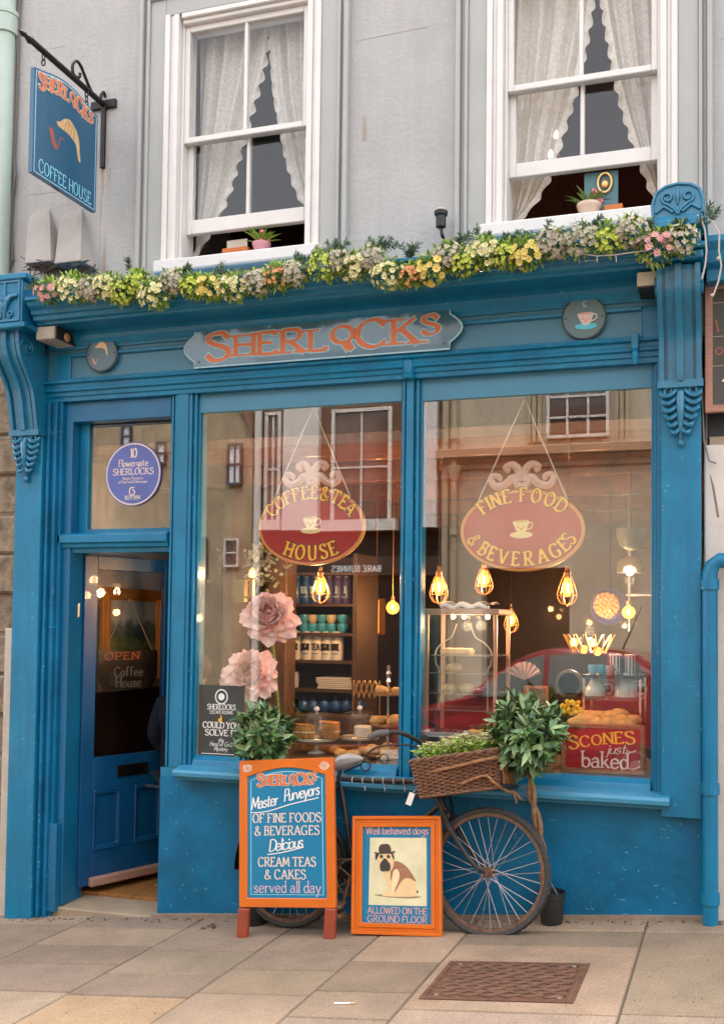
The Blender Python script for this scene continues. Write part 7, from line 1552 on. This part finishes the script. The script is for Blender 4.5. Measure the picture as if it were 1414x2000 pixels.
for i, (px, py, lab) in enumerate([(70,560,'grey green sprig at the left end of the garland by the carved block'),(255,528,'upright dark feather sprig left of the left sash window'),(352,528,'sprig under the left edge of the left sash window'),(430,535,'sprig under the left sash window behind the gold daisies'),(600,505,'sprig just right of the left sash window sill'),(660,482,'sprig behind the yellow and dried bunches'),(745,482,'sprig above the hanging cream bunch'),(800,500,'sprig left of the black spot lamp'),(895,478,'sprig right of the black spot lamp'),(930,462,'dark sprig at the left foot of the right sash window'),(1010,465,'sprig behind the gold yellow bunch of the right window'),(1060,455,'sprig left of the first dried hydrangea of the right window'),(1155,440,'sprig under the right sash window'),(1265,455,'sprig left of the carved finial'),(1345,440,'dark sprig right of the carved finial'),(1385,430,'green sprig at the far right end of the garland')]): sprig(px, py+6, lab, 300+i, 4 if i not in (1,) else 2, up=1 if i != 1 else 2.5)
# fairy light wires
b = MB(); WIRE = mat('pale_fairy_wire', (.5,.42,.38), .6)
b.tube([at(*q,-.40) for q in ((1368,425),(1376,450),(1379,490),(1376,520),(1370,545))], .004, 5); b.tube([at(*q,-.38) for q in ((1360,420),(1390,432),(1404,455),(1403,490),(1408,520),(1402,550),(1392,577))], .004, 5); b.ball(at(1402,505,-.38), .009, 8, 6); b.ball(at(1390,577,-.38), .008, 8, 6)
tag(b.build('fairy_light_wire', WIRE), 'pale fairy light wire dangling past the chalk menu at right', 'wire')
b = MB(); b.tube([at(*q,-.42) for q in ((1130,495),(1165,500),(1200,498),(1240,492),(1262,490))], .0025, 5)
for q in (1165,1202): b.tube([at(q,499,-.42), at(q+1,512,-.42)], .0022, 4)
tag(b.build('garland_wire', WIRE), 'thin wire drooping below the dried hydrangeas of the right window', 'wire')
# ------------------------------------------------------------------ lamps and vents on the wall
t = thing('floodlight', 'grey box floodlight under the left end of the cornice', 'lamp', at(98,655,-.2)); p = at(100,655,-.22)
b = MB(); b.box(p.x-.07,p.x+.055,-.26,-.06,p.z-.032,p.z+.042); b.build('housing', mat('beige_housing', (.45,.40,.32), .6, var=.15, vscale=15), t, bevel=.005)
b = MB(); b.box(p.x+.0555,p.x+.063,-.25,-.07,p.z-.03,p.z+.04); b.build('lens_plate', P_BLACK, t); b = MB(); b.ball((p.x+.06,-.16,p.z), .028, 12, 8, (.6,1,1)); b.build('lens', mat('amber_lens', (.5,.25,.08), .2), t, smooth=True)
t = thing('floodlight', 'pale beige box floodlight under the right end of the cornice', 'lamp', at(1265,545,-.2)); p = at(1266,545,-.24)
b = MB(); b.box(p.x-.052,p.x+.045,-.26,-.06,p.z-.035,p.z+.03); b.build('housing', mat('cream_housing', (.55,.49,.37), .6, var=.1), t, bevel=.004); b = MB(); b.box(p.x-.05,p.x+.043,-.25,-.07,p.z-.042,p.z-.0355); b.build('lens_plate', P_BLACK, t)
t = thing('spot_lamp', 'small black spot lamp on a stalk above the cornice between the sash windows', 'lamp', at(862,460,-.1)); p = at(861,425,-.1)
b = MB(); b.lathe([(.018,-.055),(.026,-.05),(.026,.005),(.034,.012),(.036,.03),(.03,.035)], p, 16); b.build('body', mat('lamp_black', (.03,.027,.026), .4, .4), t, smooth=True)
b = MB(); b.ball(p+V(0,0,.036), .03, 14, 8, (1,1,.55)); b.build('lens', mat('grey_lens', (.42,.38,.35), .25), t, smooth=True); b = MB(); b.tube([p-V(0,0,.05), p-V(-.005,0,.085), p-V(-.012,-.08,.14)], .009, 8); b.build('stalk', MATS['lamp_black'], t)
COWL = mat('beige_cowl', (.34,.31,.285), .8, var=.08, vscale=10, bump=.15)
for i, (xa_, xb_, xc_, xd_, lab) in enumerate(((50,100,56,86,'left tapered grey vent cowl on the wall above the garland'),(108,158,117,150,'right tapered grey vent cowl on the wall, nearer the window'))):
    Yb, Yt = -.16, -.05; a, c_, e, f_ = at(xa_,512,Yb), at(xb_,505,Yb), at(xc_,432,Yt), at(xd_,428,Yt); zt_ = at(xc_,412,-.0).z
    t = thing('vent_cowl', lab, 'vent', ((a.x+c_.x)/2,-.08,a.z)); b = MB(); zb_ = (a.z+c_.z)/2; ztm = (e.z+f_.z)/2
    b.add([(a.x,Yb,zb_),(c_.x,Yb,zb_),(c_.x,.0,zb_),(a.x,.0,zb_),(e.x,Yt,ztm),(f_.x,Yt,ztm),(f_.x,.0,zt_),(e.x,.0,zt_)], [(0,1,5,4),(1,2,6,5),(4,5,6,7),(3,0,4,7),(2,3,7,6)]); b.build('hood', COWL, t, fix=True)
    b = MB(); b.box(a.x-.004,c_.x+.004,Yb-.004,-.001,zb_-.012,zb_); b.build('lip', COWL, t, bevel=.002)
    n_ = thing('twig_nest', 'clump of brown twigs poking out under the %s vent cowl' % ('left','right')[i], 'nest', ((a.x+c_.x)/2,-.1,zb_-.05)); b = MB()
    for k in range(26):
        q = V(rnd.uniform(a.x-.03,c_.x+.03), rnd.uniform(-.16,-.03), zb_-rnd.uniform(.0,.06)); d = V(rnd.uniform(-1,1), rnd.uniform(-.4,.4), rnd.uniform(-.5,.5)).normalized()*rnd.uniform(.04,.09); b.tube([q-d, q+V(0,0,.008), q+d], [.003,.004,.002], 5)
    b.build('twigs', mat('brown_twig', (.13,.085,.06), .8, var=.4, vscale=60), n_)
b = MB(); b.tube([at(1239,683,-.13), at(1239,692,-.17), at(1239,712,-.16)], [.012,.017,.012], 8); b.box(at(1239,690,-.12).x-.018, at(1239,690,-.12).x+.018, -.125,-.06, 2.83,2.91); b.build('blind_hook', BLUE, shop, bevel=.003)
# ------------------------------------------------------------------ upstairs windows: lace curtains, pots
def lace_mat():
    M = bpy.data.materials.new('lace'); M.use_nodes = True; N = M.node_tree.nodes; L = M.node_tree.links; N.remove(N['Principled BSDF']); out = N['Material Output']
    d = N.new('ShaderNodeBsdfDiffuse'); d.inputs[0].default_value = (.86,.82,.75,1); tl = N.new('ShaderNodeBsdfTranslucent'); tl.inputs[0].default_value = (.85,.8,.72,1); tr = N.new('ShaderNodeBsdfTransparent')
    m1 = N.new('ShaderNodeMixShader'); m1.inputs[0].default_value = .3; L.new(d.outputs[0], m1.inputs[1]); L.new(tl.outputs[0], m1.inputs[2])
    tc = N.new('ShaderNodeTexCoord'); v = N.new('ShaderNodeTexVoronoi'); v.inputs['Scale'].default_value = 55; L.new(tc.outputs['Object'], v.inputs[0]); mr = N.new('ShaderNodeMapRange'); mr.inputs[1].default_value = .2; mr.inputs[2].default_value = .7; mr.inputs[3].default_value = .10; mr.inputs[4].default_value = .24; L.new(v.outputs['Distance'], mr.inputs[0])
    m2 = N.new('ShaderNodeMixShader'); L.new(mr.outputs[0], m2.inputs[0]); L.new(m1.outputs[0], m2.inputs[1]); L.new(tr.outputs[0], m2.inputs[2]); L.new(m2.outputs[0], out.inputs[0]); return M
LACE = lace_mat()
def curtain(edge, xside, zt, zb, lab, ph, Y=.20):
    pts = [at(*q, Y) for q in edge]; E_ = crom([(p.x, p.z) for p in pts], 12); E_ = sorted(E_, key=lambda p: -p[1])
    def ex_(z):
        for a, b_ in zip(E_, E_[1:]):
            if b_[1] <= z <= a[1]: return lerp(a[0], b_[0], (a[1]-z)/max(1e-6, a[1]-b_[1]))
        return E_[0][0] if z > E_[0][1] else E_[-1][0]
    z1, z0 = zt, max(zb, E_[-1][1]); b = MB(); sg = 1 if ex_(4.2) > xside else -1
    def f_(u, v):
        z = lerp(z1, z0, v); xe = ex_(z)+sg*.014*abs(math.sin((z-z0)*36)) if u > .98 else ex_(z)
        x = lerp(xside, xe, u); fold = .022*math.sin(u*24+ph+2.2*v)+.010*math.sin(u*41+v*4)
        return V(x, Y+fold*(.4+.6*min(1, abs(xe-xside)*2.5)), z)
    b.grid(f_, 60, 46); t = thing('lace_curtain', lab, 'curtain', (xside,Y,z0)); b.build('drape', LACE, t, smooth='all', fix=False)
    b = MB(); zz = [lerp(z1, z0, k/110) for k in range(111)]
    b.grid(lambda u, v: (lambda z: V(ex_(z)+sg*(-.012+u*(.026+.018*abs(math.sin(z*34)))), Y-.012+.012*math.sin(z*70+u*2)*u, z))(lerp(z1, z0, v)), 5, 150); b.build('scalloped_frill', LACE, t, smooth='all', fix=False)
c = curtain
c(((528,0),(522,70),(512,140),(490,220),(462,320),(440,392),(405,462),(372,512)), W1[0]+.09, 5.1, WZ0+.01, 'left lace curtain swept aside in the left sash window', 0)
c(((532,0),(536,90),(542,180),(556,260),(568,320),(588,380),(606,408)), W1[1]-.09, 5.1, WZ0+.01, 'right lace curtain swept aside in the left sash window', 1)
c(((1160,-120),(1152,0),(1142,70),(1122,170),(1098,250),(1072,340),(1035,405),(1000,440)), W2[0]+.09, 5.1, WZ0+.01, 'left lace curtain swept aside in the right sash window', 2)
c(((1176,-120),(1182,0),(1192,70),(1210,170),(1232,250),(1252,310),(1284,392)), W2[1]-.09, 5.1, WZ0+.01, 'right lace curtain swept aside in the right sash window', 3)
ORB = mat('orange_wood', (.50,.13,.02), .5, var=.15, vscale=10)
def pot_up(px, py, r, h, m, lab, leafm, fl):
    Y = .055; x = at(px,py,Y).x; z = WZ0+.0; t = thing('flower_pot', lab, 'flower pot', (x,Y,z)); b = MB(); b.lathe([(0,0),(r*.72,0),(r*.95,h*.7),(r,h*.75),(r*1.02,h),(r*.9,h),(0,h*.8)], (x,Y,z), 22); b.build('pot', m, t, smooth=True)
    b = MB(); bl = MB()
    for k in range(26):
        a = rnd.uniform(0,6.3); d = V(math.cos(a)*.8, math.sin(a)*.5, rnd.uniform(.5,1.2)); b.leaf(V(x,Y,z+h*.9)+V(math.cos(a)*r*.4,math.sin(a)*r*.3,0), d, V(0,0,1), rnd.uniform(.07,.115), rnd.uniform(.016,.026), .4, 3)
    for k in range(fl): q = V(x+rnd.uniform(.2,1.1)*r, Y-.02+rnd.uniform(-.02,.02), z+h+rnd.uniform(.0,.06)); bl.ball(q, .012, 7, 5, jit=.2)
    b.build('leaves', leafm, t, smooth='all', fix=False)
    if fl: bl.build('blossoms', mat('rose_pink_petal', (.75,.18,.25), .6), t, smooth=True)
pot_up(511,488,.052,.055, mat('pink_glaze', (.66,.30,.36), .35), 'pink pot with green leaves on the left sash window sill', FOL, 4)
pot_up(1150,408,.062,.062, mat('cream_pot', (.66,.50,.40), .5, var=.1), 'cream pot of fleshy leaves and pink blossoms on the right sash window sill', mat('cactus_green', (.14,.24,.05), .45), 7)
def block(px0, px1, lab, h=.045):
    Y = .06; a, b_ = at(px0,490,Y).x, at(px1,490,Y).x
    if px0 > 900: a, b_ = at(px0,400,Y).x, at(px1,400,Y).x
    tag(MB().box(a,b_,Y-.02,Y+.03,WZ0+.001,WZ0+h).build('wooden_block', ORB, bevel=.003), lab, 'block')
block(437,487,'orange wooden block beside the pink pot in the left window'); block(1180,1216,'orange wooden block beside the cream pot in the right window')
p0_, p1_ = at(447,470,.16), at(487,445,.16); tag(MB().box(p0_.x,p1_.x,.14,.143,WZ0+.001,WZ0+.13).build('menu_card', mat('menu_paper', (.6,.55,.48), .8)), 'pale paper card standing behind the orange block in the left window', 'card')
p0_ = at(573,460,.25); b = MB(); b.lathe([(.03,0),(.032,.11),(.015,.14),(.014,.19),(0,.19)], (p0_.x,.25,3.45), 14); tag(b.build('amber_bottle', mat('amber_bottle_glass', (.35,.09,.01), .15), smooth=True), 'dim amber bottle at the right of the left window', 'bottle')
p0_, p1_ = at(1140,380,.12), at(1206,330,.12); t = thing('teal_card', 'teal framed card with a brass oval crest standing behind the cream pot', 'card', (p0_.x,.12,WZ0)); MB().box(p0_.x,p1_.x,.13,.14,WZ0,p1_.z).build('panel', mat('dusty_teal', (.07,.17,.2), .5), t)
cx = (p0_.x+p1_.x)/2+.02; cz = at(1170,358,.12).z; b = MB(); b.tube([(cx+.035*math.cos(a),.122,cz+.05*math.sin(a)) for a in [2*PI*k/20 for k in range(20)]], .008, 6, closed=True); b.ball((cx,.122,cz-.005), .018, 10, 8, (1,.4,1.3)); b.build('crest', BRASS, t, smooth=True)
for px, py, lab in ((1086,265,'upper candle bulb glowing behind the left lace curtain of the right window'),(1075,303,'lower candle bulb glowing behind the left lace curtain of the right window')):
    p = at(px,py,.9); t = thing('candle_bulb', lab, 'lamp', p); b = MB(); b.lathe([(0,-.02),(.014,-.01),(.015,.005),(.005,.03),(0,.034)], p, 10); b.build('bulb', FILA, t, smooth=True); b = MB(); b.tube([p-V(0,0,.07), p-V(0,0,.02)], .01, 8); b.tube([p-V(0,0,.07),(p.x,1.3,p.z-.1),(p.x,2.39,p.z-.1)], .006, 6); b.build('arm', BRASS, t); lamp(t, p, 2)

# a rusty rain streak below the iron bracket
def stain(x0, x1, z0, z1):
    M = bpy.data.materials.get('rust_streak')
    if not M:
        M = bpy.data.materials.new('rust_streak'); M.use_nodes = True; N = M.node_tree.nodes; L = M.node_tree.links; N.remove(N['Principled BSDF']); out = N['Material Output']
        d = N.new('ShaderNodeBsdfDiffuse'); d.inputs[0].default_value = (.42,.30,.19,1); tr = N.new('ShaderNodeBsdfTransparent'); mx = N.new('ShaderNodeMixShader')
        tc = N.new('ShaderNodeTexCoord'); mp = N.new('ShaderNodeMapping'); mp.inputs['Scale'].default_value = (40,1,2.2); n = N.new('ShaderNodeTexNoise'); n.inputs['Detail'].default_value = 6; L.new(tc.outputs['Object'], mp.inputs[0]); L.new(mp.outputs[0], n.inputs[0]); n.inputs['Scale'].default_value = 1
        mr = N.new('ShaderNodeMapRange'); mr.inputs[1].default_value = .42; mr.inputs[2].default_value = .7; mr.inputs[4].default_value = .55; L.new(n.outputs['Fac'], mr.inputs[0]); L.new(mr.outputs[0], mx.inputs[0]); L.new(tr.outputs[0], mx.inputs[1]); L.new(d.outputs[0], mx.inputs[2]); L.new(mx.outputs[0], out.inputs[0])
    MB().add([(x0,-.004,z0),(x1,-.004,z0),(x1,-.004,z1),(x0,-.004,z1)], [(0,1,2,3)]).build('rust_stain', M, shop)
p = at(205,330,0); stain(p.x-.03, p.x+.045, 3.5, p.z)
p = at(400,100,0); stain(-1.93, -1.90, 4.1, 4.25)

# scuffed paint: flakes and scratches along edges and on the panel under the window
def flake(b, x, y, z, L_, W_, ang):
    n_ = 7; pts = []
    for k in range(n_):
        a = 2*PI*k/n_; q = rnd.uniform(.55, 1.1); u, v = L_*.5*q*math.cos(a), W_*.5*q*math.sin(a); pts.append((x+u*math.cos(ang)-v*math.sin(ang), y, z+u*math.sin(ang)+v*math.cos(ang)))
    b.add(pts, [tuple(range(n_))])
b = MB()
for k in range(50):                                     # horizontal scrapes on the stall riser
    x = rnd.uniform(-3.0, -.2); t_ = rnd.random()**1.3; z = lerp(gz(x)+.02, .60, t_)
    flake(b, x, -.0605, z, rnd.uniform(.006,.05), rnd.uniform(.0015,.005), rnd.gauss(0,.25))
for k in range(45):
    x = rnd.choice((rnd.gauss(-.45,.12), rnd.gauss(-2.9,.07))); flake(b, x, -.0607, rnd.uniform(gz(x)+.03,.60), rnd.uniform(.004,.02), rnd.uniform(.002,.007), rnd.uniform(0,3))
for xe, ye, z0, z1, n_ in ((-3.035,-.0455,-.1,.6,40),(-3.861,-.1005,-.2,1.0,36),(-3.826,-.0855,-.15,1.6,30),(-2.89,-.0505,.8,2.7,16),(-1.66,-.0505,.75,2.7,20),(-1.59,-.0505,.75,2.7,18),(-.35,-.0505,.75,2.7,26),(-.335,-.1005,.75,2.3,18),(-.165,-.1005,.7,2.3,14),(-4.03,-.1005,-.2,2.2,14),(-3.775,-.0605,-.1,.3,16)):
    for k in range(n_): flake(b, xe+rnd.gauss(0,.004), ye-.0006, rnd.uniform(z0,z1), rnd.uniform(.003,.022), rnd.uniform(.0015,.006), PI/2+rnd.gauss(0,.25))
for k in range(40): flake(b, rnd.uniform(-2.9,-.33), -.1525, rnd.uniform(.664,.68), rnd.uniform(.01,.05), rnd.uniform(.001,.003), rnd.gauss(0,.05))
for k in range(34): flake(b, rnd.uniform(-3.8,-.4), -.1115, rnd.uniform(2.877,2.884), rnd.uniform(.01,.07), rnd.uniform(.001,.0025), 0)
o = b.build('paint_scuffs', mat('bare_pale_primer', (.16,.36,.47), .7, var=.3, vscale=40), shop, fix=False); o['kind'] = 'stuff'
b = MB()
for k in range(300):
    x = rnd.uniform(-4.2,.1); y = -.085-abs(rnd.gauss(0,.035)); b.ball((x,y,gz(x)+.003), rnd.uniform(.002,.007), 5, 3, (rnd.uniform(.8,1.6),1,.4), jit=.3)
for k in range(130):
    x = rnd.uniform(-3.4,.0); y = rnd.uniform(-1.45,-.2); b.ball((x,y,gz(x)+.002), rnd.uniform(.0015,.004), 5, 3, (1,1,.4), jit=.3)
tag(b.build('street_grit', MATS['dark_grit']), 'fine dark grit gathered on the paving along the foot of the shopfront', 'grit', kind='stuff')
